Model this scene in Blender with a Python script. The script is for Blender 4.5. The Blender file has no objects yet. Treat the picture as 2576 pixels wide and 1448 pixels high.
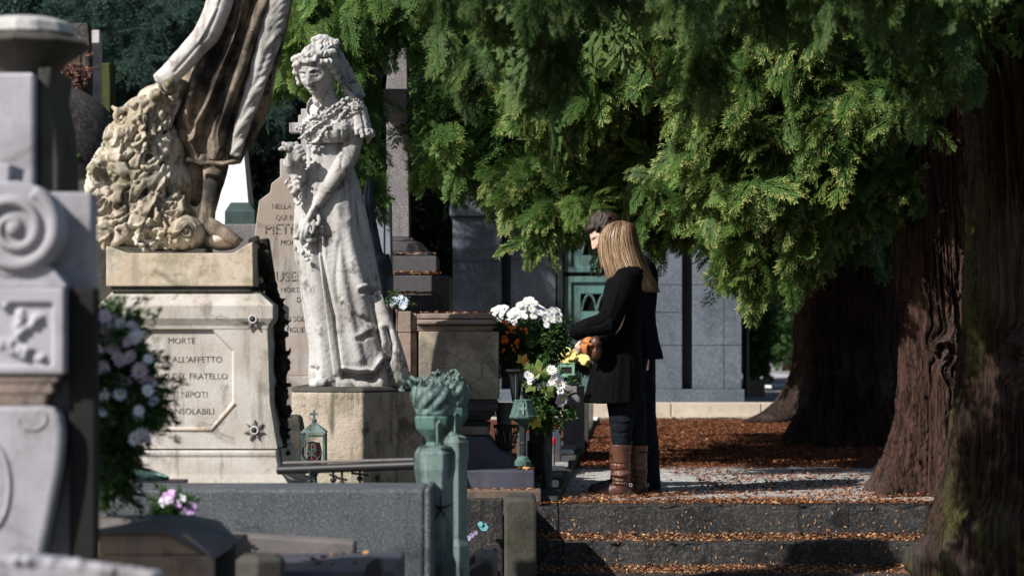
import bpy, bmesh, math, random
import numpy as np
from mathutils import Vector, Matrix

# ------------------------------------------------------------------ camera, world, sun, exposure
SC = bpy.context.scene
COL = SC.collection
F, CX, HY, CZ = 6290.0, 1287.5, 850.0, 0.95      # telephoto view: level camera, horizon lowered with lens shift

def P(X, Y, d):
    return Vector(((X - CX) / F * d, d, CZ + (HY - Y) / F * d))

cam_d = bpy.data.cameras.new("camera")
cam = bpy.data.objects.new("camera", cam_d)
COL.objects.link(cam)
cam.location = (0, 0, CZ)
cam.rotation_euler = (math.radians(90), 0, 0)
cam_d.sensor_width = 36.0
cam_d.lens = 36.0 * F / 2575.0
cam_d.shift_y = (HY - 723.5) / 2575.0
cam_d.clip_start = 0.1
cam_d.clip_end = 600
cam_d.dof.use_dof = True
cam_d.dof.focus_distance = 14.6
cam_d.dof.aperture_fstop = 88.0 / 22.0
SC.camera = cam

SUN = Vector((-0.62, -0.50, 0.61)).normalized()
EL = math.asin(SUN.z)
AZ = math.atan2(SUN.x, SUN.y)
world = bpy.data.worlds.new("World")
SC.world = world
world.use_nodes = True
wn = world.node_tree.nodes
wn.clear()
wo = wn.new("ShaderNodeOutputWorld")
wb = wn.new("ShaderNodeBackground")
ws = wn.new("ShaderNodeTexSky")
ws.sky_type = 'NISHITA'
ws.sun_disc = False
ws.sun_elevation = EL
ws.sun_rotation = AZ
wb.inputs[1].default_value = 0.07
world.node_tree.links.new(ws.outputs[0], wb.inputs[0])
world.node_tree.links.new(wb.outputs[0], wo.inputs[0])
sl = bpy.data.lights.new("sun", 'SUN')
sl.energy = 4.9
sl.angle = math.radians(0.5)
sl.color = (1.0, 0.96, 0.90)
so = bpy.data.objects.new("sun", sl)
COL.objects.link(so)
so.rotation_euler = (-SUN).to_track_quat('-Z', 'Y').to_euler()
so.location = SUN * 50
SC.view_settings.view_transform = 'Standard'
SC.view_settings.look = 'None'
SC.view_settings.gamma = 1.0
SC.view_settings.exposure = 0.5
SC.cycles.max_bounces = 6
SC.cycles.diffuse_bounces = 2
SC.cycles.glossy_bounces = 2
SC.cycles.transparent_max_bounces = 4
SC.cycles.use_denoising = True

R = random.Random(7)
NR = np.random.default_rng(11)

# ------------------------------------------------------------------ numpy noise
def _h(i, j, k, s):
    n = (i * 374761393 + j * 668265263 + k * 2147483647 + s * 974634777) & 0xFFFFFFFF
    n = ((n ^ (n >> 13)) * 1274126177) & 0xFFFFFFFF
    n = (n ^ (n >> 16)) & 0xFFFFFFFF
    return (n & 0xFFFFFF) / float(0xFFFFFF)

def vnoise(p, s=0):
    p = np.asarray(p, dtype=np.float64)
    i = np.floor(p).astype(np.int64)
    f = p - i
    u = f * f * (3 - 2 * f)
    r = 0
    for a in (0, 1):
        wa = u[:, 0] if a else 1 - u[:, 0]
        for b in (0, 1):
            wb_ = u[:, 1] if b else 1 - u[:, 1]
            for c in (0, 1):
                wc = u[:, 2] if c else 1 - u[:, 2]
                r = r + wa * wb_ * wc * _h(i[:, 0] + a, i[:, 1] + b, i[:, 2] + c, s)
    return r

def fbm(p, o=4, s=0):
    p = np.asarray(p, dtype=np.float64)
    r = 0
    a = 0.5
    for k in range(o):
        r = r + a * vnoise(p * (2 ** k) + 17.3 * k, s + k)
        a *= 0.5
    return r / (1 - 0.5 ** o)

def sstep(a, b, x):
    t = np.clip((x - a) / (b - a), 0, 1)
    return t * t * (3 - 2 * t)

# ------------------------------------------------------------------ mesh builder
class MB:
    def __init__(s):
        s.v = []
        s.f = []
    def add(s, vs, fs):
        o = len(s.v)
        s.v += [tuple(v) for v in vs]
        s.f += [tuple(i + o for i in f) for f in fs]
        return s
    def box(s, x0, x1, y0, y1, z0, z1):
        vs = [(x0, y0, z0), (x1, y0, z0), (x1, y1, z0), (x0, y1, z0), (x0, y0, z1), (x1, y0, z1), (x1, y1, z1), (x0, y1, z1)]
        return s.add(vs, [(0, 3, 2, 1), (4, 5, 6, 7), (0, 1, 5, 4), (1, 2, 6, 5), (2, 3, 7, 6), (3, 0, 4, 7)])
    def bxp(s, X0, X1, Y0, Y1, d, dep):           # front face from picture measurements at distance d
        a = P(X0, Y1, d)
        b = P(X1, Y0, d)
        return s.box(a.x, b.x, d, d + dep, a.z, b.z)
    def prism(s, pts, y0, y1):                    # xz outline pushed along y
        n = len(pts)
        vs = [(p[0], y0, p[1]) for p in pts] + [(p[0], y1, p[1]) for p in pts]
        fs = [tuple(range(n)), tuple(range(2 * n - 1, n - 1, -1))]
        fs += [(i + n, (i + 1) % n + n, (i + 1) % n, i) for i in range(n)]
        return s.add(vs, fs)
    def prp(s, pts, d, dep):                      # same, outline measured in the picture
        q = [P(x, y, d) for x, y in pts]
        return s.prism([(p.x, p.z) for p in q], d, d + dep)
    def lathe(s, c, prof, n=32, sq=None):         # prof: (r, z) from bottom to top
        vs = []
        for r, z in prof:
            for k in range(n):
                a = 2 * math.pi * (k + 0.5) / n
                vs.append((c[0] + r * math.cos(a), c[1] + r * math.sin(a), c[2] + z))
        m = len(prof)
        fs = [(j * n + k, j * n + (k + 1) % n, (j + 1) * n + (k + 1) % n, (j + 1) * n + k) for j in range(m - 1) for k in range(n)]
        fs.append(tuple(range(n - 1, -1, -1)))
        fs.append(tuple((m - 1) * n + k for k in range(n)))
        return s.add(vs, fs)
    def sqloft(s, secs):                          # stacked rectangles (x0,x1,y0,y1,z), closed
        vs = []
        for x0, x1, y0, y1, z in secs:
            vs += [(x0, y0, z), (x1, y0, z), (x1, y1, z), (x0, y1, z)]
        m = len(secs)
        fs = [(j * 4 + k, j * 4 + (k + 1) % 4, (j + 1) * 4 + (k + 1) % 4, (j + 1) * 4 + k) for j in range(m - 1) for k in range(4)]
        fs += [(3, 2, 1, 0), tuple((m - 1) * 4 + k for k in range(4))]
        return s.add(vs, fs)
    def tube(s, pts, rad, n=10, flat=1.0, up=(0, 0, 1)):
        pts = [Vector(p) for p in pts]
        if not hasattr(rad, '__len__'):
            rad = [rad] * len(pts)
        m = len(pts)
        vs = []
        ref = Vector(up)
        for i, p in enumerate(pts):
            t = (pts[min(i + 1, m - 1)] - pts[max(i - 1, 0)]).normalized()
            if abs(t.dot(ref)) > 0.95:
                ref = Vector((0, 1, 0)) if abs(t.y) < 0.9 else Vector((1, 0, 0))
            u = (ref - t * ref.dot(t)).normalized()
            w = t.cross(u)
            ref = u
            for k in range(n):
                a = 2 * math.pi * k / n
                vs.append(p + u * (rad[i] * math.cos(a)) + w * (rad[i] * flat * math.sin(a)))
        fs = [(j * n + k, j * n + (k + 1) % n, (j + 1) * n + (k + 1) % n, (j + 1) * n + k) for j in range(m - 1) for k in range(n)]
        fs += [tuple(range(n - 1, -1, -1)), tuple((m - 1) * n + k for k in range(n))]
        return s.add(vs, fs)
    def ell(s, c, r, rot=None, nu=16, nv=10):
        c = Vector(c)
        M = rot or Matrix.Identity(3)
        if not hasattr(r, '__len__'):
            r = (r, r, r)
        vs = [c + M @ Vector((0, 0, -r[2]))]
        for j in range(1, nv):
            b = -math.pi / 2 + math.pi * j / nv
            for k in range(nu):
                a = 2 * math.pi * k / nu
                vs.append(c + M @ Vector((r[0] * math.cos(b) * math.cos(a), r[1] * math.cos(b) * math.sin(a), r[2] * math.sin(b))))
        vs.append(c + M @ Vector((0, 0, r[2])))
        e = len(vs) - 1
        fs = [(0, 1 + (k + 1) % nu, 1 + k) for k in range(nu)]
        for j in range(nv - 2):
            for k in range(nu):
                a = 1 + j * nu
                fs.append((a + k, a + (k + 1) % nu, a + nu + (k + 1) % nu, a + nu + k))
        a = 1 + (nv - 2) * nu
        fs += [(a + k, a + (k + 1) % nu, e) for k in range(nu)]
        return s.add(vs, fs)
    def loft(s, secs, n=48, fn=None):             # secs: (cx, cy, z, rx, ry); fn(theta, t)->radius factor
        vs = []
        m = len(secs)
        for j, (cx, cy, z, rx, ry) in enumerate(secs):
            for k in range(n):
                a = 2 * math.pi * k / n
                q = fn(a, j / (m - 1)) if fn else 1
                vs.append((cx + rx * q * math.cos(a), cy + ry * q * math.sin(a), z))
        fs = [(j * n + k, j * n + (k + 1) % n, (j + 1) * n + (k + 1) % n, (j + 1) * n + k) for j in range(m - 1) for k in range(n)]
        fs += [tuple(range(n - 1, -1, -1)), tuple((m - 1) * n + k for k in range(n))]
        if secs[0][2] > secs[-1][2]:
            fs = [f[::-1] for f in fs]
        return s.add(vs, fs)
    def move(s, M):
        s.v = [tuple(M @ Vector(v)) for v in s.v]
        return s
    def join(s, o):
        return s.add(o.v, o.f)
    def mesh(s, name):
        me = bpy.data.meshes.new(name)
        me.from_pydata(s.v, [], s.f)
        me.update()
        return me

def interp(keys, n):                               # smooth interpolation between key rows
    keys = np.array(keys, float)
    t = np.linspace(0, len(keys) - 1, n)
    i = np.clip(t.astype(int), 0, len(keys) - 2)
    f = (t - i)[:, None]
    p0 = keys[np.clip(i - 1, 0, len(keys) - 1)]
    p1, p2 = keys[i], keys[i + 1]
    p3 = keys[np.clip(i + 2, 0, len(keys) - 1)]
    return 0.5 * (2 * p1 + (p2 - p0) * f + (2 * p0 - 5 * p1 + 4 * p2 - p3) * f ** 2 + (3 * p1 - p0 - 3 * p2 + p3) * f ** 3)

def curve_pts(pts, n):
    return [Vector(r) for r in interp([tuple(p) for p in pts], n)]

def np_mesh(name, V, Q):
    V = np.asarray(V, np.float32).reshape(-1, 3)
    Q = np.asarray(Q, np.int32)
    k = Q.shape[1]
    me = bpy.data.meshes.new(name)
    me.vertices.add(len(V))
    me.vertices.foreach_set("co", V.ravel())
    me.loops.add(Q.size)
    me.loops.foreach_set("vertex_index", Q.ravel())
    me.polygons.add(len(Q))
    me.polygons.foreach_set("loop_start", np.arange(0, Q.size, k, dtype=np.int32))
    me.polygons.foreach_set("loop_total", np.full(len(Q), k, np.int32))
    me.update(calc_edges=True)
    return me

def face_attr(me, name, vals):
    a = me.attributes.new(name, 'FLOAT', 'FACE')
    a.data.foreach_set("value", np.asarray(vals, np.float32))

# ------------------------------------------------------------------ objects
def setp(o, label=None, cat=None, group=None, kind=None):
    for k, v in (("label", label), ("category", cat), ("group", group), ("kind", kind)):
        if v:
            o[k] = v
    return o

def thing(name, label, cat, loc, group=None):
    o = bpy.data.objects.new(name, None)
    COL.objects.link(o)
    o.location = loc
    o.empty_display_size = 0.1
    return setp(o, label, cat, group)

def link_mesh(name, me, mat, parent=None, origin=None, bevel=0, smooth=None, label=None):
    o = bpy.data.objects.new(name, me)
    COL.objects.link(o)
    if mat and not me.materials:
        me.materials.append(mat)
    if parent is not None:
        o.parent = parent
        w = Vector(parent.location)
        pp = parent.parent
        while pp is not None:
            w += Vector(pp.location)
            pp = pp.parent
        me.transform(Matrix.Translation(-w))
    elif origin is not None:
        me.transform(Matrix.Translation(-Vector(origin)))
        o.location = origin
    if smooth is not None:
        me.polygons.foreach_set("use_smooth", [True] * len(me.polygons))
        if smooth < 180:
            me.set_sharp_from_angle(angle=math.radians(smooth))
    if bevel:
        b = o.modifiers.new("bevel", 'BEVEL')
        b.width = bevel
        b.segments = 2
        b.limit_method = 'ANGLE'
        b.angle_limit = math.radians(35)
    if label:
        o["label"] = label
    return o

def part(name, mb, mat, parent, bevel=0, smooth=None, label=None):
    me = mb.mesh(name) if isinstance(mb, MB) else mb
    return link_mesh(name, me, mat, parent, None, bevel, smooth, label)

def solo(name, label, cat, mb, mat, group=None, bevel=0, smooth=None, kind=None):
    me = mb.mesh(name) if isinstance(mb, MB) else mb
    co = np.empty(len(me.vertices) * 3, np.float32)
    me.vertices.foreach_get("co", co)
    co = co.reshape(-1, 3)
    a, b = co.min(0), co.max(0)
    o = link_mesh(name, me, mat, None, (float((a[0] + b[0]) / 2), float((a[1] + b[1]) / 2), float(a[2])), bevel, smooth)
    return setp(o, label, cat, group, kind)

def setting(name, mb, mat, bevel=0, smooth=None):
    me = mb.mesh(name) if isinstance(mb, MB) else mb
    o = link_mesh(name, me, mat, None, (0, 0, 0), bevel, smooth)
    o["kind"] = "structure"
    return o

def copy_thing(o, loc, rz=0.0, scale=1.0, label=None, group=None):
    c = o.copy()
    COL.objects.link(c)
    c.location = loc
    c.rotation_euler = (0, 0, rz)
    c.scale = (scale,) * 3
    if label:
        c["label"] = label
    if group:
        c["group"] = group
    for ch in o.children:
        d = ch.copy()
        COL.objects.link(d)
        d.parent = c
        for g in ch.children:
            e = g.copy()
            COL.objects.link(e)
            e.parent = d
    return c

def fuse(mb, voxel, smooth=2, sm=0.5):             # many closed pieces -> one continuous surface
    me = mb.mesh("tmp")
    o = bpy.data.objects.new("tmp", me)
    COL.objects.link(o)
    m = o.modifiers.new("r", 'REMESH')
    m.mode = 'VOXEL'
    m.voxel_size = voxel
    m.use_smooth_shade = True
    if smooth:
        s_ = o.modifiers.new("s", 'SMOOTH')
        s_.factor = sm
        s_.iterations = smooth
    dg = bpy.context.evaluated_depsgraph_get()
    res = bpy.data.meshes.new_from_object(o.evaluated_get(dg), depsgraph=dg)
    bpy.data.objects.remove(o)
    bpy.data.meshes.remove(me)
    return res

def get_v(me):
    n = len(me.vertices)
    V = np.empty(n * 3, np.float32)
    me.vertices.foreach_get("co", V)
    N = np.empty(n * 3, np.float32)
    me.vertex_normals.foreach_get("vector", N)
    return V.reshape(-1, 3).astype(np.float64), N.reshape(-1, 3).astype(np.float64)

def set_v(me, V):
    me.vertices.foreach_set("co", np.asarray(V, np.float32).ravel())
    me.update()

def carve(me, strokes, front=True):                # chisel strokes: (points, width, depth) in picture measure, on faces turned to the front
    V, N = get_v(me)
    X = CX + V[:, 0] / V[:, 1] * F
    Y = HY - (V[:, 2] - CZ) / V[:, 1] * F
    w = np.clip(-N[:, 1] * 1.6 + 0.1, 0, 1) if front else 1.0
    D = np.zeros(len(V))
    for pts, wd, amp in strokes:
        pts = np.array(pts, float)
        x0, y0 = pts.min(0) - 3 * wd
        x1, y1 = pts.max(0) + 3 * wd
        m = np.where((X > x0) & (X < x1) & (Y > y0) & (Y < y1))[0]
        if not len(m):
            continue
        q = np.stack([X[m], Y[m]], 1)
        best = np.full(len(m), 1e9)
        for a, b in zip(pts[:-1], pts[1:]):
            ab = b - a
            t = np.clip(((q - a) @ ab) / max(ab @ ab, 1e-9), 0, 1)
            best = np.minimum(best, np.linalg.norm(q - (a + t[:, None] * ab), axis=1))
        if len(pts) == 1:
            best = np.linalg.norm(q - pts[0], axis=1)
        D[m] += amp * np.exp(-(best / wd) ** 2)
    V += N * (D * w)[:, None]
    set_v(me, V)

def rough(me, amp, sc, seed=0, o=4):
    V, N = get_v(me)
    V += N * (amp * (fbm(V * sc, o, seed) - 0.5) * 2)[:, None]
    set_v(me, V)

def text_mb(txt, size, loc, ext=0.002, align='CENTER', sx=1.0):
    c = bpy.data.curves.new("t", 'FONT')
    c.body = txt
    c.size = size
    c.extrude = ext
    c.align_x = align
    c.align_y = 'CENTER'
    c.resolution_u = 3
    o = bpy.data.objects.new("t", c)
    COL.objects.link(o)
    dg = bpy.context.evaluated_depsgraph_get()
    dg.update()
    me = bpy.data.meshes.new_from_object(o.evaluated_get(dg), depsgraph=dg)
    M = Matrix.Translation(loc) @ Matrix.Rotation(math.radians(90), 4, 'X') @ Matrix.Scale(sx, 4, (1, 0, 0))
    mb = MB()
    mb.add([M @ v.co for v in me.vertices], [tuple(p.vertices) for p in me.polygons])
    bpy.data.objects.remove(o)
    bpy.data.curves.remove(c)
    bpy.data.meshes.remove(me)
    return mb

# ------------------------------------------------------------------ materials
class Mat:
    def __init__(s, name, rough=0.8, spec=0.3):
        s.m = bpy.data.materials.new(name)
        s.m.use_nodes = True
        s.n = s.m.node_tree.nodes
        s.l = s.m.node_tree.links
        s.b = s.n["Principled BSDF"]
        s.b.inputs["Roughness"].default_value = rough
        s.b.inputs["Specular IOR Level"].default_value = spec
        s.pos = s.n.new("ShaderNodeNewGeometry").outputs["Position"]
    def lk(s, a, b):
        s.l.new(a, b)
    def mapping(s, sc, rot=(0, 0, 0), src=None):
        m = s.n.new("ShaderNodeMapping")
        m.inputs["Scale"].default_value = sc
        m.inputs["Rotation"].default_value = rot
        s.lk(src or s.pos, m.inputs[0])
        return m.outputs[0]
    def noise(s, sc, det=4, ro=0.55, vec=None, dist=0.0):
        t = s.n.new("ShaderNodeTexNoise")
        t.inputs["Scale"].default_value = sc
        t.inputs["Detail"].default_value = det
        t.inputs["Roughness"].default_value = ro
        t.inputs["Distortion"].default_value = dist
        s.lk(vec or s.pos, t.inputs["Vector"])
        return t.outputs[0]
    def voro(s, sc, vec=None, out="Distance", feat='F1'):
        t = s.n.new("ShaderNodeTexVoronoi")
        t.feature = feat
        t.inputs["Scale"].default_value = sc
        s.lk(vec or s.pos, t.inputs["Vector"])
        return t.outputs[out]
    def ramp(s, fac, a, b, lo=0.0, hi=1.0):
        m = s.n.new("ShaderNodeMapRange")
        m.interpolation_type = 'SMOOTHSTEP'
        m.inputs["From Min"].default_value = a
        m.inputs["From Max"].default_value = b
        m.inputs["To Min"].default_value = lo
        m.inputs["To Max"].default_value = hi
        s.lk(fac, m.inputs["Value"])
        return m.outputs[0]
    def mix(s, fac, a, b, mode='MIX'):
        m = s.n.new("ShaderNodeMix")
        m.data_type = 'RGBA'
        m.blend_type = mode
        for v, k in ((fac, 0), (a, 6), (b, 7)):
            if isinstance(v, (int, float)):
                m.inputs[k].default_value = v
            elif isinstance(v, tuple):
                m.inputs[k].default_value = v if len(v) == 4 else v + (1,)
            else:
                s.lk(v, m.inputs[k])
        return m.outputs[2]
    def math(s, op, a, b=0.5):
        m = s.n.new("ShaderNodeMath")
        m.operation = op
        for v, k in ((a, 0), (b, 1)):
            if isinstance(v, (int, float)):
                m.inputs[k].default_value = v
            else:
                s.lk(v, m.inputs[k])
        return m.outputs[0]
    def attr(s, name):
        a = s.n.new("ShaderNodeAttribute")
        a.attribute_name = name
        return a.outputs["Fac"]
    def color(s, c):
        if isinstance(c, tuple):
            s.b.inputs["Base Color"].default_value = c + (1,)
        else:
            s.lk(c, s.b.inputs["Base Color"])
        return s
    def bump(s, h, st=0.4, dist=0.01):
        b = s.n.new("ShaderNodeBump")
        b.inputs["Strength"].default_value = st
        b.inputs["Distance"].default_value = dist
        s.lk(h, b.inputs["Height"])
        s.lk(b.outputs[0], s.b.inputs["Normal"])
        return s
    def rgh(s, v):
        s.lk(v, s.b.inputs["Roughness"])
        return s

def stone(name, c1, c2, dark, damt=0.5, sc=3.0, streak=0.5, speck=0.0, speck_sc=160, speck_c=(0.6, 0.6, 0.62), bump=0.35, rough_=0.8,
          moss=None, mamt=0.5, spec=0.25, bsc=45, blot=6):
    m = Mat(name, rough_, spec)
    c = m.mix(m.ramp(m.noise(sc, 5), 0.35, 0.65), c1, c2)
    if speck:
        n = m.noise(speck_sc, 2, 0.6)
        c = m.mix(m.ramp(n, 0.5, 0.62, 0, speck), c, speck_c)
        c = m.mix(m.ramp(n, 0.46, 0.34, 0, speck), c, tuple(0.25 * x for x in c1))
    if streak:
        v = m.mapping((9, 9, 1.1))
        c = m.mix(m.ramp(m.noise(1.6, 6, 0.65, v), 0.50, 0.72, 0, streak), c, dark)
    if damt:
        c = m.mix(m.ramp(m.noise(blot, 7, 0.7, None, 0.6), 0.53 , 0.66, 0, damt), c, dark)
        c = m.mix(m.ramp(m.noise(70, 3, 0.7), 0.62, 0.72, 0, damt * 0.8), c, dark)
    if moss:
        c = m.mix(m.ramp(m.noise(4.3, 6, 0.7), 0.5, 0.66, 0, mamt), c, moss)
    m.color(c)
    h = m.math('ADD', m.noise(bsc, 6, 0.7), m.math('MULTIPLY', m.noise(bsc * 6, 2), 0.35))
    m.bump(h, bump, 0.012)
    return m.m

marble = stone("weathered_marble", (0.47, 0.46, 0.45), (0.36, 0.34, 0.32), (0.055, 0.05, 0.047), 0.8, 4, 0.8, bump=0.15, blot=7)
marble_w = stone("warm_weathered_marble", (0.58, 0.53, 0.45), (0.42, 0.35, 0.27), (0.035, 0.032, 0.022), 0.85, 5, 0.8, bump=0.4, moss=(0.13, 0.115, 0.04), mamt=0.7, blot=9)
marble_drape = stone("sooty_marble", (0.018, 0.016, 0.016), (0.33, 0.26, 0.19), (0.006, 0.006, 0.006), 0.95, 5, 0.98, bump=0.3, blot=5)
marble_clean = stone("washed_marble", (0.60, 0.58, 0.56), (0.46, 0.43, 0.41), (0.10, 0.085, 0.08), 0.6, 6, 0.45, bump=0.25)
block_warm = stone("stained_limestone_block", (0.58, 0.50, 0.41), (0.50, 0.40, 0.29), (0.09, 0.08, 0.06), 0.6, 5, 0.35, bump=0.3, moss=(0.17, 0.16, 0.08), mamt=0.55)
inscr_stone = stone("pale_inscription_marble", (0.52, 0.485, 0.45), (0.43, 0.385, 0.34), (0.10, 0.088, 0.07), 0.55, 5, 0.7, bump=0.3, moss=(0.25, 0.22, 0.15), mamt=0.3)
rough_conc = stone("rough_cast_stone", (0.42, 0.36, 0.29), (0.33, 0.27, 0.21), (0.05, 0.045, 0.035), 0.75, 3, 0.8, bump=1.0, moss=(0.12, 0.12, 0.07), mamt=0.5, bsc=22)
head_stone = stone("old_headstone", (0.36, 0.335, 0.31), (0.30, 0.245, 0.20), (0.09, 0.08, 0.07), 0.4, 4, 0.6, bump=0.3)
granite_l = stone("pinkish_granite", (0.20, 0.185, 0.185), (0.15, 0.14, 0.145), (0.05, 0.048, 0.05), 0.25, 3, 0.35, speck=0.45, speck_sc=130, speck_c=(0.42, 0.4, 0.42), bump=0.2)
granite_d = stone("dark_plinth_granite", (0.085, 0.08, 0.085), (0.06, 0.058, 0.064), (0.025, 0.025, 0.03), 0.3, 3, 0.3, speck=0.25, speck_sc=150, speck_c=(0.2, 0.19, 0.2), bump=0.2, rough_=0.6)
granite_s = stone("speckled_slab_granite", (0.085, 0.092, 0.10), (0.06, 0.066, 0.074), (0.02, 0.02, 0.024), 0.5, 2.5, 0.5, speck=0.42, speck_sc=115, speck_c=(0.20, 0.22, 0.23), bump=0.15, rough_=0.6)
granite_b = stone("blue_grey_mausoleum_granite", (0.125, 0.15, 0.185), (0.075, 0.093, 0.118), (0.045, 0.055, 0.07), 0.35, 1.2, 0.25, speck=0.22, speck_sc=34, speck_c=(0.26, 0.29, 0.33), bump=0.15, blot=2.0)
bluish_slab = stone("bluish_polished_slab", (0.22, 0.24, 0.30), (0.18, 0.20, 0.26), (0.03, 0.035, 0.04), 0.2, 2, 0.1, speck=0.3, speck_c=(0.4, 0.42, 0.5), rough_=0.5)
slate = stone("blue_slate", (0.065, 0.07, 0.10), (0.05, 0.05, 0.07), (0.02, 0.02, 0.025), 0.3, 3, 0.35, bump=0.15, rough_=0.5, moss=(0.16, 0.13, 0.08), mamt=0.4)
kerb_st = stone("pale_kerb_stone", (0.52, 0.47, 0.39), (0.44, 0.38, 0.31), (0.2, 0.17, 0.14), 0.3, 2, 0.1, bump=0.15)
dark_stone = stone("dark_mossy_stone", (0.075, 0.07, 0.06), (0.05, 0.047, 0.04), (0.015, 0.015, 0.014), 0.5, 6, 0.3, bump=0.7, moss=(0.06, 0.065, 0.03), mamt=0.5)
step_st = stone("worn_dark_step_stone", (0.060, 0.058, 0.056), (0.024, 0.023, 0.023), (0.008, 0.008, 0.008), 0.8, 1.7, 0.75, speck=0.35, speck_sc=60, speck_c=(0.16, 0.155, 0.15), bump=0.9)
roof_st = stone("lichened_roof_stone", (0.06, 0.053, 0.048), (0.04, 0.036, 0.034), (0.015, 0.014, 0.014), 0.5, 4, 0.2, speck=0.4, speck_sc=30, speck_c=(0.17, 0.16, 0.14), bump=0.6)
brown_st = stone("brown_tomb_stone", (0.48, 0.33, 0.23), (0.38, 0.30, 0.25), (0.07, 0.055, 0.045), 0.5, 4, 0.3, bump=0.3)
grey_slab = stone("dull_grey_slab", (0.17, 0.15, 0.14), (0.13, 0.12, 0.12), (0.05, 0.045, 0.045), 0.4, 4, 0.2, bump=0.25)
lav_marble = stone("shade_toned_marble", (0.38, 0.37, 0.41), (0.29, 0.28, 0.30), (0.11, 0.095, 0.09), 0.5, 5, 0.25, bump=0.25)  # white marble coloured dimmer and cooler to stand for sky-lit shade
white_gran = stone("bright_white_marble", (0.85, 0.85, 0.84), (0.8, 0.8, 0.79), (0.5, 0.5, 0.48), 0.15, 2, 0.05, bump=0.05)
green_st = stone("green_slate_block", (0.035, 0.06, 0.06), (0.05, 0.08, 0.075), (0.02, 0.022, 0.025), 0.3, 5, 0.5, bump=0.3, rough_=0.6)

def sarco():
    m = Mat("veined_sarcophagus_marble", 0.7, 0.3)
    c = m.mix(m.ramp(m.noise(3.5, 6, 0.65, None, 1.2), 0.38, 0.62), (0.20, 0.17, 0.135), (0.40, 0.34, 0.255))
    c = m.mix(m.ramp(m.noise(7, 6, 0.7, None, 1.0), 0.58, 0.7, 0, 0.6), c, (0.42, 0.41, 0.40))
    v = m.voro(8, m.mapping((1, 1, 1.3)), "Distance", 'DISTANCE_TO_EDGE')
    n = m.noise(6, 4)
    c = m.mix(m.math('MULTIPLY', m.ramp(v, 0.02, 0.0), m.ramp(n, 0.4, 0.6)), c, (0.04, 0.035, 0.03))
    c = m.mix(m.ramp(m.noise(26, 5, 0.7), 0.58, 0.7, 0, 0.6), c, (0.06, 0.055, 0.05))
    m.color(c).bump(m.noise(50, 5, 0.7), 0.25, 0.01)
    return m.m
sarco_m = sarco()
sarco_c = stone("sarcophagus_cornice_stone", (0.31, 0.23, 0.19), (0.22, 0.175, 0.155), (0.04, 0.035, 0.035), 0.6, 6, 0.6, bump=0.5)

def patina(name, a=(0.10, 0.27, 0.23), b=(0.03, 0.06, 0.055), t=0.5, rough_=0.65, sc=9):
    m = Mat(name, rough_, 0.4)
    v = m.mapping((2.2, 2.2, 0.7))
    c = m.mix(m.ramp(m.noise(sc, 6, 0.7, v), t - 0.12, t + 0.12), a, b)
    c = m.mix(m.ramp(m.noise(sc * 5, 4, 0.7), 0.6, 0.72, 0, 0.7), c, (0.03, 0.03, 0.025))
    m.color(c).bump(m.noise(60, 5, 0.7), 0.3, 0.006)
    return m.m
pat_light = patina("pale_green_patina", (0.16, 0.225, 0.208), (0.028, 0.044, 0.042), 0.50, .65, 3.2)  # green patina; its large dark patches also stand in for shadow on the posts
pat_mid = patina("green_bronze_patina", (0.085, 0.17, 0.145), (0.025, 0.05, 0.045), 0.5)
pat_dark = patina("blackened_bronze", (0.035, 0.075, 0.066), (0.012, 0.015, 0.015), 0.38, 0.45)
pat_door = patina("door_bronze_patina", (0.09, 0.20, 0.185), (0.06, 0.10, 0.10), 0.5, 0.55, 2.6)
pat_lantern = patina("mint_green_patina", (0.22, 0.42, 0.30), (0.12, 0.25, 0.19), 0.58, 0.7, 12)
blk = Mat("black_bronze", 0.38, 0.6).color((0.012, 0.012, 0.013)).m
darkhole = Mat("unlit_interior", 0.9, 0.1).color((0.004, 0.004, 0.005)).m

def bronze_blue():
    m = Mat("polished_dark_bronze", 0.3, 0.6)
    m.b.inputs["Metallic"].default_value = 0.35
    m.color(m.mix(m.ramp(m.noise(9, 5), 0.4, 0.65), (0.035, 0.045, 0.075), (0.07, 0.085, 0.125)))
    m.bump(m.noise(25, 4), 0.15, 0.01)
    return m.m
bronze_b = bronze_blue()
engr = Mat("engraved_letters", 0.9, 0.1)
engr.color(engr.mix(engr.ramp(engr.noise(45, 4, 0.7), 0.45, 0.62), (0.075, 0.066, 0.058), (0.30, 0.265, 0.23)))
engr = engr.m
engr2 = Mat("leaded_letters", 0.8, 0.2).color((0.11, 0.095, 0.085)).m
iron = Mat("black_iron", 0.5, 0.4).color((0.012, 0.012, 0.013)).m

def bark(name, a, b, c_, moss=0.0):
    m = Mat(name, 0.85, 0.2)
    v = m.mapping((1, 1, 0.07))
    n1 = m.noise(34, 6, 0.65, v, 0.8)
    n2 = m.noise(90, 4, 0.7, m.mapping((1, 1, 0.05)))
    c = m.mix(m.ramp(n1, 0.36, 0.62), a, b)
    c = m.mix(m.ramp(n2, 0.52, 0.68, 0, 0.75), c, c_)
    c = m.mix(m.ramp(m.noise(2.2, 4, 0.6, m.mapping((1, 1, 0.5))), 0.48, 0.68, 0, 0.5), c, (0.13, 0.108, 0.096))
    if moss:
        f = m.math('MULTIPLY', m.ramp(m.noise(3.2, 6, 0.7, m.mapping((1, 1, 0.45))), 0.46, 0.6), moss)
        f = m.math('MULTIPLY', f, m.ramp(m.noise(60, 4, 0.8), 0.35, 0.6))
        c = m.mix(m.math('MULTIPLY', f, m.attr("moss")), c, (0.075, 0.10, 0.012))
    m.color(c)
    m.bump(m.math('ADD', n1, m.math('MULTIPLY', n2, 0.6)), 1.0, 0.035)
    return m.m
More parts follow.
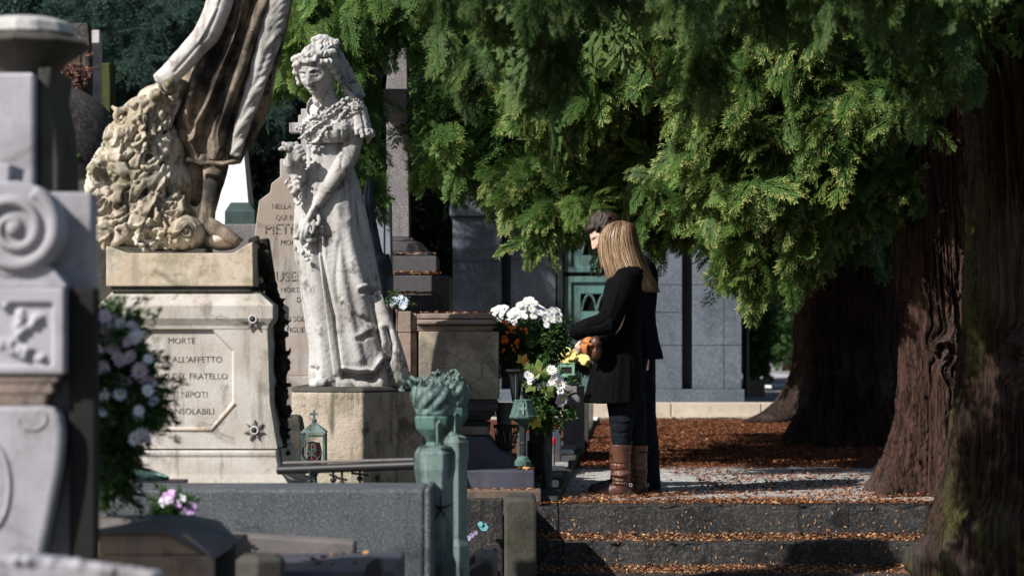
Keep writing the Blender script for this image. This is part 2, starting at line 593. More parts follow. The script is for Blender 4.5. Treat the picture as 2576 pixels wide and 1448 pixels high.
bark_r = bark("reddish_fibrous_bark", (0.008, 0.005, 0.0045), (0.078, 0.042, 0.032), (0.17, 0.068, 0.040))
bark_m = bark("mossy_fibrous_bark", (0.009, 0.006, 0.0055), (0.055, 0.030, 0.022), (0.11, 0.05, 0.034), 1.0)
bark_k = bark("shaded_fibrous_bark", (0.010, 0.006, 0.0055), (0.045, 0.025, 0.019), (0.085, 0.036, 0.024))  # darker copy of the cedar bark, shade put into the colour
twig_m = Mat("grey_brown_twig", 0.85, 0.2).color((0.11, 0.085, 0.07)).m

def leafmat(name, stops, trans=0.25, rough_=0.6):
    m = Mat(name, rough_, 0.25)
    r = m.n.new("ShaderNodeValToRGB")
    r.color_ramp.elements.remove(r.color_ramp.elements[1])
    for i, (p, c) in enumerate(stops):
        e = r.color_ramp.elements[0] if i == 0 else r.color_ramp.elements.new(p)
        e.position = p
        e.color = c + (1,)
    m.lk(m.attr("tint"), r.inputs[0])
    m.lk(r.outputs[0], m.b.inputs["Base Color"])
    if trans:
        t = m.n.new("ShaderNodeBsdfTranslucent")
        m.lk(r.outputs[0], t.inputs[0])
        x = m.n.new("ShaderNodeMixShader")
        x.inputs[0].default_value = trans
        m.lk(m.b.outputs[0], x.inputs[1])
        m.lk(t.outputs[0], x.inputs[2])
        m.lk(x.outputs[0], m.n["Material Output"].inputs[0])
    return m.m
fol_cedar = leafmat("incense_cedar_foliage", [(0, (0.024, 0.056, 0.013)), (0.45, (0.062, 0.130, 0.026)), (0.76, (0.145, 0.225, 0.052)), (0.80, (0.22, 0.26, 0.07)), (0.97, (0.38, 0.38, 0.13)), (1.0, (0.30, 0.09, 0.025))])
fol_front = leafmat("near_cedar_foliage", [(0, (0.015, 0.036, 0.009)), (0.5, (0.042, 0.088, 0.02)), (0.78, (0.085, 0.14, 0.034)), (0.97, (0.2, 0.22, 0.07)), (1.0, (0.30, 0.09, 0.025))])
fol_blue = leafmat("blue_cedar_foliage", [(0, (0.010, 0.024, 0.019)), (0.5, (0.028, 0.065, 0.05)), (0.85, (0.07, 0.13, 0.105)), (1.0, (0.13, 0.2, 0.165))])
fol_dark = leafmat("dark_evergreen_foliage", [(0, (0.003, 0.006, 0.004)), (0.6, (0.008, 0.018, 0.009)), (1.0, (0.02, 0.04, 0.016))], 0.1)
fol_bush = leafmat("bush_foliage", [(0, (0.018, 0.045, 0.014)), (0.6, (0.05, 0.11, 0.028)), (1.0, (0.10, 0.18, 0.05))], 0.2)
leaf_lit = leafmat("fallen_leaves", [(0, (0.035, 0.014, 0.009)), (0.35, (0.12, 0.042, 0.020)), (0.7, (0.26, 0.095, 0.036)), (1.0, (0.50, 0.28, 0.13))], 0.0, 0.7)
pet_white = Mat("white_petals", 0.6, 0.3).color((0.86, 0.87, 0.90)).m
pet_or = Mat("orange_petals", 0.6, 0.3).color((0.72, 0.13, 0.015)).m
pet_yel = Mat("yellow_petals", 0.6, 0.3).color((0.82, 0.68, 0.25)).m
pet_pink = Mat("pale_pink_petals", 0.6, 0.3).color((0.78, 0.62, 0.74)).m
pet_lilac = Mat("lilac_petals", 0.6, 0.3).color((0.66, 0.42, 0.72)).m
cen_y = Mat("yellow_flower_centre", 0.7, 0.2).color((0.7, 0.55, 0.12)).m

def cloth(name, c, rough_=0.9, sc=300, b=0.25, c2=None):
    m = Mat(name, rough_, 0.15)
    m.b.inputs["Sheen Weight"].default_value = 0.0
    m.b.inputs["Specular IOR Level"].default_value = 0.06
    m.color(m.mix(m.ramp(m.noise(14, 5), 0.35, 0.65), c, c2 or tuple(x * 1.6 for x in c)))
    m.bump(m.math('ADD', m.noise(sc, 2), m.math('MULTIPLY', m.noise(18, 4), 1.2)), b, 0.006)
    return m.m
coat_b = cloth("black_wool", (0.0025, 0.0025, 0.0032))
coat_n = cloth("navy_cloth", (0.004, 0.0055, 0.013))
denim = cloth("dark_denim", (0.006, 0.008, 0.014), c2=(0.012, 0.015, 0.023))
legg = cloth("black_leggings", (0.007, 0.009, 0.013), c2=(0.012, 0.015, 0.02))
def leather(name, c, c2, r=0.4):
    m = Mat(name, r, 0.45)
    m.color(m.mix(m.ramp(m.noise(18, 6, 0.65), 0.35, 0.68), c, c2))
    m.bump(m.math('ADD', m.noise(120, 3), m.math('MULTIPLY', m.noise(20, 4), 1.5)), 0.3, 0.006)
    return m.m
boot_m = leather("brown_boot_leather", (0.115, 0.045, 0.026), (0.065, 0.026, 0.017))
shoe_m = leather("black_shoe_leather", (0.012, 0.013, 0.018), (0.02, 0.022, 0.028))
tan_m = leather("tan_leather", (0.55, 0.20, 0.06), (0.48, 0.17, 0.05))
bag_m = leather("dark_brown_canvas", (0.05, 0.022, 0.012), (0.09, 0.04, 0.02))
def skinm():
    m = Mat("skin", 0.5, 0.35)
    m.color(m.mix(m.ramp(m.noise(16, 4), 0.35, 0.65), (0.60, 0.39, 0.32), (0.68, 0.47, 0.39)))
    m.b.inputs["Subsurface Weight"].default_value = 0.08
    m.b.inputs["Subsurface Radius"].default_value = (0.01, 0.004, 0.002)
    return m.m
skin = skinm()
metal_s = Mat("zip_metal", 0.3, 0.6).color((0.35, 0.35, 0.36)).m
porcelain = stone("white_glazed_plaque", (0.82, 0.81, 0.79), (0.74, 0.72, 0.69), (0.3, 0.26, 0.22), 0.35, 14, 0.0, bump=0.1, rough_=0.4, blot=24)
red_m = Mat("red_plastic", 0.4, 0.4).color((0.55, 0.02, 0.03)).m
# ------------------------------------------------------------------ ground, steps, path, kerb
LOW = -0.62
g = MB().box(-60, 60, -12, 13.4, LOW - 0.3, LOW)
dirt = stone("trodden_gravel_ground", (0.13, 0.11, 0.09), (0.09, 0.075, 0.06), (0.04, 0.03, 0.025), 0.4, 2, 0.0, bump=0.8)
setting("lower_ground", g, dirt)

def path_mat():
    m = Mat("gravel_path_with_litter", 0.9, 0.15)
    v1 = m.voro(75, None, "Color")
    peb = m.mix(m.ramp(v1, 0.0, 1.0), (0.24, 0.23, 0.22), (0.72, 0.70, 0.69))
    peb = m.mix(m.ramp(m.noise(5, 4), 0.4, 0.7, 0, 0.35), peb, (0.16, 0.13, 0.11))
    rust = m.mix(m.ramp(m.noise(60, 5, 0.7), 0.35, 0.65), (0.055, 0.02, 0.012), (0.20, 0.07, 0.03))
    rust = m.mix(m.ramp(m.noise(3, 4), 0.45, 0.65, 0, 0.5), rust, (0.06, 0.04, 0.03))
    sx = m.n.new("ShaderNodeSeparateXYZ")
    m.lk(m.pos, sx.inputs[0])
    y = m.math('ADD', sx.outputs[1], m.math('MULTIPLY', m.noise(1.6, 5, 0.7), 2.2))
    f = m.ramp(y, 19.1, 19.9)
    f2 = m.ramp(sx.outputs[1], 29.0, 29.7, 1, 0)
    f = m.math('MULTIPLY', f, f2)
    m.color(m.mix(f, peb, rust))
    m.bump(m.math('ADD', m.voro(75), m.noise(40, 4)), 0.9, 0.012)
    return m.m
pm = path_mat()
g = MB().box(-60, 60, 14.3, 30.0, -0.4, 0.0)
setting("gravel_path", g, pm)
# terrace carrying the graves, left of the steps
g = MB().box(-60, 0.12, 13.4, 14.3, -0.7, -0.002)
setting("grave_terrace", g, dirt)

xl, xr = 0.165, 3.3
steps = thing("stone_steps", "broad dark worn stone steps strewn with fallen leaves, leading up to the gravel path", "steps", (1.6, 13.9, LOW))
tread = []
z1 = 0.012
for i, (rh, yf, yb) in enumerate(((0.18, 14.1, 14.55), (0.147, 13.76, 14.096), (0.15, 13.42, 13.756), (0.15, 13.08, 13.416))):
    z0 = z1 - rh
    s = MB()
    # each course: two stones and a short broken end stone on the left
    j1 = xl + 0.10 + 0.02 * i
    j2 = (1.9, 1.1, 2.3, 1.4)[i]
    for a, b, dz in ((xl - 0.1, j1 - 0.006, -0.012), (j1, j2 - 0.003, 0), (j2, xr, -0.003)):
        s.box(a, b, yf + (0.012 if dz < -0.01 else 0), yb, z0 - 0.02, z1 + dz)
    me = s.mesh("step")
    bm = bmesh.new()
    bm.from_mesh(me)
    bmesh.ops.subdivide_edges(bm, edges=bm.edges[:], cuts=34, use_grid_fill=True)
    bm.to_mesh(me)
    bm.free()
    V, N = get_v(me)
    top = sstep(z1 - 0.03, z1 - 0.002, V[:, 2]) * sstep(yf + 0.05, yf + 0.01, V[:, 1])
    q = fbm(V * np.array((9, 9, 9)), 4, 40 + i)
    chip = top * np.clip(q - 0.56, 0, 1) * 0.22
    V[:, 1] += chip
    V[:, 2] -= chip * 0.8 + top * 0.004
    V += (fbm(V * 26, 3, 50 + i) - 0.5)[:, None] * np.array((0, 0.010, 0.004))
    set_v(me, V)
    part("step", me, step_st, steps)
    tread.append((yf, yb, z1, z0))
    z1 = z0

# ------------------------------------------------------------------ leaf litter (loose little leaves)
def leaves(name, pts, size, tint, tilt=0.5, seed=0, mat=None, on=None):
    r = np.random.default_rng(seed)
    pts = np.asarray(pts, float)
    n = len(pts)
    a = r.uniform(0, 2 * np.pi, n)
    d = np.stack([np.cos(a), np.sin(a), r.uniform(-tilt, tilt, n)], 1)
    nn = np.stack([r.normal(0, tilt, n), r.normal(0, tilt, n), np.ones(n)], 1)
    nn /= np.linalg.norm(nn, axis=1)[:, None]
    s = np.cross(nn, d)
    s /= np.linalg.norm(s, axis=1)[:, None]
    L = (size * np.clip(r.lognormal(-0.12, 0.38, n), 0.35, 2.3))[:, None]
    V = np.stack([pts - d * L * 0.5, pts + s * L * 0.26 + nn * L * 0.07, pts + d * L * 0.5, pts - s * L * 0.26 + nn * L * 0.03], 1)
    V[:, :, 2] = np.maximum(V[:, :, 2], (pts[:, 2] - 0.004)[:, None])
    Q = np.arange(4 * n).reshape(n, 4)
    me = np_mesh(name, V.reshape(-1, 3), Q)
    face_attr(me, "tint", np.clip(r.beta(1.6, 2.2, n) * tint * 1.6, 0, 1))
    return me

def litter(name, me, label=None):
    o = link_mesh(name, me, leaf_lit, None, (0, 0, 0))
    o["kind"] = "stuff"
    if label:
        o["label"] = label
        o["category"] = "fallen leaves"
    return o

n = 150000
y = NR.uniform(15.3, 29.6, n) ** 1.0
x = NR.uniform(0.12, 1.0, n) * 0 + NR.uniform(0.16, 3.9, n) * (y / 20)
k = fbm(np.stack([x * 1.1, y * 0.55, 0 * x], 1), 4, 5)
edge = 17.9 + (k - 0.5) * 2.0
dens = np.where(y > edge, 0.62 + 0.4 * sstep(.35, .6, fbm(np.stack([x * 3, y * 1.6, 0 * x], 1), 3, 29)), 0.04 + 0.25 * (fbm(np.stack([x * 2.2, y * 1.2, 0 * x], 1), 3, 9) > 0.56))
dens = np.where((y < 18.4) & (x < 0.75), dens * 0.5, dens)
m_ = NR.uniform(0, 1, n) < dens
litter("leaf_litter", leaves("leaf_litter", np.stack([x, y, np.full(n, 0.006) + NR.uniform(0, 0.012, n)], 1)[m_], 0.0215, 0.58, 0.5, 1),
       "rusty brown carpet of fallen leaves spread over the gravel path under the trees")
n = 20000
y = 14.12 + NR.beta(1.1, 2.2, n) * 1.3
x = NR.uniform(0.1, 3.2, n)
k = fbm(np.stack([x * 2.5, y * 2.5, 0 * x], 1), 3, 3)
m_ = k + NR.uniform(-0.25, 0.25, n) > 0.42
litter("leaf_litter", leaves("leaf_litter", np.stack([x, y, np.full(n, 0.016) + NR.uniform(0, 0.012, n)], 1)[m_], 0.018, 0.8, 0.5, 2),
       "orange and brown fallen leaves strewn along the top edge of the steps")
for i in (1, 2, 3):
    yf, yb, z, z0 = tread[i]
    n = 7500
    u = NR.beta(1.0, 1.5, n)
    yy = yb - u * (yb - yf - 0.02)
    hh = 0.028 * np.clip(1 - u * 1.5, 0, 1) * NR.uniform(0, 1, n)
    xx = NR.uniform(xl - 0.05, xr, n)
    litter("leaf_litter", leaves("leaf_litter", np.stack([xx, yy, z + 0.004 + hh], 1), 0.0155, 0.95, 0.55, 20 + i),
           ("", "rusty leaves banked on the uppermost tread of the steps", "rusty leaves banked on the middle tread of the steps", "rusty leaves on the lowest visible tread of the steps")[i])
# pale seeds stuck to the risers
pts, n = [], 0
V = []
for i in range(4):
    yf, yb, z, z0 = tread[i]
    for k in range(120):
        t = R.random()
        zz = z0 + (z - z0) * (t ** 1.5) * 0.95 + 0.005
        xx = R.uniform(xl, 3.1)
        a = R.gauss(math.pi / 2, 0.6)
        L = R.uniform(0.007, 0.012)
        dx, dz = math.cos(a) * L, math.sin(a) * L
        c = Vector((xx, yf - 0.004, zz))
        V += [c + Vector((-dx, 0, -dz)), c + Vector((-dz * .38, -0.002, dx * .38)), c + Vector((dx, 0, dz)), c + Vector((dz * .38, -0.002, -dx * .38))]
me = np_mesh("seeds", np.array([tuple(v) for v in V]), np.arange(len(V)).reshape(-1, 4))
face_attr(me, "tint", NR.uniform(0.75, 1.0, len(V) // 4))
litter("fallen_seeds", me, "small pale winged seeds caught on the faces of the steps")

# ------------------------------------------------------------------ far kerb, pavement, ground beyond
kb = MB()
for a, b in ((-8.0, -5.0), (-4.99, -2.6), (-2.59, -1.2), (-1.19, -0.2), (-0.19, 0.83), (0.84, 1.905), (1.915, 2.985), (2.995, 4.1), (4.11, 8)):
    kb.box(a, b, 30.0, 30.34, -0.1, 0.178)
setting("kerb", kb, kerb_st, bevel=0.012)
kb = MB()
for a, b in ((-8, -4.0), (-3.99, -0.6), (-0.59, 1.15), (1.155, 2.9), (2.905, 5)):
    kb.box(a, b, 29.6, 29.996, -0.1, 0.016)
setting("kerb_gutter", kb, kerb_st, bevel=0.006)
pav = stone("dusty_grey_pavement", (0.30, 0.29, 0.285), (0.24, 0.23, 0.225), (0.05, 0.05, 0.045), 0.4, 1.5, 0.0, bump=0.5)
setting("pavement", MB().box(-60, 60, 30.34, 240, -0.5, 0.165), pav)
st = MB().box(2.2, 9, 40.6, 42.0, 0.1, 0.19)
setting("path_edging", st, stone("pale_lilac_edging", (0.7, 0.66, 0.70), (0.62, 0.58, 0.6), (0.2, 0.2, 0.2), 0.3, 2, 0, bump=0.1), bevel=0.01)
setting("path_slab", MB().box(2.2, 9, 46, 53, 0.1, 0.20), stone("grey_path_slab", (0.45, 0.43, 0.46), (0.38, 0.36, 0.38), (0.08, 0.08, 0.08), 0.3, 2, 0, bump=0.1), bevel=0.01)

# ------------------------------------------------------------------ mausoleum
D0 = 30.6
px = lambda X, d=D0: (X - CX) / F * d
pz = lambda Y, d=D0: CZ + (HY - Y) / F * d
mau = thing("mausoleum", "blue-grey granite mausoleum with a green bronze door, standing behind the couple", "mausoleum", (px(1500), D0 + 1.5, 0.165))
def panel(X0, X1, Ys, y0, dep, jx=()):
    mb = MB()
    xs = [X0] + list(jx) + [X1]
    for a, b in zip(xs[:-1], xs[1:]):
        for t, u in zip(Ys[:-1], Ys[1:]):
            mb.box(px(a) + 0.003, px(b) - 0.003, y0, y0 + dep, pz(u) + 0.003, pz(t) - 0.003)
    return mb
w = panel(1138, 1262, (545, 656, 783, 900, 978), D0, 0.3)
part("pilaster", w, granite_b, mau, bevel=0.006)
w = panel(1284, 1398, (545, 652, 772, 880, 978), D0 + 0.02, 0.3)
part("wall", w, granite_b, mau, bevel=0.006)
w = panel(1606, 1716, (545, 610, 716, 785, 868, 978), D0 + 0.02, 0.3)
part("wall", w, granite_b, mau, bevel=0.006)
w = panel(1742, 1866, (545, 610, 716, 868, 978), D0 + 0.03, 0.3, (1822,))
part("pilaster", w, granite_b, mau, bevel=0.006)
part("plinth", MB().box(px(1134), px(1872), D0 - 0.04, D0 + 3.1, 0.165, pz(978)), granite_b, mau, bevel=0.008)
part("core", MB().box(px(1142), px(1864), D0 + 0.16, D0 + 3.0, pz(977), pz(490)), stone("dark_joint_granite", (0.04, 0.05, 0.06), (0.03, 0.035, 0.045), (0.02, 0.02, 0.02), 0.2, bump=0.2), mau)
en = MB().box(px(1131), px(1870), D0 - 0.06, D0 + 3.1, pz(543), pz(490))
part("lintel", en, granite_b, mau, bevel=0.01)
part("attic", MB().box(px(1137), px(1866), D0, D0 + 3.05, pz(488), pz(300)), granite_b, mau, bevel=0.01)
part("cornice", MB().box(px(1118), px(1884), D0 - 0.12, D0 + 3.15, pz(299), pz(270)), granite_b, mau, bevel=0.02)
door = MB()
door.box(px(1402), px(1416), D0 + 0.005, D0 + 0.2, pz(1004), pz(546))
door.box(px(1590), px(1604), D0 + 0.005, D0 + 0.2, pz(1004), pz(546))
part("door_frame", door, pat_dark, mau, bevel=0.01)
dr = MB()
holes = []
for (Ya, Yb) in ((548, 684), (694, 839), (849, 1003)):
    za, zb = pz(Yb), pz(Ya)
    hx0, hx1 = px(1461), px(1541)
    zc = (za + zb) / 2
    hz0, hz1 = zc - 0.085 , zc + 0.115
    if Ya == 548:
        hz0, hz1 = pz(641), pz(596)
    if Ya == 694:
        hz0, hz1 = pz(782), pz(738)
    x0, x1 = px(1417), px(1589)
    yy = D0 + 0.10
    dr.box(x0, hx0, yy, yy + 0.05, za, zb).box(hx1, x1, yy, yy + 0.05, za, zb)
    dr.box(hx0, hx1, yy, yy + 0.05, za, hz0).box(hx0, hx1, yy, yy + 0.05, hz1, zb)
    # raised outer border and inner fillet
    b = 0.075
    for q, o in ((0.0, 0.035), ):
        dr.box(x0, x1, yy - o, yy, zb - b, zb).box(x0, x1, yy - o, yy, za, za + b)
        dr.box(x0, x0 + b * 1.3, yy - o, yy, za + b, zb - b).box(x1 - b * 1.3, x1, yy - o, yy, za + b, zb - b)
    holes.append((hx0, hx1, hz0, hz1))
dpart = part("door", dr, pat_door, mau, bevel=0.008)
for hx0, hx1, hz0, hz1 in holes:
    gm = MB()
    w_ = hx1 - hx0
    h_ = hz1 - hz0
    for c in (0.27, 0.75):
        cx = hx0 + w_ * c
        pts = [Vector((cx + w_ * 0.235 * s_, D0 + 0.12, hz0 + h_ * (0.02 + 0.92 * (1 - abs(s_) ** 2.6)))) for s_ in np.linspace(-1, 1, 17)]
        gm.tube(pts, 0.015, 6, 1.0, (0, 1, 0))
    part("grille", gm, pat_mid, dpart)
    part("opening", MB().box(hx0 - 0.01, hx1 + 0.01, D0 + 0.155, D0 + 0.17, hz0 - 0.01, hz1 + 0.01), darkhole, dpart)

# ------------------------------------------------------------------ things seen in the gap right of the mausoleum
dp = MB().tube([P(1876, 1000, 31.2), P(1876, 500, 31.2)], 0.035, 12)
for Yk in (740, 830, 930):
    dp.tube([P(1876, Yk + 3, 31.2), P(1876, Yk - 3, 31.2)], 0.045, 12)
solo("drainpipe", "black iron drainpipe running down beside the mausoleum's right corner", "drainpipe", dp, iron, smooth=40)
tub = stone("brown_planter_stone", (0.19, 0.155, 0.11), (0.15, 0.125, 0.09), (0.07, 0.06, 0.05), 0.3, bump=0.3)
for X0, X1, Y0, Y1, d, lb in ((1872, 1924, 964, 1003, 33.5, "square brown stone block on the pavement just right of the mausoleum, nearer one"), (1886, 1940, 957, 976, 40.0, "square brown stone block right of the mausoleum, partly hidden behind the nearer block")):
    t = thing("stone_block", lb, "stone block", P((X0 + X1) / 2, Y1, d), "brown stone blocks right of the mausoleum")
    part("block", MB().bxp(X0, X1, Y0, Y1 + 6, d, 0.4), tub, t, bevel=0.012)
solo("white_slab", "small white marble slab lying on the pavement beside the brown stone blocks", "slab", MB().bxp(1924, 1941, 968, 976, 37, 0.3), white_gran, bevel=0.01)
bld = thing("brick_building", "distant red brick wall with a pale stone band, seen between the mausoleum and the trees", "building", P(1930, 850, 110))
brick = Mat("far_red_brick", 0.9, 0.1)
brick.color(brick.mix(brick.ramp(brick.noise(2, 5), 0.35, 0.65), (0.34, 0.13, 0.105), (0.27, 0.10, 0.08))).bump(brick.noise(20, 3), 0.3, 0.02)
part("wall", MB().box(px(1700, 110), px(2200, 110), 110, 113, 0.1, pz(690, 110)), brick.m, bld)
part("stone_band", MB().box(px(1700, 110), px(2200, 110), 109.85, 109.99, 0.2, pz(795, 110)), stone("pale_band", (0.3, 0.25, 0.24), (0.26, 0.2, 0.2), (0.1, 0.1, 0.1), 0.2), bld)
# ------------------------------------------------------------------ foliage kit
def frond(seed, pairs=12, subs=5, droop=0.30, w=0.0125, fan=0.46):
    r = np.random.default_rng(seed)
    Q, T = [], []
    def leaflet(p, d, L, wd, t):
        s = np.cross(d, (0, 0, 1.0))
        s /= np.linalg.norm(s) + 1e-9
        up = np.array((0, 0, 1.0)) * r.uniform(-0.5, 0.5)
        m = p + d * L * 0.45
        Q.append([p, m + (s + up) * wd, p + d * L, m - (s - up) * wd])
        T.append(t)
    axis = lambda t: np.array((t, 0.03 * math.sin(t * 5 + seed), -droop * t * t))
    for i in range(pairs):
        t = 0.06 + 0.9 * i / pairs
        for sd in (-1, 1):
            L = fan * (1 - t) ** 0.75 * r.uniform(0.75, 1.15) + 0.07
            a = math.radians(r.uniform(26, 44)) * sd
            d = np.array((math.cos(a), math.sin(a), -0.25 * t + r.uniform(-0.18, 0.18)))
            d /= np.linalg.norm(d)
            p = axis(t)
            leaflet(p, d, L, w * 0.7, 0.25)
            for k in range(subs):
                u = (k + 0.8) / (subs + 0.3)
                for s2 in (-1, 1):
                    a2 = a + s2 * math.radians(r.uniform(22, 38))
                    d2 = np.array((math.cos(a2), math.sin(a2), d[2] - 0.15 + r.uniform(-0.25, 0.2)))
                    d2 /= np.linalg.norm(d2)
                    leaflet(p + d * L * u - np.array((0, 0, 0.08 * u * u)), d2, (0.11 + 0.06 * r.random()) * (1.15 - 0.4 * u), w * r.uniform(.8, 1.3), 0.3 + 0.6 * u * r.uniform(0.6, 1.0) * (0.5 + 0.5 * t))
    return np.array(Q), np.array(T)

def needle_twig(seed, n=13, w=0.012, ks=5, js=3):
    r = np.random.default_rng(seed)
    Q, T = [], []
    def q(p, d, L, wd, t):
        s = np.cross(d, r.normal(0, 1, 3))
        s /= np.linalg.norm(s) + 1e-9
        Q.append([p, p + d * L * 0.4 + s * wd, p + d * L, p + d * L * 0.4 - s * wd])
        T.append(t)
    for i in range(n):
        t = (i + 0.5) / n
        for sd in (-1, 1):
            if r.random() < 0.1:
                continue
            p = np.array((t, 0, -0.25 * t * t))
            a = sd * math.radians(r.uniform(40, 65))
            L = 0.34 * (1 - t) + 0.12
            d = np.array((math.cos(a), math.sin(a), -0.55 + r.uniform(-0.25, 0.2)))
            d /= np.linalg.norm(d)
            q(p, d, L, w * 0.7, 0.2)
            for k in range(ks):
                u = (k + 0.6) / ks
                for j in range(js):
                    e = d * 0.5 + r.normal(0, 0.6, 3)
                    e /= np.linalg.norm(e)
                    q(p + d * L * u, e, 0.075, w, 0.35 + 0.6 * u)
    return np.array(Q), np.array(T)

def coarse(seed, n=26):
    r = np.random.default_rng(seed)
    Q, T = [], []
    for i in range(n):
        p = np.array((r.uniform(0, 0.9), 0, 0))
        p[1] = r.uniform(-0.4, 0.4) * (1 - p[0])
        p[2] = -0.25 * p[0] ** 2 + r.uniform(-0.1, 0.1)
        d = np.array((1, r.uniform(-0.9, 0.9), r.uniform(-0.7, 0.3)))
        d /= np.linalg.norm(d)
        s = np.cross(d, r.normal(0, 1, 3))
        s /= np.linalg.norm(s)
        Q.append([p, p + d * 0.12 + s * 0.045, p + d * 0.30, p + d * 0.12 - s * 0.045])
        T.append(r.uniform(0.1, 0.8))
    return np.array(Q), np.array(T)

class Crown:
    def __init__(s, variants):
        s.var = variants
        s.V = []
        s.T = []
    def put(s, pos, dr, size, roll=0.5, tint=0.0, gain=1.0, wide=1.0, rng=NR, flower=0.0):
        n = len(pos)
        dr = dr / np.linalg.norm(dr, axis=1)[:, None]
        up = np.tile(np.array((0, 0, 1.0)), (n, 1)) + rng.normal(0, roll, (n, 3))
        y = np.cross(up, dr)
        y /= np.linalg.norm(y, axis=1)[:, None] + 1e-9
        z = np.cross(dr, y)
        k = rng.integers(0, len(s.var), n)
        for v in range(len(s.var)):
            m = np.where(k == v)[0]
            if not len(m):
                continue
            Q, T = s.var[v]
            A = np.stack([dr[m], y[m] * wide, z[m]], 2) * size[m][:, None, None]      # n,3,3
            W = np.einsum('nij,qkj->nqki', A, Q) + pos[m][:, None, None, :]
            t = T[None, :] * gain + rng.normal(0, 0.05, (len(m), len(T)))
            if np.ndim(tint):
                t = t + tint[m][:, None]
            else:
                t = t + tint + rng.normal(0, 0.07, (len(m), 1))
            t = np.minimum(t, 0.76)
            if flower:
                fl = (rng.uniform(0, 1, (len(m), 1)) < flower) & (T[None, :] > 0.48) & (rng.uniform(0, 1, (len(m), len(T))) < 0.6)
                t = np.where(fl, rng.uniform(0.80, 0.97, t.shape), t)
                t = np.where(rng.uniform(0, 1, t.shape) < 0.0012, 1.0, t)
            s.V.append(W.reshape(-1, 4, 3).astype(np.float32))
            s.T.append(np.clip(t, 0, 1).reshape(-1).astype(np.float32))
    def mesh(s, name):
        V = np.concatenate(s.V)
        me = np_mesh(name, V.reshape(-1, 3), np.arange(len(V) * 4).reshape(-1, 4))
        face_attr(me, "tint", np.concatenate(s.T))
        return me

FR = [frond(i) for i in range(6)]
FRm = [frond(30 + i, 8, 3, 0.3, 0.021) for i in range(5)]
FRl = [frond(60 + i, 6, 1, 0.25, 0.05) for i in range(4)]
NT = [needle_twig(i) for i in range(5)]
CO = [coarse(i) for i in range(4)]
NC = [needle_twig(40 + i, 8, 0.02, 3, 2) for i in range(4)]

def low_y(X, tab):
    return np.interp(X, [a for a, b in tab], [b for a, b in tab])

def sample(tab, n, d0, d1, top=-60, rng=NR, gap=None, gscale=0.006):
    X = rng.uniform(tab[0][0], tab[-1][0], n * 3)
    lo = low_y(X, tab)
    Y = rng.uniform(top, 760, n * 3)
    m = Y < lo
    if gap is not None:
        m &= fbm(np.stack([X * gscale, Y * gscale * 1.3, 0 * X], 1), 3, 77) < gap
    X, Y = X[m][:n], Y[m][:n]
    d = rng.uniform(d0, d1, len(X))
    return np.stack([(X - CX) / F * d, d, CZ + (HY - Y) / F * d], 1)

def clumps(cr, C, per, size, spread=0.07, out=(-0.35, -0.75, -0.15), down=-0.55, jit=0.55, rng=NR, **kw):
    n = len(C)
    P_ = np.repeat(C, per, 0) + rng.normal(0, spread, (n * per, 3))
    o = np.repeat(np.array(out) + rng.normal(0, 0.35, (n, 3)), per, 0)
    dr = o + rng.normal(0, jit, (n * per, 3)) + np.array((0, 0, down))
    sz = rng.uniform(size * 0.7, size * 1.2, n * per)
    tint = np.repeat(rng.normal(0, 0.12, n), per)
    cr.put(P_, dr, sz, tint=tint, rng=rng, **kw)

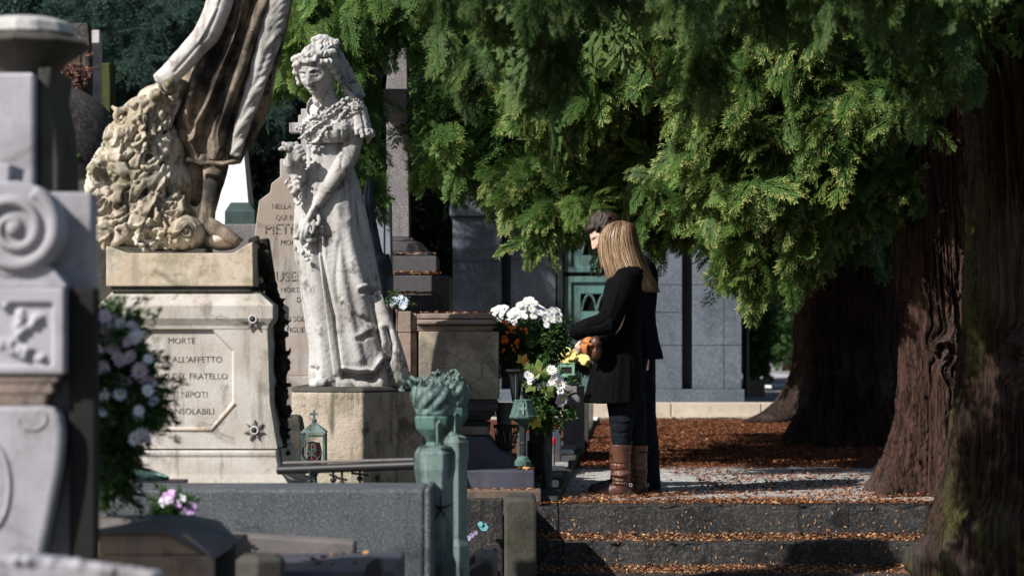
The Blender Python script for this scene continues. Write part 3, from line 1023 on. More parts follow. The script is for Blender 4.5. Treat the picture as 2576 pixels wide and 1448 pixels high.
# ------------------------------------------------------------------ trunks
def trunk_mesh(name, path, R0, H0, H1, nth, nz, seed, flare=0.5, fh=0.5, lobes=5, knots=(), amp=0.03, twist=0.25, burl=None, fr=7.0):
    z = np.linspace(H0, H1, nz)
    th = np.linspace(0, 2 * np.pi, nth, endpoint=False)
    Z, TH = np.meshgrid(z, th, indexing='ij')
    zf, tf = Z.ravel(), TH.ravel()
    pa = np.array(path, float)                      # z, x, y, radius
    cx = np.interp(zf, pa[:, 0], pa[:, 1])
    cy = np.interp(zf, pa[:, 0], pa[:, 2])
    rr = np.interp(zf, pa[:, 0], pa[:, 3])
    h = np.clip((zf - H0) / fh, 0, 50)
    t2 = tf + twist * (zf - H0)
    lob = 0.5 + 0.5 * np.cos(lobes * t2 + 1.7 * np.sin(t2 * 2 + seed) + seed)
    r = rr * (1 + flare * np.exp(-h * 1.1) * (0.35 + 0.9 * lob) + 0.07 * np.cos(lobes * t2 + seed) * np.exp(-h * 0.15))
    ft, fz = t2.copy(), zf.copy()
    kn = np.zeros(len(zf))
    for (kt, kz, ks) in knots:
        dt = ((tf - kt + np.pi) % (2 * np.pi) - np.pi) * R0
        dz = zf - kz
        q = np.sqrt(dt ** 2 + (dz * 0.8) ** 2)
        g_ = np.exp(-(q / (ks * 2.2)) ** 2)
        ft += g_ * np.sign(dt) * 0.10 / R0 * (1 - np.exp(-(dt / ks) ** 2)) * -1.6 * ks / 0.06 * 0.5
        ft += g_ * 0.25 * np.sin(dz / ks)
        kn += ks * (0.75 * np.exp(-((q - ks) / (ks * 0.42)) ** 2) - 0.9 * np.exp(-(q / (ks * 0.55)) ** 2))
        kn += ks * 0.12 * np.sin(q / ks * 14) * np.exp(-(q / (ks * 1.3)) ** 2)
    p3 = np.stack([np.cos(ft) * fr * R0 * 2, np.sin(ft) * fr * R0 * 2, fz * 0.9 + seed], 1)
    w1 = fbm(p3 * np.array((0.5, 0.5, 1.0)), 3, seed) * 2.2
    n1 = fbm(p3 * np.array((1.4, 1.4, 0.55)) + w1[:, None] * np.array((0.5, 0.5, 0)), 3, seed + 5)
    n2 = fbm(p3 * np.array((4.2, 4.2, 1.0)) + w1[:, None] * np.array((1, 1, 0)), 3, seed + 9)
    rid = 1 - np.abs(2 * n1 - 1) * 2.2
    rid2 = 1 - np.abs(2 * n2 - 1) * 2.2
    n3 = fbm(p3 * np.array((9.0, 9.0, 2.2)) + w1[:, None] * np.array((1.5, 1.5, 0.4)), 2, seed + 13)
    n4 = fbm(p3 * np.array((2.2, 2.2, 3.2)), 3, seed + 17)
    pat = 0.45 + 1.1 * sstep(0.35, 0.65, fbm(p3 * np.array((0.5, 0.5, 0.8)), 2, seed + 19))
    r = r + amp * (rid - 0.35) * pat + amp * 0.5 * (rid2 - 0.4) + amp * 0.45 * (n3 - 0.5) + amp * 0.5 * sstep(0.5, 0.56, n4) * pat + kn
    r = r - amp * 0.75 * np.exp(-((n1 - 0.5) / 0.035) ** 2) - amp * 0.45 * np.exp(-((n2 - 0.47) / 0.035) ** 2) * pat
    x = cx + r * np.cos(tf)
    y = cy + r * np.sin(tf)
    if burl:
        for (bx, by, bz, br, ba) in burl:
            dd = np.sqrt((x - bx) ** 2 + (y - by) ** 2 + (zf - bz) ** 2)
            g_ = ba * np.exp(-(dd / br) ** 2) * (0.8 + 0.5 * fbm(np.stack([x, y, zf], 1) * 9, 3, seed))
            x += g_ * np.cos(tf)
            y += g_ * np.sin(tf)
    V = np.stack([x, y, zf], 1)
    j, k = np.meshgrid(np.arange(nz - 1), np.arange(nth), indexing='ij')
    k2 = (k + 1) % nth
    Q = np.stack([j * nth + k, j * nth + k2, (j + 1) * nth + k2, (j + 1) * nth + k], -1).reshape(-1, 4)
    me = np_mesh(name, V, Q)
    me.polygons.foreach_set("use_smooth", [True] * len(Q))
    return me, V

def moss_attr(me, w):
    a = me.attributes.new("moss", 'FLOAT', 'POINT')
    a.data.foreach_set("value", np.asarray(w, np.float32))

def branch(mb, pts, r0, r1, n=8):
    q = curve_pts(pts, 10)
    mb.tube(q, list(np.linspace(r0, r1, 10)), n)

# middle lit trunk (on the path)
X1 = px(2366, 15.3)
t1 = thing("cedar_tree", "reddish-barked cedar with two round knots, its flared base on the gravel beside the steps", "tree", (X1, 15.35, 0), "cedars along the right side of the path")
me, V = trunk_mesh("trunk", ((0, X1 - 0.03, 15.35, .25), (0.5, X1, 15.35, .222), (1.4, X1, 15.35, .215), (3.2, X1 + 0.01, 15.35, .205), (9, X1, 15.5, .1)), 0.23, -0.03, 5.0, 300, 620, 3,
                   flare=0.85, fh=0.42, lobes=6, knots=((-math.pi / 2 - 0.12, 0.885, 0.036), (-math.pi / 2 + 0.42, 0.70, 0.045), (-math.pi / 2 + 0.95, 1.75, 0.06), (-math.pi / 2 + 0.5, 2.15, 0.025)), amp=0.055, fr=6.0, twist=.35)
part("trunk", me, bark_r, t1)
# trunks behind, bark colour darkened for shade
X2 = px(2165, 22)
t2 = thing("cedar_tree", "broad cedar with bark darkened for deep shade, directly left of the reddish trunk with knots", "tree", (X2, 22.2, 0), "cedars along the right side of the path")
me, V = trunk_mesh("trunk", ((0, X2, 22.2, .43), (0.6, X2, 22.2, .38), (3, X2 + 0.02, 22.2, .34), (9, X2, 22.2, .1)), 0.38, -0.03, 4.2, 220, 300, 12, flare=0.5, fh=0.35, lobes=6, knots=((-1.7, 1.0, 0.05),), amp=0.04)
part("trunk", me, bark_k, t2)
X3 = px(2085, 28)
t3 = thing("cedar_tree", "farthest shade-darkened cedar trunk with spreading roots reaching the pale kerb", "tree", (X3, 28.4, 0), "cedars along the right side of the path")
me, V = trunk_mesh("trunk", ((0, X3 - 0.05, 28.4, .38), (0.6, X3, 28.4, .32), (3, X3, 28.4, .28), (9, X3, 28.4, .1)), 0.35, -0.03, 4.2, 180, 240, 21, flare=1.3, fh=0.22, lobes=5, amp=0.03)
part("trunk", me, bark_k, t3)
rt = MB()
branch(rt, [(X3 - .25, 28.2, .12), (X3 - 0.55, 28.0, .05), (X3 - 0.8, 27.9, .03), (X3 - 1.0, 27.85, -.03)], 0.10, 0.04)
part("root", rt, bark_k, t3, smooth=60)
# near right trunk with mossy burl
X0 = px(2560, 12.4)
t0 = thing("cedar_tree", "nearest cedar at the right edge, mossy bark swelling into a big burl at its foot", "tree", (X0, 12.4, LOW), "cedars along the right side of the path")
pth = []
for Yp, Xl in ((2100, 2230), (1448, 2335), (1380, 2335), (1300, 2352), (1240, 2380), (1150, 2405), (1000, 2430), (850, 2440), (600, 2450), (300, 2455), (0, 2460), (-300, 2465)):
    z_ = pz(Yp, 12.4)
    r_ = (2700 - Xl) / F * 12.4 / 2
    pth.append((z_, px((2700 + Xl) / 2, 12.4), 12.4, r_ * 0.97))
me, V = trunk_mesh("trunk", pth, 0.27, LOW - 0.6, 3.4, 340, 640, 33, flare=0.0, fh=0.5, lobes=5, knots=((-math.pi / 2 - 0.30, pz(890, 12.1), 0.055),), amp=0.042, fr=7.0,
                   burl=((px(2335, 12.1), 12.2, pz(1405, 12.1), .13, .15), (px(2430, 12.1), 12.1, pz(1330, 12.1), .10, .04), (px(2300, 12.1), 12.2, pz(1560, 12.1), .2, .06)))
mo = np.exp(-((V[:, 0] - px(2440, 12.2)) / 0.10) ** 2) * 0.9 + sstep(pz(1290, 12.2), pz(1400, 12.2), V[:, 2]) * 0.55
moss_attr(me, np.clip(mo, 0, 1))
part("trunk", me, bark_m, t0)

# ------------------------------------------------------------------ crowns
LOWT = [(1065, 350), (1130, 370), (1200, 380), (1250, 430), (1340, 430), (1410, 480), (1480, 480), (1560, 430), (1650, 480), (1720, 490), (1790, 450), (1845, 540), (1845, 645), (1900, 650), (1960, 640), (2000, 560), (2080, 520), (2140, 500), (2260, 450), (2285, 300), (2330, 200)]
LOWF = [(1090, -120), (1180, -20), (1260, -70), (1340, -50), (1390, -10), (1450, -80), (1600, -30), (1700, -50), (1760, 0), (1830, -70), (1950, -40), (2100, -10), (2200, 10), (2330, 50), (2400, 30), (2440, -60), (2500, -120)]
rng = np.random.default_rng(5)
cr = Crown(FR)
XY = np.stack([rng.uniform(1145, 2330, 2700), rng.uniform(-60, 700, 2700)], 1)
m_ = (XY[:, 1] < low_y(XY[:, 0], LOWT)) & (fbm(np.stack([XY[:, 0] * .006, XY[:, 1] * .0078, 0 * XY[:, 0]], 1), 3, 77) < .515)
XY = XY[m_][:900]
dd_ = np.where(XY[:, 0] < 1780, rng.uniform(16.0, 17.8, len(XY)), rng.uniform(14.8, 16.9, len(XY)))
C = np.stack([(XY[:, 0] - CX) / F * dd_, dd_, CZ + (HY - XY[:, 1]) / F * dd_], 1)
clumps(cr, C, 10, 0.25, 0.07, rng=rng, flower=0.55, down=-0.7)
# loose boughs on the left edge, hanging behind the statues
for X, Y in ((735, -20), (752, 20), (770, 0), (745, 70), (765, 110), (730, 130), (795, -30), (850, -40), (880, 10), (905, 60), (905, 110), (900, 180), (915, 240), (915, 300), (910, 350), (920, -40), (950, -30), (970, -50), (1010, -40), (1110, 40), (1125, 130), (905, 400), (1130, 250), (1128, 330), (1130, 380)):
    d = rng.uniform(16.8, 18.4)
    c = np.array([tuple(P(X, Y, d))] * 3) + rng.normal(0, 0.08, (3, 3))
    clumps(cr, c, 7, 0.28, 0.05, rng=rng, flower=0.1, out=(-0.2, -0.3, -0.3), down=-0.8)
# the boughs reaching lowest, dense on purpose
for X, Y, d in ((1300, 500, 15.6), (1380, 540, 15.4), (1450, 545, 15.4), (1250, 450, 16), (1640, 560, 15.9), (1700, 570, 15.8), (1600, 540, 15.8), (1880, 650, 15.2), (1920, 670, 15.2), (1960, 640, 15.2), (1860, 600, 15.3), (1990, 560, 15.3), (1900, 560, 15.4), (2230, 430, 15.0), (2180, 480, 15.1), (2120, 470, 15.3), (1810, 560, 15.6),
                (1560, 500, 15.9), (1750, 540, 15.7), (1340, 450, 15.6), (1500, 520, 15.7), (1560, 470, 16), (1930, 600, 15.2)):
    X, Y = X + (22 if X < 1800 else 45), Y - 22
    d = d + (1.0 if X < 1780 else 0.1)
    c = np.array([tuple(P(X, Y, d))] * 3) + rng.normal(0, 0.06, (3, 3))
    clumps(cr, c, 9, 0.25, 0.05, rng=rng, flower=0.5)
C = sample([(1140, 420)] + LOWT[3:], 420, 17.6, 19.2, -40, rng)
cr.var = FRm
clumps(cr, C, 8, 0.32, 0.1, rng=rng, flower=0.06, gain=.6)  # back layer tinted darker for the shaded depth of the crown
# upper crown above the picture
cr.var = CO
n = 220
zz = rng.uniform(3.3, 8.5, n)
xx = rng.uniform(0, 1, n) * (3.6 - (zz - 3) * 0.45) + 1.1 + (zz - 3) * 0.7
yy = rng.uniform(0, 1, n) * 2.6 + 17.2 + (zz - 3) * 0.4
clumps(cr, np.stack([xx, yy, zz], 1), 10, 0.6, 0.2, rng=rng)
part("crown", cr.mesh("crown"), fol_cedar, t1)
bb = MB()
for (X, Y, d) in ((1300, 350, 17.0), (1500, 400, 17.0), (1700, 440, 16.9), (1900, 480, 16.2), (1600, 180, 17), (2050, 350, 16.0)):
    e = P(X, Y, d)
    s_ = Vector((X1, 15.5, e.z + 0.5))
    m1 = s_.lerp(e, 0.5) + Vector((0, 0.2, 0.05))
    branch(bb, [s_, m1, s_.lerp(e, 0.8) + Vector((0, 0, -0.09)), e], 0.022, 0.003)
part("branch", bb, twig_m, t1, smooth=60)

cr = Crown(FRm)
LOWB = [(1130, 360), (1200, 350), (1300, 370), (1400, 400), (1500, 400), (1700, 440), (1830, 460), (1900, 520), (2000, 545), (2080, 540), (2180, 560), (2300, 480), (2400, 300)]
C = sample(LOWB, 520, 19.2, 22.5, -60, rng)
clumps(cr, C, 8, 0.42, 0.14, rng=rng, gain=.45)  # deeper layer tinted darker again, as shaded foliage between the clumps
cr.var = CO
n = 230
zz = rng.uniform(2.6, 8.5, n)
xx = rng.uniform(0.6, 5.5, n)
yy = rng.uniform(19.6, 24.0, n)
m_ = (zz > 3.6) | ((xx / yy * F + CX > 2060))
clumps(cr, np.stack([xx, yy, zz], 1)[m_], 10, 0.7, 0.2, rng=rng)
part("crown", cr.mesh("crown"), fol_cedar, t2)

cr = Crown(CO)
n = 300
zz = rng.uniform(3.4, 9, n)
xx = rng.uniform(2.0, 6.5, n)
yy = rng.uniform(25.0, 30.0, n)
xx[:90] = rng.uniform(1.0, 2.4, 90)  # clumps added out of sight behind the canopy to shade this trunk
yy[:90] = rng.uniform(25.8, 27.6, 90)
zz[:90] = rng.uniform(3.1, 5.2, 90)
clumps(cr, np.stack([xx, yy, zz], 1), 10, 0.75, 0.25, rng=rng)
part("crown", cr.mesh("crown"), fol_cedar, t3)

cr = Crown(FR)
C = sample(LOWF, 190, 8.8, 10.6, -200, rng)
clumps(cr, C, 8, 0.20, 0.05, rng=rng, flower=0.08, out=(-0.2, -0.3, -0.3), down=-0.8)
for X, Y, d in ((2350, 130, 9.8), (2390, 110, 9.6), (2300, 100, 10), (2410, 30, 10.2), (1150, 90, 10.2), (1190, 130, 10.2), (1380, 80, 9.6), (1400, 110, 9.8), (1740, 100, 9.6), (1750, 140, 9.8), (1290, 30, 9.4)):
    c = np.array([tuple(P(X, Y, d))] * 3) + rng.normal(0, 0.05, (3, 3))
    clumps(cr, c, 6, 0.19, 0.03, rng=rng, flower=0.15, out=(-0.1, -0.2, -0.4), down=-0.9, jit=0.4)
cr.var = FRm
n = 130  # unseen clumps added overhead to shade the nearest trunk
xx = rng.uniform(0.1, 4.8, n)
yy = rng.uniform(10.0, 12.4, n)
zz = CZ + 0.137 * yy + 0.35 + rng.uniform(0, 1.0, n) ** 1.5 * 1.7 + np.clip(xx - 3, 0, 9) * 0.3
clumps(cr, np.stack([xx, yy, zz], 1), 10, 0.55, 0.15, rng=rng)
part("crown", cr.mesh("crown"), fol_front, t0)
bb = MB()
for (X, Y, d) in ((750, -160, 11.8), (1000, -120, 10.4), (1400, -160, 9.6), (1800, -140, 9.4), (2100, -130, 9.6), (2350, -60, 9.8)):
    e = P(X, Y, d)
    s_ = Vector((X0, 12.4, e.z + 0.4))
    branch(bb, [s_, s_.lerp(e, 0.5) + Vector((0, 0, 0.1)), e], 0.04, 0.008)
part("branch", bb, twig_m, t0, smooth=60)

# ------------------------------------------------------------------ blue cedar behind on the left
tb = thing("blue_cedar", "blue-green cedar with drooping needled boughs, behind the dark domed roof on the left", "tree", (-3.6, 33, 0))
tm, _ = trunk_mesh("trunk", ((0, -3.6, 33, .4), (9, -3.6, 33, .2)), 0.4, -0.03, 9, 60, 60, 8, flare=0.3)
part("trunk", tm, bark_k, tb)
cr = Crown(NT)
BT = [(60, 150), (150, 120), (230, 330), (300, 390), (420, 330), (480, 420), (640, 330), (760, 300), (900, 200)]
C = sample(BT, 60, 28.5, 30.5, -40, rng)
# drooping boughs: each a run of twigs along an arching limb
for c in C:
    a = rng.uniform(-.9, .9)
    L_ = rng.uniform(.7, 1.3)
    k = np.arange(9)[:, None] / 8
    pts_ = c + np.array((math.sin(a) * .9 - .1, -.55, 0)) * L_ * k + np.array((0, 0, -1)) * (.55 * L_ * k ** 1.7)
    clumps(cr, pts_, 5, 0.30, 0.03, rng=rng, down=-0.9, out=(0, -0.3, 0), jit=.5)
C = sample(BT, 80, 31, 32, -80, rng)
clumps(cr, C, 7, 0.5, 0.18, rng=rng, down=-0.45, out=(-0.1, -0.5, 0), gain=.6)
cr.var = NC
n = 80
clumps(cr, np.stack([rng.uniform(-7, -2.2, n), rng.uniform(32.5, 35, n), rng.uniform(2.0, 8, n)], 1), 10, 0.9, 0.3, rng=rng)
part("crown", cr.mesh("crown"), fol_blue, tb)

# dark evergreens closing the view
def evergreen(x, y, h, rad, label, n=170, z0=0.1, mat=None, size=0.9, g="dark evergreens closing the view behind the graves"):
    t = thing("evergreen_tree", label, "tree", (x, y, 0.1), g)
    tm, _ = trunk_mesh("trunk", ((0, x, y, .25), (h, x, y, .05)), 0.25, 0.0, h * 0.9, 20, 20, 5, flare=0.2)
    part("trunk", tm, bark_k, t)
    cr = Crown(NC if size > .5 else CO)
    z = rng.uniform(z0, h, n)
    a = rng.uniform(0, 2 * np.pi, n)
    r_ = rad * (1 - 0.8 * np.clip((z - 1) / h, 0, 1) ** 1.3) * np.sqrt(rng.uniform(0.2, 1, n)) * rng.uniform(0.75, 1.15, n)
    C = np.stack([x + r_ * np.cos(a), y + r_ * np.sin(a), z], 1)
    clumps(cr, C, 14, size, 0.3, rng=rng, out=(0, -0.3, 0), down=-0.3)
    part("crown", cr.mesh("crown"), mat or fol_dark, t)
for x, y, h, rad, l in ((-7.0, 36, 13, 2.8, "at the far left behind the blue cedar"), (-3.6, 37, 14, 2.6, "behind the blue cedar"), (-1.6, 36, 13, 2.4, "rising behind the white obelisk and the veiled statue"),
                        (0.0, 39, 14, 2.8, "rising behind the tall granite cross"), (3.0, 40, 15, 3.0, "behind the mausoleum"), (6.5, 46, 15, 3.2, "to the right, behind the cedar trunks"), (9.5, 48, 15, 3.4, "farthest right, behind the nearest trunk")):
    evergreen(x, y, h, rad, "tall dark evergreen " + l, 260, 0.1 if x < 3 else 2.6)
evergreen(6.75, 60, 6.5, 0.42, "slim dark evergreen standing in the gap right of the mausoleum", 120, 0.3, fol_bush, 0.35)
# round bushes in that gap
def bush(X, Y0, Y1, d, w, label, name="bush", flowers=None):
    c = P(X, (Y0 + Y1) / 2, d)
    b = P(X, Y1, d)
    h = (Y1 - Y0) / F * d
    cr = Crown(CO)
    n = 90
    q = rng.normal(0, 1, (n, 3))
    q /= np.linalg.norm(q, axis=1)[:, None]
    q *= rng.uniform(0.4, 1, n)[:, None] ** 0.5 * np.array((w / F * d, w / F * d, h / 2))
    clumps(cr, q + np.array(tuple(c)), 8, 0.3, 0.08, rng=rng, out=(0, -0.2, 0.1), down=-0.1)
    t = thing(name, label, "bush", (c.x, c.y, b.z), "bushes beyond the mausoleum")
    part("leaves", cr.mesh("leaves"), fol_bush, t)
bush(1952, 780, 880, 56, 22, "rounded green bush in the gap right of the mausoleum")
bush(1893, 720, 960, 45, 18, "dark bush pressed against the mausoleum's right side")
bush(2005, 700, 900, 60, 26, "dark bush beside the farthest cedar trunk")

# solid mass of far trees
Vw = MB()
nx, nz_ = 160, 50
xs = np.linspace(-90, 90, nx)
zs = np.linspace(-0.5, 34, nz_)
G = np.stack(np.meshgrid(xs, zs, indexing='ij'), -1).reshape(-1, 2)
dep = 150 + 14 * fbm(np.stack([G[:, 0] * .12, G[:, 1] * .12, 0 * G[:, 0]], 1), 4, 4) + 6 * fbm(np.stack([G[:, 0] * .7, G[:, 1] * .7, 0 * G[:, 0]], 1), 3, 5)
Vf = np.stack([G[:, 0], dep, G[:, 1]], 1)
Vb = np.stack([G[:, 0], np.full(len(G), 185.0), G[:, 1]], 1)
ii, jj = np.meshgrid(np.arange(nx - 1), np.arange(nz_ - 1), indexing='ij')
q0 = np.stack([ii * nz_ + jj, (ii + 1) * nz_ + jj, (ii + 1) * nz_ + jj + 1, ii * nz_ + jj + 1], -1).reshape(-1, 4)
me = np_mesh("far_wood", np.concatenate([Vf, Vb]), np.concatenate([q0, q0[:, ::-1] + len(Vf)]))
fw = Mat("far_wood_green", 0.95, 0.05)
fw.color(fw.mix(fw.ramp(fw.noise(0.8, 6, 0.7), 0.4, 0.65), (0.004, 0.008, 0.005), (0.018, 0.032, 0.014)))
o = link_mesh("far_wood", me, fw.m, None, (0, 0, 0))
o["kind"] = "stuff"
o["label"] = "dark far-off mass of trees closing the background"
o["category"] = "wood"
# ------------------------------------------------------------------ helpers for flowers
def flower_mb(r, petals=16, rings=3, lift=0.5, seed=0, wid=0.5):
    rr = random.Random(seed)
    mb = MB()
    for k in range(rings):
        rad = r * (1 - 0.27 * k)
        n = petals - 3 * k
        for i in range(n):
            a = 2 * math.pi * (i + 0.5 * k) / n + rr.uniform(-.08, .08)
            L = rad * rr.uniform(0.88, 1.05)
            w = math.pi * rad / n * wid * 1.6
            e = lift * 0.35 + 0.35 * k
            c, s = math.cos(a), math.sin(a)
            def q(u, v, h):
                return (u * c - v * s, u * s + v * c, h)
            mb.add([q(0.12 * L, 0, 0), q(0.55 * L, w, L * e * 0.5), q(L, 0, L * e * 0.75), q(0.55 * L, -w, L * e * 0.5)], [(0, 1, 2, 3)])
    return mb

def orient(o, d):
    o.rotation_mode = 'QUATERNION'
    o.rotation_quaternion = Vector(d).to_track_quat('Z', 'Y')

def put_flowers(parent, me, mat, spots, centre=None, rng_=R, name="flower"):
    W = Vector(parent.location)
    for (p, d, s) in spots:
        o = bpy.data.objects.new(name, me)
        COL.objects.link(o)
        o.parent = parent
        o.location = Vector(p) - W
        orient(o, d)
        o.scale = (s, s, s)
        if not me.materials:
            me.materials.append(mat)
            if centre:
                me.materials.append(centre)

def flower_me(r, petals, rings, seed=0, lift=0.5, centre=True, wid=0.5):
    mb = flower_mb(r, petals, rings, lift, seed, wid)
    n = len(mb.f)
    if centre:
        mb.ell((0, 0, r * 0.10), (r * 0.2, r * 0.2, r * 0.1), None, 8, 4)
    me = mb.mesh("flower")
    if centre:
        me.polygons.foreach_set("material_index", [0] * n + [1] * (len(me.polygons) - n))
    return me

def foliage(C, rad, n, size, seed, kind=0, per=8):
    r = np.random.default_rng(seed)
    cr = Crown((CO, FRl, FRm)[kind])
    q = r.normal(0, 1, (n, 3))
    q /= np.linalg.norm(q, axis=1)[:, None]
    q *= (r.uniform(0.2, 1, n) ** 0.5)[:, None] * np.array(rad)
    clumps(cr, q + np.array(tuple(C)), per, size, size * 0.2, rng=r, out=(0, -0.3, 0.1), down=-0.05)
    return cr.mesh("leaves")

# ------------------------------------------------------------------ headstone behind the veiled statue
dH = 16.6
hs = thing("headstone", "tall stepped headstone with capital letters carved in it, half hidden by the veiled woman statue", "headstone", P(772, 985, dH))
out = [(641, 945), (641, 582), (648, 527), (651, 504), (679, 483), (682, 461), (704, 444), (704, 399), (750, 399), (757, 289)]
out = out + [(1544 - x, y) for x, y in reversed(out[:-2])]
out = [(641, 945), (641, 582), (648, 527), (651, 504), (679, 483), (682, 461), (704, 444), (704, 399), (840, 399), (840, 444), (862, 461), (865, 483), (893, 504), (896, 527), (903, 582), (903, 945)]
part("slab", MB().prp(out, dH, 0.22), head_stone, hs, bevel=0.008)
cr_ = MB().prp([(757, 399), (757, 333), (727, 333), (727, 308), (750, 308), (750, 289), (757, 289), (757, 273), (790, 273), (790, 289), (797, 289), (797, 308), (820, 308), (820, 333), (790, 333), (790, 399)], dH + 0.05, 0.10)
part("cross", cr_, marble, hs, bevel=0.006)
part("base", MB().bxp(690, 930, 945, 1280, dH - 0.12, 0.5), head_stone, hs, bevel=0.01)
ins = None
for tx, X, Y, h in (("NELLA", 683, 519, 13), ("QUI RI", 692, 547, 13), ("PIETR", 665, 577, 26), ("MORT", 705, 610, 13), ("GIUSEPP", 662, 696, 24), ("MORTA", 705, 729, 13), ("DI", 745, 754, 13), ("UN SOLO", 707, 802, 13), ("E FIGLIE", 707, 829, 13)):
    s = h / F * dH
    part("inscription", text_mb(tx, s * 1.42, P(X, Y, dH - 0.001), 0.0015, "LEFT", 0.92), engr, hs)

# things behind, left
dw = 20.0
solo("grave_wall", "low grey speckled wall under the dark green block, left of the stepped headstone", "wall", MB().bxp(520, 700, 563, 1300, dw, 0.5), granite_l, bevel=0.01)
gb = MB()
a, b = P(565, 565, dw + 0.03), P(641, 531, dw + 0.03)
gb.sqloft([(a.x, b.x, dw + .03, dw + .33, a.z - .002), (a.x, b.x, dw + .03, dw + .33, b.z), (a.x + .04, b.x - .05, dw + .10, dw + .26, b.z + .075)])
solo("green_block", "dark green block with sloping top edges, resting on the low grey wall before the obelisk", "stone block", gb, green_st, bevel=0.005)
do = 20.8
ob = MB()
y0 = do
zA, zB, zC = P(0, 900, do).z, P(0, 80, do).z, P(0, 40, do).z
ob.sqloft([(px(484, do), px(636, do), y0, y0 + .5, 0.0), (px(490, do), px(629, do), y0 + .02, y0 + .48, pz(560, do)), (px(535, do), px(582, do), y0 + .17, y0 + .33, zB), (px(556, do), px(560, do), y0 + .24, y0 + .26, zC)])
solo("obelisk", "bright white marble obelisk seen between the two statues", "obelisk", ob, white_gran, bevel=0.006)

# bluish slab and dark bronze figure
dS = 17.9
bs = MB().bxp(905, 966, 490, 1000, dS, 0.35)
bs.prp([(966, 490), (981, 505), (984, 760), (984, 1000), (966, 1000)], dS + 0.01, 0.3)
solo("slab", "smooth bluish granite slab standing behind the dark bronze figure", "gravestone", bs, bluish_slab, bevel=0.006)
dB = 17.0
B_ = lambda X, Y, dy=0.0: P(X, Y, dB + dy)
fb = MB()
fb.tube(curve_pts([B_(972, 990, .05), B_(962, 900, .03), B_(955, 760, 0), B_(952, 690), B_(948, 640)], 20), list(interp([(.13,), (.14,), (.105,), (.10,), (.085,)], 20)[:, 0]), 20)
fb.tube(curve_pts([B_(945, 650), B_(938, 600), B_(930, 545), B_(928, 510), B_(929, 470), B_(930, 440)], 20), list(interp([(.06,), (.046,), (.040,), (.042,), (.033,), (.022,)], 20)[:, 0]), 16)
fb.ell(B_(930, 432), (.034, .02, .024))
for pts, r_ in ((((922, 436), (908, 438), (894, 435)), .0085), (((922, 432), (909, 431), (897, 428)), .008), (((925, 428), (916, 423), (908, 418)), .008), (((930, 426), (928, 417), (926, 408)), .0085), (((936, 428), (940, 418), (945, 407)), .009)):
    fb.tube([B_(*p) for p in pts], [r_ * 1.15, r_, r_ * .75], 8)
fb.ell(B_(905, 640, .1), (.09, .1, .12))
me = fuse(fb, 0.009, 3)
rough(me, 0.006, 7, 3)
bf = thing("bronze_figure", "dark polished bronze figure raising one arm with spread fingers, behind the veiled statue", "statue", B_(960, 1000))
part("body", me, bronze_b, bf)
part("base", MB().bxp(900, 1000, 985, 1275, dB - .1, 0.5), granite_d, bf, bevel=0.01)

# ------------------------------------------------------------------ tall granite cross on its stepped plinth
dC = 19.0
gc = thing("granite_cross", "tall pinkish granite cross seen edge-on, on a stepped dark plinth dusted with fallen leaves", "cross", P(1001, 960, dC))
sh = MB()
sh.sqloft([(px(973.5, dC), px(1029, dC), dC, dC + .30, pz(596, dC)), (px(971, dC), px(1026, dC), dC + .02, dC + .28, pz(289, dC)), (px(970, dC), px(1024, dC), dC + .03, dC + .27, pz(224, dC)), (px(979, dC), px(1022, dC), dC + .04, dC + .26, pz(120, dC))])
part("shaft", sh, granite_l, gc, bevel=0.006)
part("arm", MB().bxp(965, 1023, 223, 289, dC - 0.42, 1.14), granite_l, gc, bevel=0.006)
dp_ = dC - 0.12
pl = MB()
pl.bxp(962, 1040, 597, 606, dp_ + .04, .5)
q = [(1040, 606)] + [(1057 + 0 * i, 606) for i in range(0)] + [(1052, 607), (1062, 611), (1069, 618), (1075, 626), (1085, 632)]
pl.prp([(917, 632)] + [(2002 - x, y) for x, y in reversed(q)][1:] + q, dp_ + .0, .6)
pl.bxp(915, 1086, 632.5, 642, dp_ - .02, .66)
pl.bxp(904, 1098, 643, 689, dp_ - .06, .74)
part("plinth", pl, granite_d, gc, bevel=0.006)
pl2 = MB().bxp(873, 1130, 692, 1290, dp_ - .24, 1.1)
part("plinth", pl2, granite_d, gc, bevel=0.006)
pl3 = MB().bxp(900, 1098, 741, 1290, dp_ - .46, .21).bxp(1060, 1086, 775, 1290, dp_ - .60, .13)
part("footstone", pl3, slate, gc, bevel=0.006)
for (X0_, X1_, Yl, dd, dl, n, lb) in ((983, 1098, 690, dp_ - .235, .16, 420, "fallen leaves lined up on the ledge of the cross plinth, upper row"), (984, 1098, 741, dp_ - .455, .2, 360, "fallen leaves lined up on the ledge of the cross plinth, lower row"), (985, 1090, 642, dp_ - .055, .05, 60, "few fallen leaves on the top step of the cross plinth")):
    u = NR.uniform(0, 1, n)
    xx = NR.uniform(px(X0_, dd), px(X1_ + 8, dd), n)
    pts = np.stack([xx, dd + u * dl, np.full(n, pz(Yl, dd) + .012) + NR.uniform(0, .016, n) * (1 - u)], 1)
    litter("leaf_litter", leaves("leaf_litter", pts, 0.024, 0.95, 0.6, n), lb)

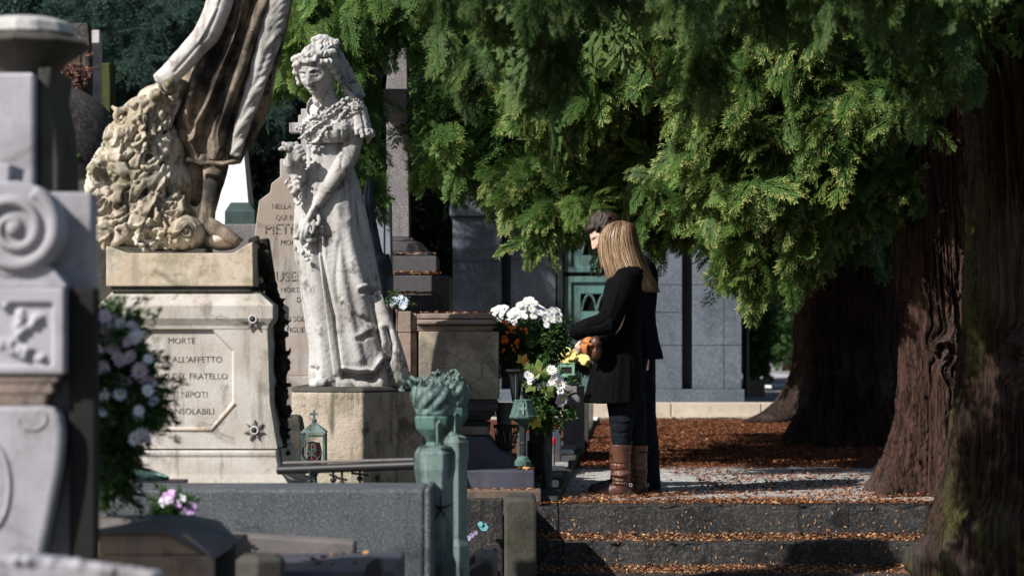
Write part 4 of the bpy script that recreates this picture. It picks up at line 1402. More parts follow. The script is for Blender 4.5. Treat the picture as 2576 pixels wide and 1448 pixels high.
# ------------------------------------------------------------------ ribbed stone pier and sarcophagus
dP = 15.1
rp = thing("ribbed_pier", "stepped and ribbed dark stone pier just left of the sarcophagus", "pier", P(1003, 1270, dP))
mb = MB()
for X0_, X1_, Yt, dy in ((945, 959, 762, .0), (960, 976, 765, .03), (977.5, 988, 768, .06), (989, 993, 773, .10), (994, 1000, 777, .07), (1001, 1033, 782, .0), (1034, 1048, 787, .06)):
    mb.bxp(X0_, X1_, Yt, 834.5, dP + dy, .3).bxp(X0_, X1_, 836, 1270, dP + dy + .003, .3)
part("ribs", mb, sarco_c, rp, bevel=0.004)
part("core", MB().bxp(946, 1046, 792, 1270, dP + .13, .4), dark_stone, rp)

dS2 = 14.9
sg = thing("sarcophagus", "veined brown marble sarcophagus with a moulded lid on a flared dark base, before the mausoleum", "sarcophagus", P(1180, 1272, dS2))
cz = lambda Y: pz(Y, dS2)
L0, yb = px(1049, dS2), dS2 + 0.95
lid = MB().sqloft([(L0, px(1238, dS2), dS2 + .02, yb, cz(832)), (L0, px(1240, dS2), dS2 + .01, yb, cz(819)), (L0, px(1236, dS2), dS2 + .03, yb, cz(818)), (L0, px(1247, dS2), dS2 - .02, yb, cz(814)), (L0, px(1246, dS2), dS2 - .02, yb, cz(808)), (L0, px(1236, dS2), dS2 + .04, yb, cz(801)), (L0, px(1240, dS2), dS2 + .02, yb, cz(800)), (L0, px(1238, dS2), dS2 + .02, yb, cz(789)), (L0 + .03, px(1230, dS2), dS2 + .06, yb, cz(787))])
part("lid", lid, sarco_c, sg, bevel=0.003)
part("body", MB().box(px(1053, dS2), px(1254, dS2), dS2, dS2 + .93, cz(1004), cz(833)), sarco_m, sg, bevel=0.005)
bsx = MB().sqloft([(L0, px(1232, dS2), dS2 + .04, yb, cz(1077)), (L0, px(1217, dS2), dS2 + .07, yb, cz(1073)), (L0, px(1219, dS2), dS2 + .06, yb, cz(1060)), (L0, px(1233, dS2), dS2 + .03, yb, cz(1055)), (L0, px(1236, dS2), dS2 + .02, yb, cz(1046)), (L0, px(1244, dS2), dS2 + .01, yb, cz(1044)), (L0, px(1246, dS2), dS2 - .005, yb, cz(1032)), (L0, px(1251, dS2), dS2 - .01, yb, cz(1030)), (L0, px(1252, dS2), dS2 - .012, yb, cz(1018)), (L0, px(1247, dS2), dS2, yb, cz(1016)), (L0, px(1250, dS2), dS2 - .01, yb, cz(1006))])
part("moulding", bsx, granite_d, sg, bevel=0.003)
d4 = 14.6
cz4 = lambda Y: pz(Y, d4)
fl = MB().sqloft([(px(1140, d4), px(1229, d4), d4 + .2, yb, cz4(1076)), (px(1140, d4), px(1229, d4), d4 + .2, yb, cz4(1096))][::-1])
part("footing", fl, sarco_c, sg, bevel=0.004)
prof = [(1100, 1226), (1100, 1098), (1190, 1098), (1222, 1100), (1234, 1108), (1243, 1121), (1256, 1134), (1272, 1140), (1284, 1144), (1287, 1162), (1298, 1165), (1298, 1181), (1100, 1181)][1:]
part("flared_base", MB().prp(prof[::-1], d4, .8), slate, sg, bevel=0.006)
part("plinth", MB().bxp(1050, 1344, 1182, 1229, 14.35, .85), slate, sg, bevel=0.008)
part("kerbstone", MB().bxp(1040, 1361, 1231, 1272, 14.2, .6), stone("rusty_kerb_granite", (0.16, 0.115, 0.085), (0.11, 0.085, 0.07), (0.04, 0.03, 0.03), 0.5, 3, 0.5, bump=0.4), sg, bevel=0.008)
n = 160
pts = np.stack([NR.uniform(px(1175, 14.3), px(1355, 14.3), n), NR.uniform(14.21, 14.34, n), np.full(n, pz(1230, 14.25))], 1)
litter("leaf_litter", leaves("leaf_litter", pts, 0.022, 0.9, 0.5, 5), "fallen leaves along the kerbstone at the foot of the sarcophagus")
n = 90
pts = np.stack([NR.uniform(px(1049, 15), px(1240, 15), n), NR.uniform(15.0, 15.5, n), np.full(n, cz(787) + .008)], 1)
litter("leaf_litter", leaves("leaf_litter", pts, 0.024, 0.9, 0.6, 6), "fallen leaves on the lid of the sarcophagus")
n = 40
pts = np.stack([NR.uniform(px(1300, 14.6), px(1345, 14.6), n), NR.uniform(14.4, 14.7, n), np.full(n, pz(1182, 14.4) + .008)], 1)
litter("leaf_litter", leaves("leaf_litter", pts, 0.03, 0.9, 0.6, 8), "fallen leaves round the foot of the green bronze brazier")

# retaining wall and cheek post of the steps
rw = MB().box(px(700, 13.35), px(1266, 13.35), 13.3, 13.39, LOW, pz(1253, 13.3))
solo("retaining_wall", "rough dark granite retaining wall below the sarcophagus kerb", "wall", rw, step_st, bevel=0.01)
ps = MB().prp([(1268, 1600), (1268, 1262), (1273, 1256), (1281, 1253), (1337, 1253), (1345, 1256), (1350, 1263), (1350, 1600)], 13.0, .55)
solo("stone_post", "dark rounded stone post at the left end of the steps", "post", ps, dark_stone, bevel=0.02)
t = thing("stone_block", "small grey stone block with dark wedge at the bottom edge, beside the patina post", "stone block", P(1220, 1600, 12.2))
part("block", MB().bxp(1196, 1250, 1392, 1700, 12.2, .3), grey_slab, t, bevel=0.02)
part("wedge", MB().prp([(1180, 1600), (1180, 1432), (1215, 1412), (1238, 1425), (1238, 1600)], 11.9, .25), iron, t, bevel=0.01)
# small blue flower wreath lying by the wall
fw_ = thing("flower_sprig", "faded artificial flower sprig with turquoise and violet petals on the rough retaining wall", "flowers", P(1200, 1350, 13.2))
me1 = flower_me(0.022, 6, 1, 3, centre=False, wid=0.8)
mteal = Mat("faded_turquoise", 0.7, 0.2).color((0.12, 0.35, 0.38)).m
mvio = Mat("faded_violet", 0.7, 0.2).color((0.30, 0.25, 0.42)).m
put_flowers(fw_, me1, mteal, [(P(1216, 1324, 13.22), (0.2, -1, .4), 1.2), (P(1208, 1316, 13.22), (-.4, -1, .2), .7)])
me1b = flower_me(0.02, 5, 1, 4, centre=False, wid=0.7)
put_flowers(fw_, me1b, mvio, [(P(1177, 1352, 13.22), (0, -1, .4), .9), (P(1186, 1345, 13.22), (.3, -1, .5), .8), (P(1196, 1338, 13.22), (0, -1, 0), .7), (P(1205, 1398, 13.22), (0, -1, .4), .8)])

# ------------------------------------------------------------------ border of the path with memorial plaques
lx = lambda y: 0.215 + (y - 14.3) * 0.049
kb = thing("border_kerb", "low mossy stone border running away along the left side of the gravel path", "kerb", (lx(14.3), 14.3, 0))
yy_ = 14.25
k = 0
while yy_ < 28.5:
    L = (0.5, 0.9, 1.1, 0.8, 1.3)[k % 5]
    w0, w1 = lx(yy_), lx(yy_ + L)
    h = 0.055 + 0.012 * (k % 3 - 1)
    mb = MB()
    mb.add([(w0 - .14, yy_, -.05), (w0 + .05, yy_, -.05), (w1 + .05, yy_ + L - .012, -.05), (w1 - .14, yy_ + L - .012, -.05), (w0 - .14, yy_, h), (w0 + .05, yy_, h), (w1 + .05, yy_ + L - .012, h), (w1 - .14, yy_ + L - .012, h)],
           [(0, 3, 2, 1), (4, 5, 6, 7), (0, 1, 5, 4), (1, 2, 6, 5), (2, 3, 7, 6), (3, 0, 4, 7)])
    part("stone", mb, dark_stone if k else step_st, kb, bevel=0.014)
    yy_ += L
    k += 1
pw = porcelain
pg_ = stone("grey_stained_plaque", (0.30, 0.29, 0.28), (0.24, 0.235, 0.23), (0.08, 0.08, 0.07), 0.6, 10, 0.0, bump=0.3, blot=18)
desc = [("whitest, nearest the camera at the front of the row", 1363, 1405, 1207, 1224, 1), ("grey cracked, second in the row from the camera", 1377, 1416, 1188, 1201, 0), ("bright white, third in the row from the camera", 1383, 1422, 1171, 1187, 1), ("dull grey, fourth in the row from the camera", 1393, 1429, 1161, 1173, 0),
        ("thin white, fifth in the row from the camera", 1396, 1431, 1150, 1160, 1), ("white with a dark written line, sixth in the row", 1407, 1443, 1130, 1146, 1), ("light grey, seventh in the row from the camera", 1414, 1448, 1119, 1130, 0), ("dark grey, eighth in the row from the camera", 1420, 1450, 1108, 1118, 0),
        ("grey and leaf-strewn, ninth in the row", 1441, 1472, 1083, 1093, 0), ("white, farthest in the row near the kerb", 1478, 1510, 1048, 1056, 1)]
for lb, X0_, X1_, Y0_, Y1_, wh in desc:
    zt = 0.075
    d = F * (CZ - zt) / ((Y0_ + Y1_) / 2 - HY)
    hgt = (Y1_ - Y0_) / F * d
    t = thing("memorial_plaque", "small rounded memorial plaque, " + lb, "plaque", P((X0_ + X1_) / 2, Y1_, d), "memorial plaques along the path border")
    c = P((X0_ + X1_) / 2, Y1_, d)
    w_ = (X1_ - X0_) / F * d / 2
    mb = MB()
    # tilted rounded tablet
    hh = hgt * 1.02
    pts = []
    for (sx, sy) in ((-1, 0), (1, 0), (1, 1), (-1, 1)):
        for q in range(5):
            a = {(-1, 0): math.pi, (1, 0): 1.5 * math.pi, (1, 1): 0, (-1, 1): 0.5 * math.pi}[(sx, sy)] + q * math.pi / 8
            rr_ = min(hh * .28, .018)
            pts.append((c.x + sx * (w_ - rr_) + rr_ * math.cos(a), c.z + (rr_ if sy == 0 else hh - rr_) + rr_ * math.sin(a)))
    mb.prism(pts, c.y, c.y + 0.035)
    V = [Vector(v) for v in mb.v]
    mb.v = [(v.x, c.y + (v.y - c.y) + (v.z - c.z) * 0.5, v.z) for v in V]
    part("tablet", mb, pw if wh else pg_, t, bevel=0.004)
    part("foot", MB().box(c.x - w_ * .9, c.x + w_ * .9, c.y + .012, c.y + .10, 0.02, c.z + hh * .5), dark_stone, t, bevel=0.006)
    if "written" in lb:
        part("writing", MB().box(c.x - w_ * .8, c.x + w_ * .8, c.y - .002 + .022, c.y + .03 , c.z + hh * .50, c.z + hh * .60), engr, t)
for (X0_, X1_, Y0_, Y1_, d, m_, lb) in ((1317, 1376, 1089, 1200, 16.4, slate, "blue-grey slab with a small mint cross on it, behind the green brazier"), (1390, 1411, 1080, 1150, 17.6, slate, "narrow slate slab behind the red grave candle"),
                                   (1417, 1470, 969, 1095, 20.5, granite_l, "pale pinkish upright granite block carrying the small green lanterns"), (1455, 1480, 985, 1080, 22.4, dark_stone, "dark upright stone at the woman's coat hem"),
                                   (1300, 1318, 1040, 1190, 17.2, granite_d, "dark narrow gravestone behind the brazier stem"), (1370, 1392, 985, 1095, 19.0, granite_l, "light narrow gravestone left of the block with the green lanterns"), (1475, 1492, 1012, 1060, 27, grey_slab, "far small gravestone under the coat hem")):
    zt = pz(Y0_, d)
    solo("gravestone", lb, "gravestone", MB().box(px(X0_, d), px(X1_, d), d, d + .16, -0.02, zt), m_, "upright gravestones along the path border", bevel=0.008)
fr_ = MB()
d = 15.6
fr_.bxp(1326, 1331, 1115, 1192, d, .2).bxp(1358, 1363, 1115, 1192, d, .2).bxp(1326, 1363, 1110, 1115, d, .2)
ft = thing("grave_niche", "small black open niche standing right behind the green bronze brazier", "niche", P(1345, 1200, d))
part("frame", fr_, dark_stone, ft, bevel=0.003)
part("back", MB().bxp(1331, 1358, 1115, 1200, d + .12, .05), iron, ft)
c = P(1365, 1089, 16.45)
mc = MB().box(c.x - .007, c.x + .007, 16.44, 16.455, c.z, c.z + .060).box(c.x - .024, c.x + .024, 16.438, 16.457, c.z + .034, c.z + .047)
solo("small_cross", "small mint-green bronze cross standing on the blue-grey slab", "cross", mc, pat_lantern, bevel=0.002)
rc = thing("grave_candle", "small red grave candle beside the narrow slate slab", "candle", P(1391, 1135, 17.2))
c = P(1391, 1116, 17.2)
part("glass", MB().lathe(c, ((.012, 0), (.017, .01), (.018, .035), (.014, .046)), 16), red_m, rc, smooth=40)
part("stand", MB().lathe((c.x, c.y, 0), ((.03, 0), (.03, .02), (.012, .04), (.012, c.z - .02), (.02, c.z)), 16), granite_l, rc, smooth=40)
# lanterns on the pinkish block
def small_lantern(X0_, X1_, Y0_, Y1_, d, lb, zb):
    t = thing("grave_lantern", lb, "lantern", P((X0_ + X1_) / 2, Y1_, d), "mint-green box lanterns")
    a, b = P(X0_, Y1_, d), P(X1_, Y0_, d)
    w_, h = b.x - a.x, b.z - a.z
    m = MB()
    fw_ = w_ * .16
    m.box(a.x, a.x + fw_, d, d + w_ * .8, a.z, b.z - h * .1).box(b.x - fw_, b.x, d, d + w_ * .8, a.z, b.z - h * .1)
    m.box(a.x + fw_, b.x - fw_, d + .002, d + w_ * .8, a.z, a.z + h * .2).box(a.x + fw_, b.x - fw_, d + .002, d + w_ * .8, b.z - h * .34, b.z - h * .1)
    m.box(a.x - .004, b.x + .004, d - .004, d + w_ * .8 + .004, b.z - h * .1, b.z - h * .04)
    for k in range(5):
        xk = a.x + w_ * (.08 + .21 * k)
        m.box(xk - .003, xk + .003, d, d + .006, b.z - h * .04, b.z)
    m.box(a.x - .006, b.x + .006, d - .006, d + w_ * .85, a.z - h * .05, a.z)
    part("case", m, pat_lantern, t, bevel=0.002)
    gl = Mat("dark_lantern_glass", 0.15, 0.5).color((0.03, 0.025, 0.03)).m
    part("glass", MB().box(a.x + fw_, b.x - fw_, d + .012, d + .018, a.z + h * .2, b.z - h * .34), gl, t)
    part("foot", MB().box(a.x + w_ * .2, b.x - w_ * .2, d + .02, d + w_ * .7, zb, a.z - h * .05), pat_mid, t)
small_lantern(1404, 1445, 910, 946, 20.9, "larger mint-green box lantern under the yellow flowers", pz(969, 20.5) - .03)
small_lantern(1428, 1463, 942, 966, 20.35, "smaller mint-green box lantern on the pinkish granite block", pz(969, 20.5) - .001)

# yellow flowers
yf_ = thing("yellow_bouquet", "bunch of pale yellow flowers above the mint-green lanterns", "bouquet", P(1440, 922, 21.0))
mey = flower_me(0.034, 7, 2, 9, wid=0.9)
sp = []
for k in range(34):
    X_ = R.uniform(1404, 1478)
    top = 874 + abs(X_ - 1428) * 0.55
    Y_ = R.uniform(top, 914)
    sp.append((P(X_, Y_, 20.95 + R.uniform(-.05, .15)), (R.uniform(-.8, .5), -1, R.uniform(0, 1)), R.uniform(.7, 1.15)))
put_flowers(yf_, mey, pet_yel, sp, cen_y)
part("leaves", foliage(P(1445, 912, 21.1), (.13, .06, .06), 24, .09, 5), fol_bush, yf_)

# ------------------------------------------------------------------ the big white chrysanthemum in its dark vase
dV = 15.6
vz = thing("flower_vase", "dark rough stone vase holding the big white chrysanthemums", "vase", P(1354, 1180, dV))
cc = P(1354, 0, dV)
vb = [(.055, pz(1180, dV)), (.06, pz(1040, dV)), (.05, pz(985, dV)), (.062, pz(930, dV)), (.078, pz(900, dV)), (.07, pz(884, dV)), (.055, pz(880, dV)), (.05, pz(895, dV))]
part("body", MB().lathe((cc.x, cc.y + .08, 0), vb, 28), stone("rough_dark_vase", (0.05, 0.04, 0.036), (0.035, 0.03, 0.028), (0.01, 0.01, 0.01), .3, 8, 0, speck=.5, speck_sc=120, speck_c=(.16, .13, .12), bump=.8), vz, smooth=40)
ch = thing("chrysanthemum_bouquet", "big dome of white chrysanthemums with green leaves, highest bouquet by the sarcophagus", "bouquet", P(1335, 882, dV))
mes = [flower_me(0.031, 17, 3, 20 + i, wid=.42) for i in range(3)]
sp = [[], [], []]
cen = P(1330, 815, dV)
for k in range(100):
    X_ = R.uniform(1242, 1418)
    u = (X_ - 1330) / 90
    top = 762 + 26 * u * u - 10 * math.cos(u * 7)
    Y_ = top + abs(R.gauss(0, 1)) * 17
    if Y_ > 842:
        Y_ = top + R.random() * 25
    dy = -0.16 * math.sqrt(max(0, 1 - u * u)) * (0.35 + 0.65 * min(1, (Y_ - top) / 45)) + R.uniform(-.02, .05)
    d_ = (u * .8 + R.uniform(-.3, .3), -0.8, 0.9 - (Y_ - top) / 70 + R.uniform(-.2, .3))
    sp[k % 3].append((P(X_, Y_, dV + dy), d_, R.uniform(.75, 1.15)))
for m_, s_ in zip(mes, sp):
    put_flowers(ch, m_, pet_white, s_, cen_y)
fo = Crown(CO)
cr2 = np.random.default_rng(3)
C = []
for k in range(150):
    X_ = cr2.uniform(1265, 1405)
    Y_ = cr2.uniform(826, 884)
    if abs(X_ - 1335) > 74 - (Y_ - 800) * 0.35:
        continue
    C.append(tuple(P(X_, Y_, dV + cr2.uniform(-.05, .15))))
clumps(fo, np.array(C), 6, .12, .02, rng=cr2, out=(0, -.6, 0), down=-.2)
part("leaves", fo.mesh("leaves"), fol_bush, ch)

og = thing("orange_bouquet", "sprawling bunch of small orange marigolds left of the white chrysanthemums", "bouquet", P(1290, 925, 15.0))
meo = flower_me(0.017, 12, 3, 41, centre=False)
sp = []
for (X_, Y_, s_) in ((1266, 806, .9), (1274, 812, .9), (1284, 824, .8), (1290, 822, .8), (1275, 835, .7), (1268, 849, 1.2), (1273, 856, 1.2), (1265, 858, 1), (1299, 861, 1.2), (1302, 856, .9), (1294, 836, .6), (1322, 828, .8), (1325, 836, .6), (1287, 868, .5), (1291, 878, .6), (1267, 878, .7), (1285, 832, .8), (1280, 822, .7), (1264, 885, .7), (1295, 884, .5), (1301, 872, .6), (1300, 818, .6), (1310, 826, .6)):
    sp.append((P(X_, Y_, 15.0 + R.uniform(-.03, .03)), (R.uniform(-.5, .5), -1, R.uniform(0, .6)), s_))
put_flowers(og, meo, pet_or, sp)
C = np.array([tuple(P(R.uniform(1262, 1325), R.uniform(815, 928), 15.1 + R.uniform(-.05, .06))) for _ in range(70)])
fo = Crown(FRl)
clumps(fo, C, 4, .07, .01, rng=cr2, out=(0, -.5, 0), down=-.1)
part("leaves", fo.mesh("leaves"), fol_bush, og)

# dark bronze vase
dv = 14.7
c = P(1297, 0, dv)
u_ = F / dv
bv = thing("bronze_vase", "tall black bronze vase with a square flaring rim, above the green brazier", "vase", P(1297, 1018, dv))
sec = [(1015, 5), (1006, 10), (985, 13.5), (960, 15), (945, 17), (937, 21), (935, 26), (928, 26.5)]
part("body", MB().lathe((c.x, c.y + .06, 0), [(h / u_ * 1.05, pz(y, dv)) for y, h in sec], 8), blk, bv, bevel=.004)
part("rib", MB().tube([P(1297, 1006, dv + .0), P(1297, 940, dv - .01)], .003, 6), pat_mid, bv)
# purple and autumn leaf
def maple(c, r, mat, lb, nrm=(0, -1, .2), rot=0.0, name="autumn_leaf"):
    rr = (1, .62, .88, .5, .72, .42, .2, .42, .66, .5, .9, .6)
    mb = MB()
    pts = [(0, 0, 0)]
    for i, q in enumerate(rr):
        a = math.pi / 2 - 2 * math.pi * i / len(rr)
        pts.append((math.cos(a) * q * r, math.sin(a) * q * r, 0.12 * r * math.sin(i * 2.1)))
    mb.add(pts, [(0, i + 1, (i + 1) % 12 + 1) for i in range(12)])
    qn = Vector(nrm).to_track_quat('Z', 'Y').to_matrix().to_4x4()
    mb.move(Matrix.Translation(c) @ qn @ Matrix.Rotation(rot, 4, 'Z'))
    return solo(name, lb, "leaf", mb, mat)
mo_ = Mat("orange_leaf", 0.6, 0.2)
mo_.color(mo_.mix(mo_.ramp(mo_.noise(30, 3), .4, .6), (0.55, 0.22, 0.05), (0.40, 0.33, 0.06)))
my_ = Mat("yellow_leaf", 0.6, 0.2)
my_.color(my_.mix(my_.ramp(my_.noise(30, 3), .4, .6), (0.62, 0.50, 0.05), (0.35, 0.36, 0.05)))
mg_ = Mat("olive_leaf", 0.5, 0.3)
mg_.color(mg_.mix(mg_.ramp(mg_.noise(25, 4), .4, .65), (0.07, 0.12, 0.025), (0.14, 0.17, 0.04)))
maple(P(1313, 908, 14.85), .055, mo_.m, "orange autumn leaf stuck up behind the black bronze vase", (0, -1, .2), -0.5)
maple(P(1347, 1056, 14.6), .058, my_.m, "bright yellow maple leaf hanging beside the green brazier", (.1, -1, .1), 2.8)
for (X_, Y_, r_, ro_, n_, lb) in ((1359, 935, .085, .2, (.1, -1, .1), "large olive-green oak leaf standing tall in the lower bouquet"), (1338, 968, .07, 1.5, (-.2, -1, .5), "olive leaf leaning left in the lower bouquet"), (1372, 985, .075, -1.0, (.5, -1, .4), "long olive leaf slanting right in the lower bouquet"), (1332, 926, .045, .5, (0, -1, .1), "yellow-green leaf tip at the left of the lower bouquet"), (1362, 1035, .06, 2.6, (0, -1, 0), "bright green leaf hanging low in the lower bouquet")):
    maple(P(X_, Y_, 14.7 + .02 * ro_), r_, mg_.m, lb, n_, ro_, "leaf")
lb_ = thing("lower_bouquet", "loose bouquet of white daisies and buds behind the bronze brazier", "bouquet", P(1375, 1060, 14.8))
med = flower_me(0.042, 15, 2, 55)
sp = [(P(X_, Y_, 14.72 + R.uniform(-.03, .03)), (R.uniform(-.5, .6), -1, R.uniform(.1, .9)), s_) for X_, Y_, s_ in ((1330, 945, .95), (1339, 951, .9), (1387, 930, .9), (1393, 948, .8), (1402, 952, .9), (1408, 967, 1.15), (1369, 974, 1), (1354, 972, .65), (1341, 938, .8), (1388, 960, .7), (1335, 960, .6), (1396, 940, .6), (1409, 984, .6))]
put_flowers(lb_, med, pet_white, sp, cen_y)
mef = flower_me(0.05, 9, 2, 56, wid=.9)
put_flowers(lb_, mef, Mat("withered_petals", .7, .2).color((.42, .38, .44)).m, [(P(1412, 1004, 14.72), (.6, -1, -.1), 1)], cen_y)
fo = Crown(CO)
C = np.array([tuple(P(R.uniform(1332, 1408), R.uniform(950, 1060), 14.85 + R.uniform(-.06, .06))) for _ in range(50)])
clumps(fo, C, 5, .11, .02, rng=cr2, out=(0, -.4, .2), down=-.1)
part("leaves", fo.mesh("leaves"), fol_bush, lb_)
vs = thing("grave_vase", "dark green ribbed grave vase holding the lower bouquet of daisies", "vase", P(1375, 1095, 14.85))
c = P(1375, 0, 14.9)
part("body", MB().lathe((c.x, c.y, 0), [(.03, 0.02), (.035, pz(1092, 14.9)), (.03, pz(1084, 14.9)), (.034, pz(1070, 14.9)), (.042, pz(1045, 14.9)), (.038, pz(1040, 14.9))], 20), pat_dark, vs, smooth=30)

# green bronze brazier
db = 14.5
br_ = thing("brazier", "green bronze brazier with a cross on its tapered bowl, on a tall slender stem", "brazier", P(1316, 1172, db))
c = P(1315, 0, db)
uu = F / db
def rg(Y, h, k=1.0):
    return (h / uu * k, pz(Y, db))
part("bowl", MB().lathe((c.x, c.y + .08, 0), [rg(1068, 8), rg(1062, 16), rg(1056, 30), rg(1051, 37), rg(1046, 37.5), rg(1044, 35), rg(1010, 24.5), rg(1006, 25), rg(1004, 22), rg(1006, 18)], 8), pat_mid, br_, bevel=.003)
x_ = c.x
em = MB().box(x_ - .006, x_ + .006, db - .005, db + .03, pz(1042, db), pz(1012, db)).box(x_ - .022, x_ + .022, db + .0, db + .03, pz(1030, db), pz(1023, db))
em.v = [(v[0], v[1] + (v[2] - pz(1042, db)) * .32 + .002, v[2]) for v in em.v]
part("cross", em, pat_light, br_)
part("stem", MB().lathe((c.x, c.y + .08, 0), [rg(1150, 12), rg(1144, 8.5), rg(1140, 9), rg(1120, 8), rg(1116, 9.5), rg(1112, 8), rg(1076, 9.5), rg(1068, 11)], 8), pat_dark, br_, bevel=.003)
part("foot", MB().lathe((c.x, c.y + .08, 0), [rg(1172, 23), rg(1160, 23), rg(1156, 18), rg(1150, 15), rg(1147, 10)], 8), pat_mid, br_, bevel=.003)
# second stand: bronze basket with leaves
bk = thing("bronze_basket", "dark bronze basket stand with leaf ornaments, left of the green brazier", "basket", P(1272, 1182, 14.95))
c = P(1272, 0, 14.95)
mb = MB()
for Yk, h in ((1072, 32), (1124, 24)):
    mb.lathe((c.x, c.y + .1, 0), [(h / 421 - .006, pz(Yk + 4, 14.95)), (h / 421, pz(Yk + 3, 14.95)), (h / 421, pz(Yk - 3, 14.95)), (h / 421 - .006, pz(Yk - 4, 14.95))], 16)
for k in range(12):
    a = 2 * math.pi * k / 12
    r_ = .072
    p0 = Vector((c.x + r_ * .8 * math.cos(a), c.y + .1 + r_ * .8 * math.sin(a), pz(1122, 14.95)))
    p1 = Vector((c.x + r_ * 1.0 * math.cos(a + .3), c.y + .1 + r_ * 1.0 * math.sin(a + .3), pz(1076, 14.95)))
    mb.tube([p0, p0.lerp(p1, .5) + Vector((0, 0, 0)), p1], [.004, .017, .004], 6, .3)
mb.lathe((c.x, c.y + .1, 0), [(.06, pz(1182, 14.95)), (.05, pz(1172, 14.95)), (.02, pz(1160, 14.95)), (.022, pz(1134, 14.95)), (.05, pz(1127, 14.95))], 12)
part("frame", mb, pat_dark, bk, smooth=30)
zk = thing("zinc_bucket", "weathered zinc flower bucket with white streaks, between the sarcophagus and the brazier", "bucket", P(1268, 1072, 15.25))
c = P(1268, 0, 15.25)
zinc = stone("streaked_zinc", (0.10, 0.12, 0.13), (0.16, 0.18, 0.19), (0.45, 0.47, 0.48), .4, 9, .6, bump=.2, rough_=.5)
part("body", MB().lathe((c.x, c.y + .07, 0), [(.042, pz(1070, 15.25)), (.058, pz(1016, 15.25)), (.060, pz(1014, 15.25)), (.052, pz(1012, 15.25)), (.05, pz(1020, 15.25))], 28), zinc, zk, smooth=40)
part("pedestal", MB().lathe((c.x, c.y + .07, 0), [(.05, 0.02), (.05, pz(1071, 15.25))], 12), dark_stone, zk)
# small white flowers by the cross plinth
sw = thing("white_bouquet", "small bunch of bluish-white daisies in front of the cross plinth", "bouquet", P(1005, 785, 16.0))
mew = flower_me(0.03, 14, 2, 66)
sp = [(P(1007 + 20 * math.sin(k * 2.4) * R.uniform(.2, 1), 762 + 15 * math.cos(k * 2.4) * R.uniform(.2, 1), 16 + R.uniform(-.04, .04)), (R.uniform(-.6, .4), -1, R.uniform(0, .9)), R.uniform(.8, 1.1)) for k in range(18)]
put_flowers(sw, mew, Mat("bluish_white_petals", .6, .3).color((.62, .70, .80)).m, sp)
part("leaves", foliage(P(1003, 772, 16.05), (.05, .03, .035), 12, .07, 8), fol_bush, sw)
gl_ = Mat("clear_jar", .1, .5)
gl_.b.inputs["Transmission Weight"].default_value = 0.8
gl_.color((.7, .75, .8))
jr = thing("glass_jar", "small glass jar holding the bluish-white daisies", "jar", P(1003, 800, 16.05))
c = P(1003, 0, 16.08)
part("jar", MB().lathe((c.x, c.y, 0), [(.03, pz(800, 16.05)), (.032, pz(782, 16.05)), (.034, pz(778, 16.05)), (.028, pz(779, 16.05)), (.026, pz(797, 16.05))], 20), gl_.m, jr, smooth=40)
part("ledge", MB().bxp(955, 1046, 800, 1275, 15.85, .4), granite_d, rp)
# ------------------------------------------------------------------ heads and hands
def head_mb(M, female=True, nu=88, nv=66, k_=1.0, ks=1.0):
    b = (np.arange(nv + 1) / nv - 0.5) * np.pi
    a = np.linspace(0, 2 * np.pi, nu, endpoint=False)
    B, A = np.meshgrid(b, a, indexing='ij')
    x, y, z = np.cos(B) * np.sin(A), -np.cos(B) * np.cos(A), np.sin(B)
    X, Y, Z = 0.074 * x, 0.096 * y, 0.117 * z
    Y = np.where(y > 0, Y * 1.02, Y * 0.95)
    s = sstep(-0.005, -0.11, Z)
    X = X * (1 - (0.31 if female else 0.26) * s)
    Y = np.where(y > 0, Y * (1 - 0.55 * s), Y * (1 + 0.02 * s))
    fr = y < 0.1
    g = lambda cx, sx, cz, sz: np.exp(-((np.abs(X) - cx) / sx) ** 2 - ((Z - cz) / sz) ** 2) * fr
    tri = np.clip((0.028 - Z) / 0.052, 0, 1) * sstep(-0.037, -0.026, Z)
    Y = Y - 0.029 * np.exp(-(X / 0.0105) ** 2) * tri ** 0.85 * fr
    Y = Y - 0.010 * g(0.012, 0.007, -0.026, 0.007)
    Y = Y + 0.016 * ks * g(0.031, 0.017, 0.013, 0.013)
    Y = Y - 0.011 * (.4 + .6 * ks) * g(0.031, 0.0125, 0.009, 0.008)
    Y = Y + 0.004 * g(0.031, 0.014, 0.000, 0.003)
    Y = Y - 0.006 * g(0.028, 0.022, 0.030, 0.006)
    Y = Y - 0.006 * g(0.040, 0.02, -0.018, 0.016)
    Y = Y - 0.010 * k_ * g(0, 0.020, -0.051, 0.0052)
    Y = Y - 0.011 * k_ * g(0, 0.017, -0.0635, 0.0058)
    Y = Y + 0.007 * k_ ** 2 * g(0, 0.022, -0.0572, 0.0028)
    Y = Y + 0.005 * g(0, 0.02, -0.074, 0.006)
    Y = Y - (0.012 if female else 0.016) * g(0, 0.022, -0.092, 0.014)
    V = np.stack([X, Y, Z], -1).reshape(-1, 3)
    mb = MB()
    j, k = np.meshgrid(np.arange(nv), np.arange(nu), indexing='ij')
    k2 = (k + 1) % nu
    Q = np.stack([j * nu + k, j * nu + k2, (j + 1) * nu + k2, (j + 1) * nu + k], -1).reshape(-1, 4)
    mb.add(V.tolist(), Q.tolist())
    for sd in (-1, 1):
        mb.ell((sd * 0.076, 0.012, -0.005), (0.010, 0.017, 0.032), None, 12, 8)
    return mb.move(M)

def head_matrix(c, yaw, pitch, roll=0, s=1.0):
    return Matrix.Translation(c) @ Matrix.Rotation(math.radians(yaw), 4, 'Z') @ Matrix.Rotation(math.radians(pitch), 4, 'X') @ Matrix.Rotation(math.radians(roll), 4, 'Y') @ Matrix.Scale(s, 4)

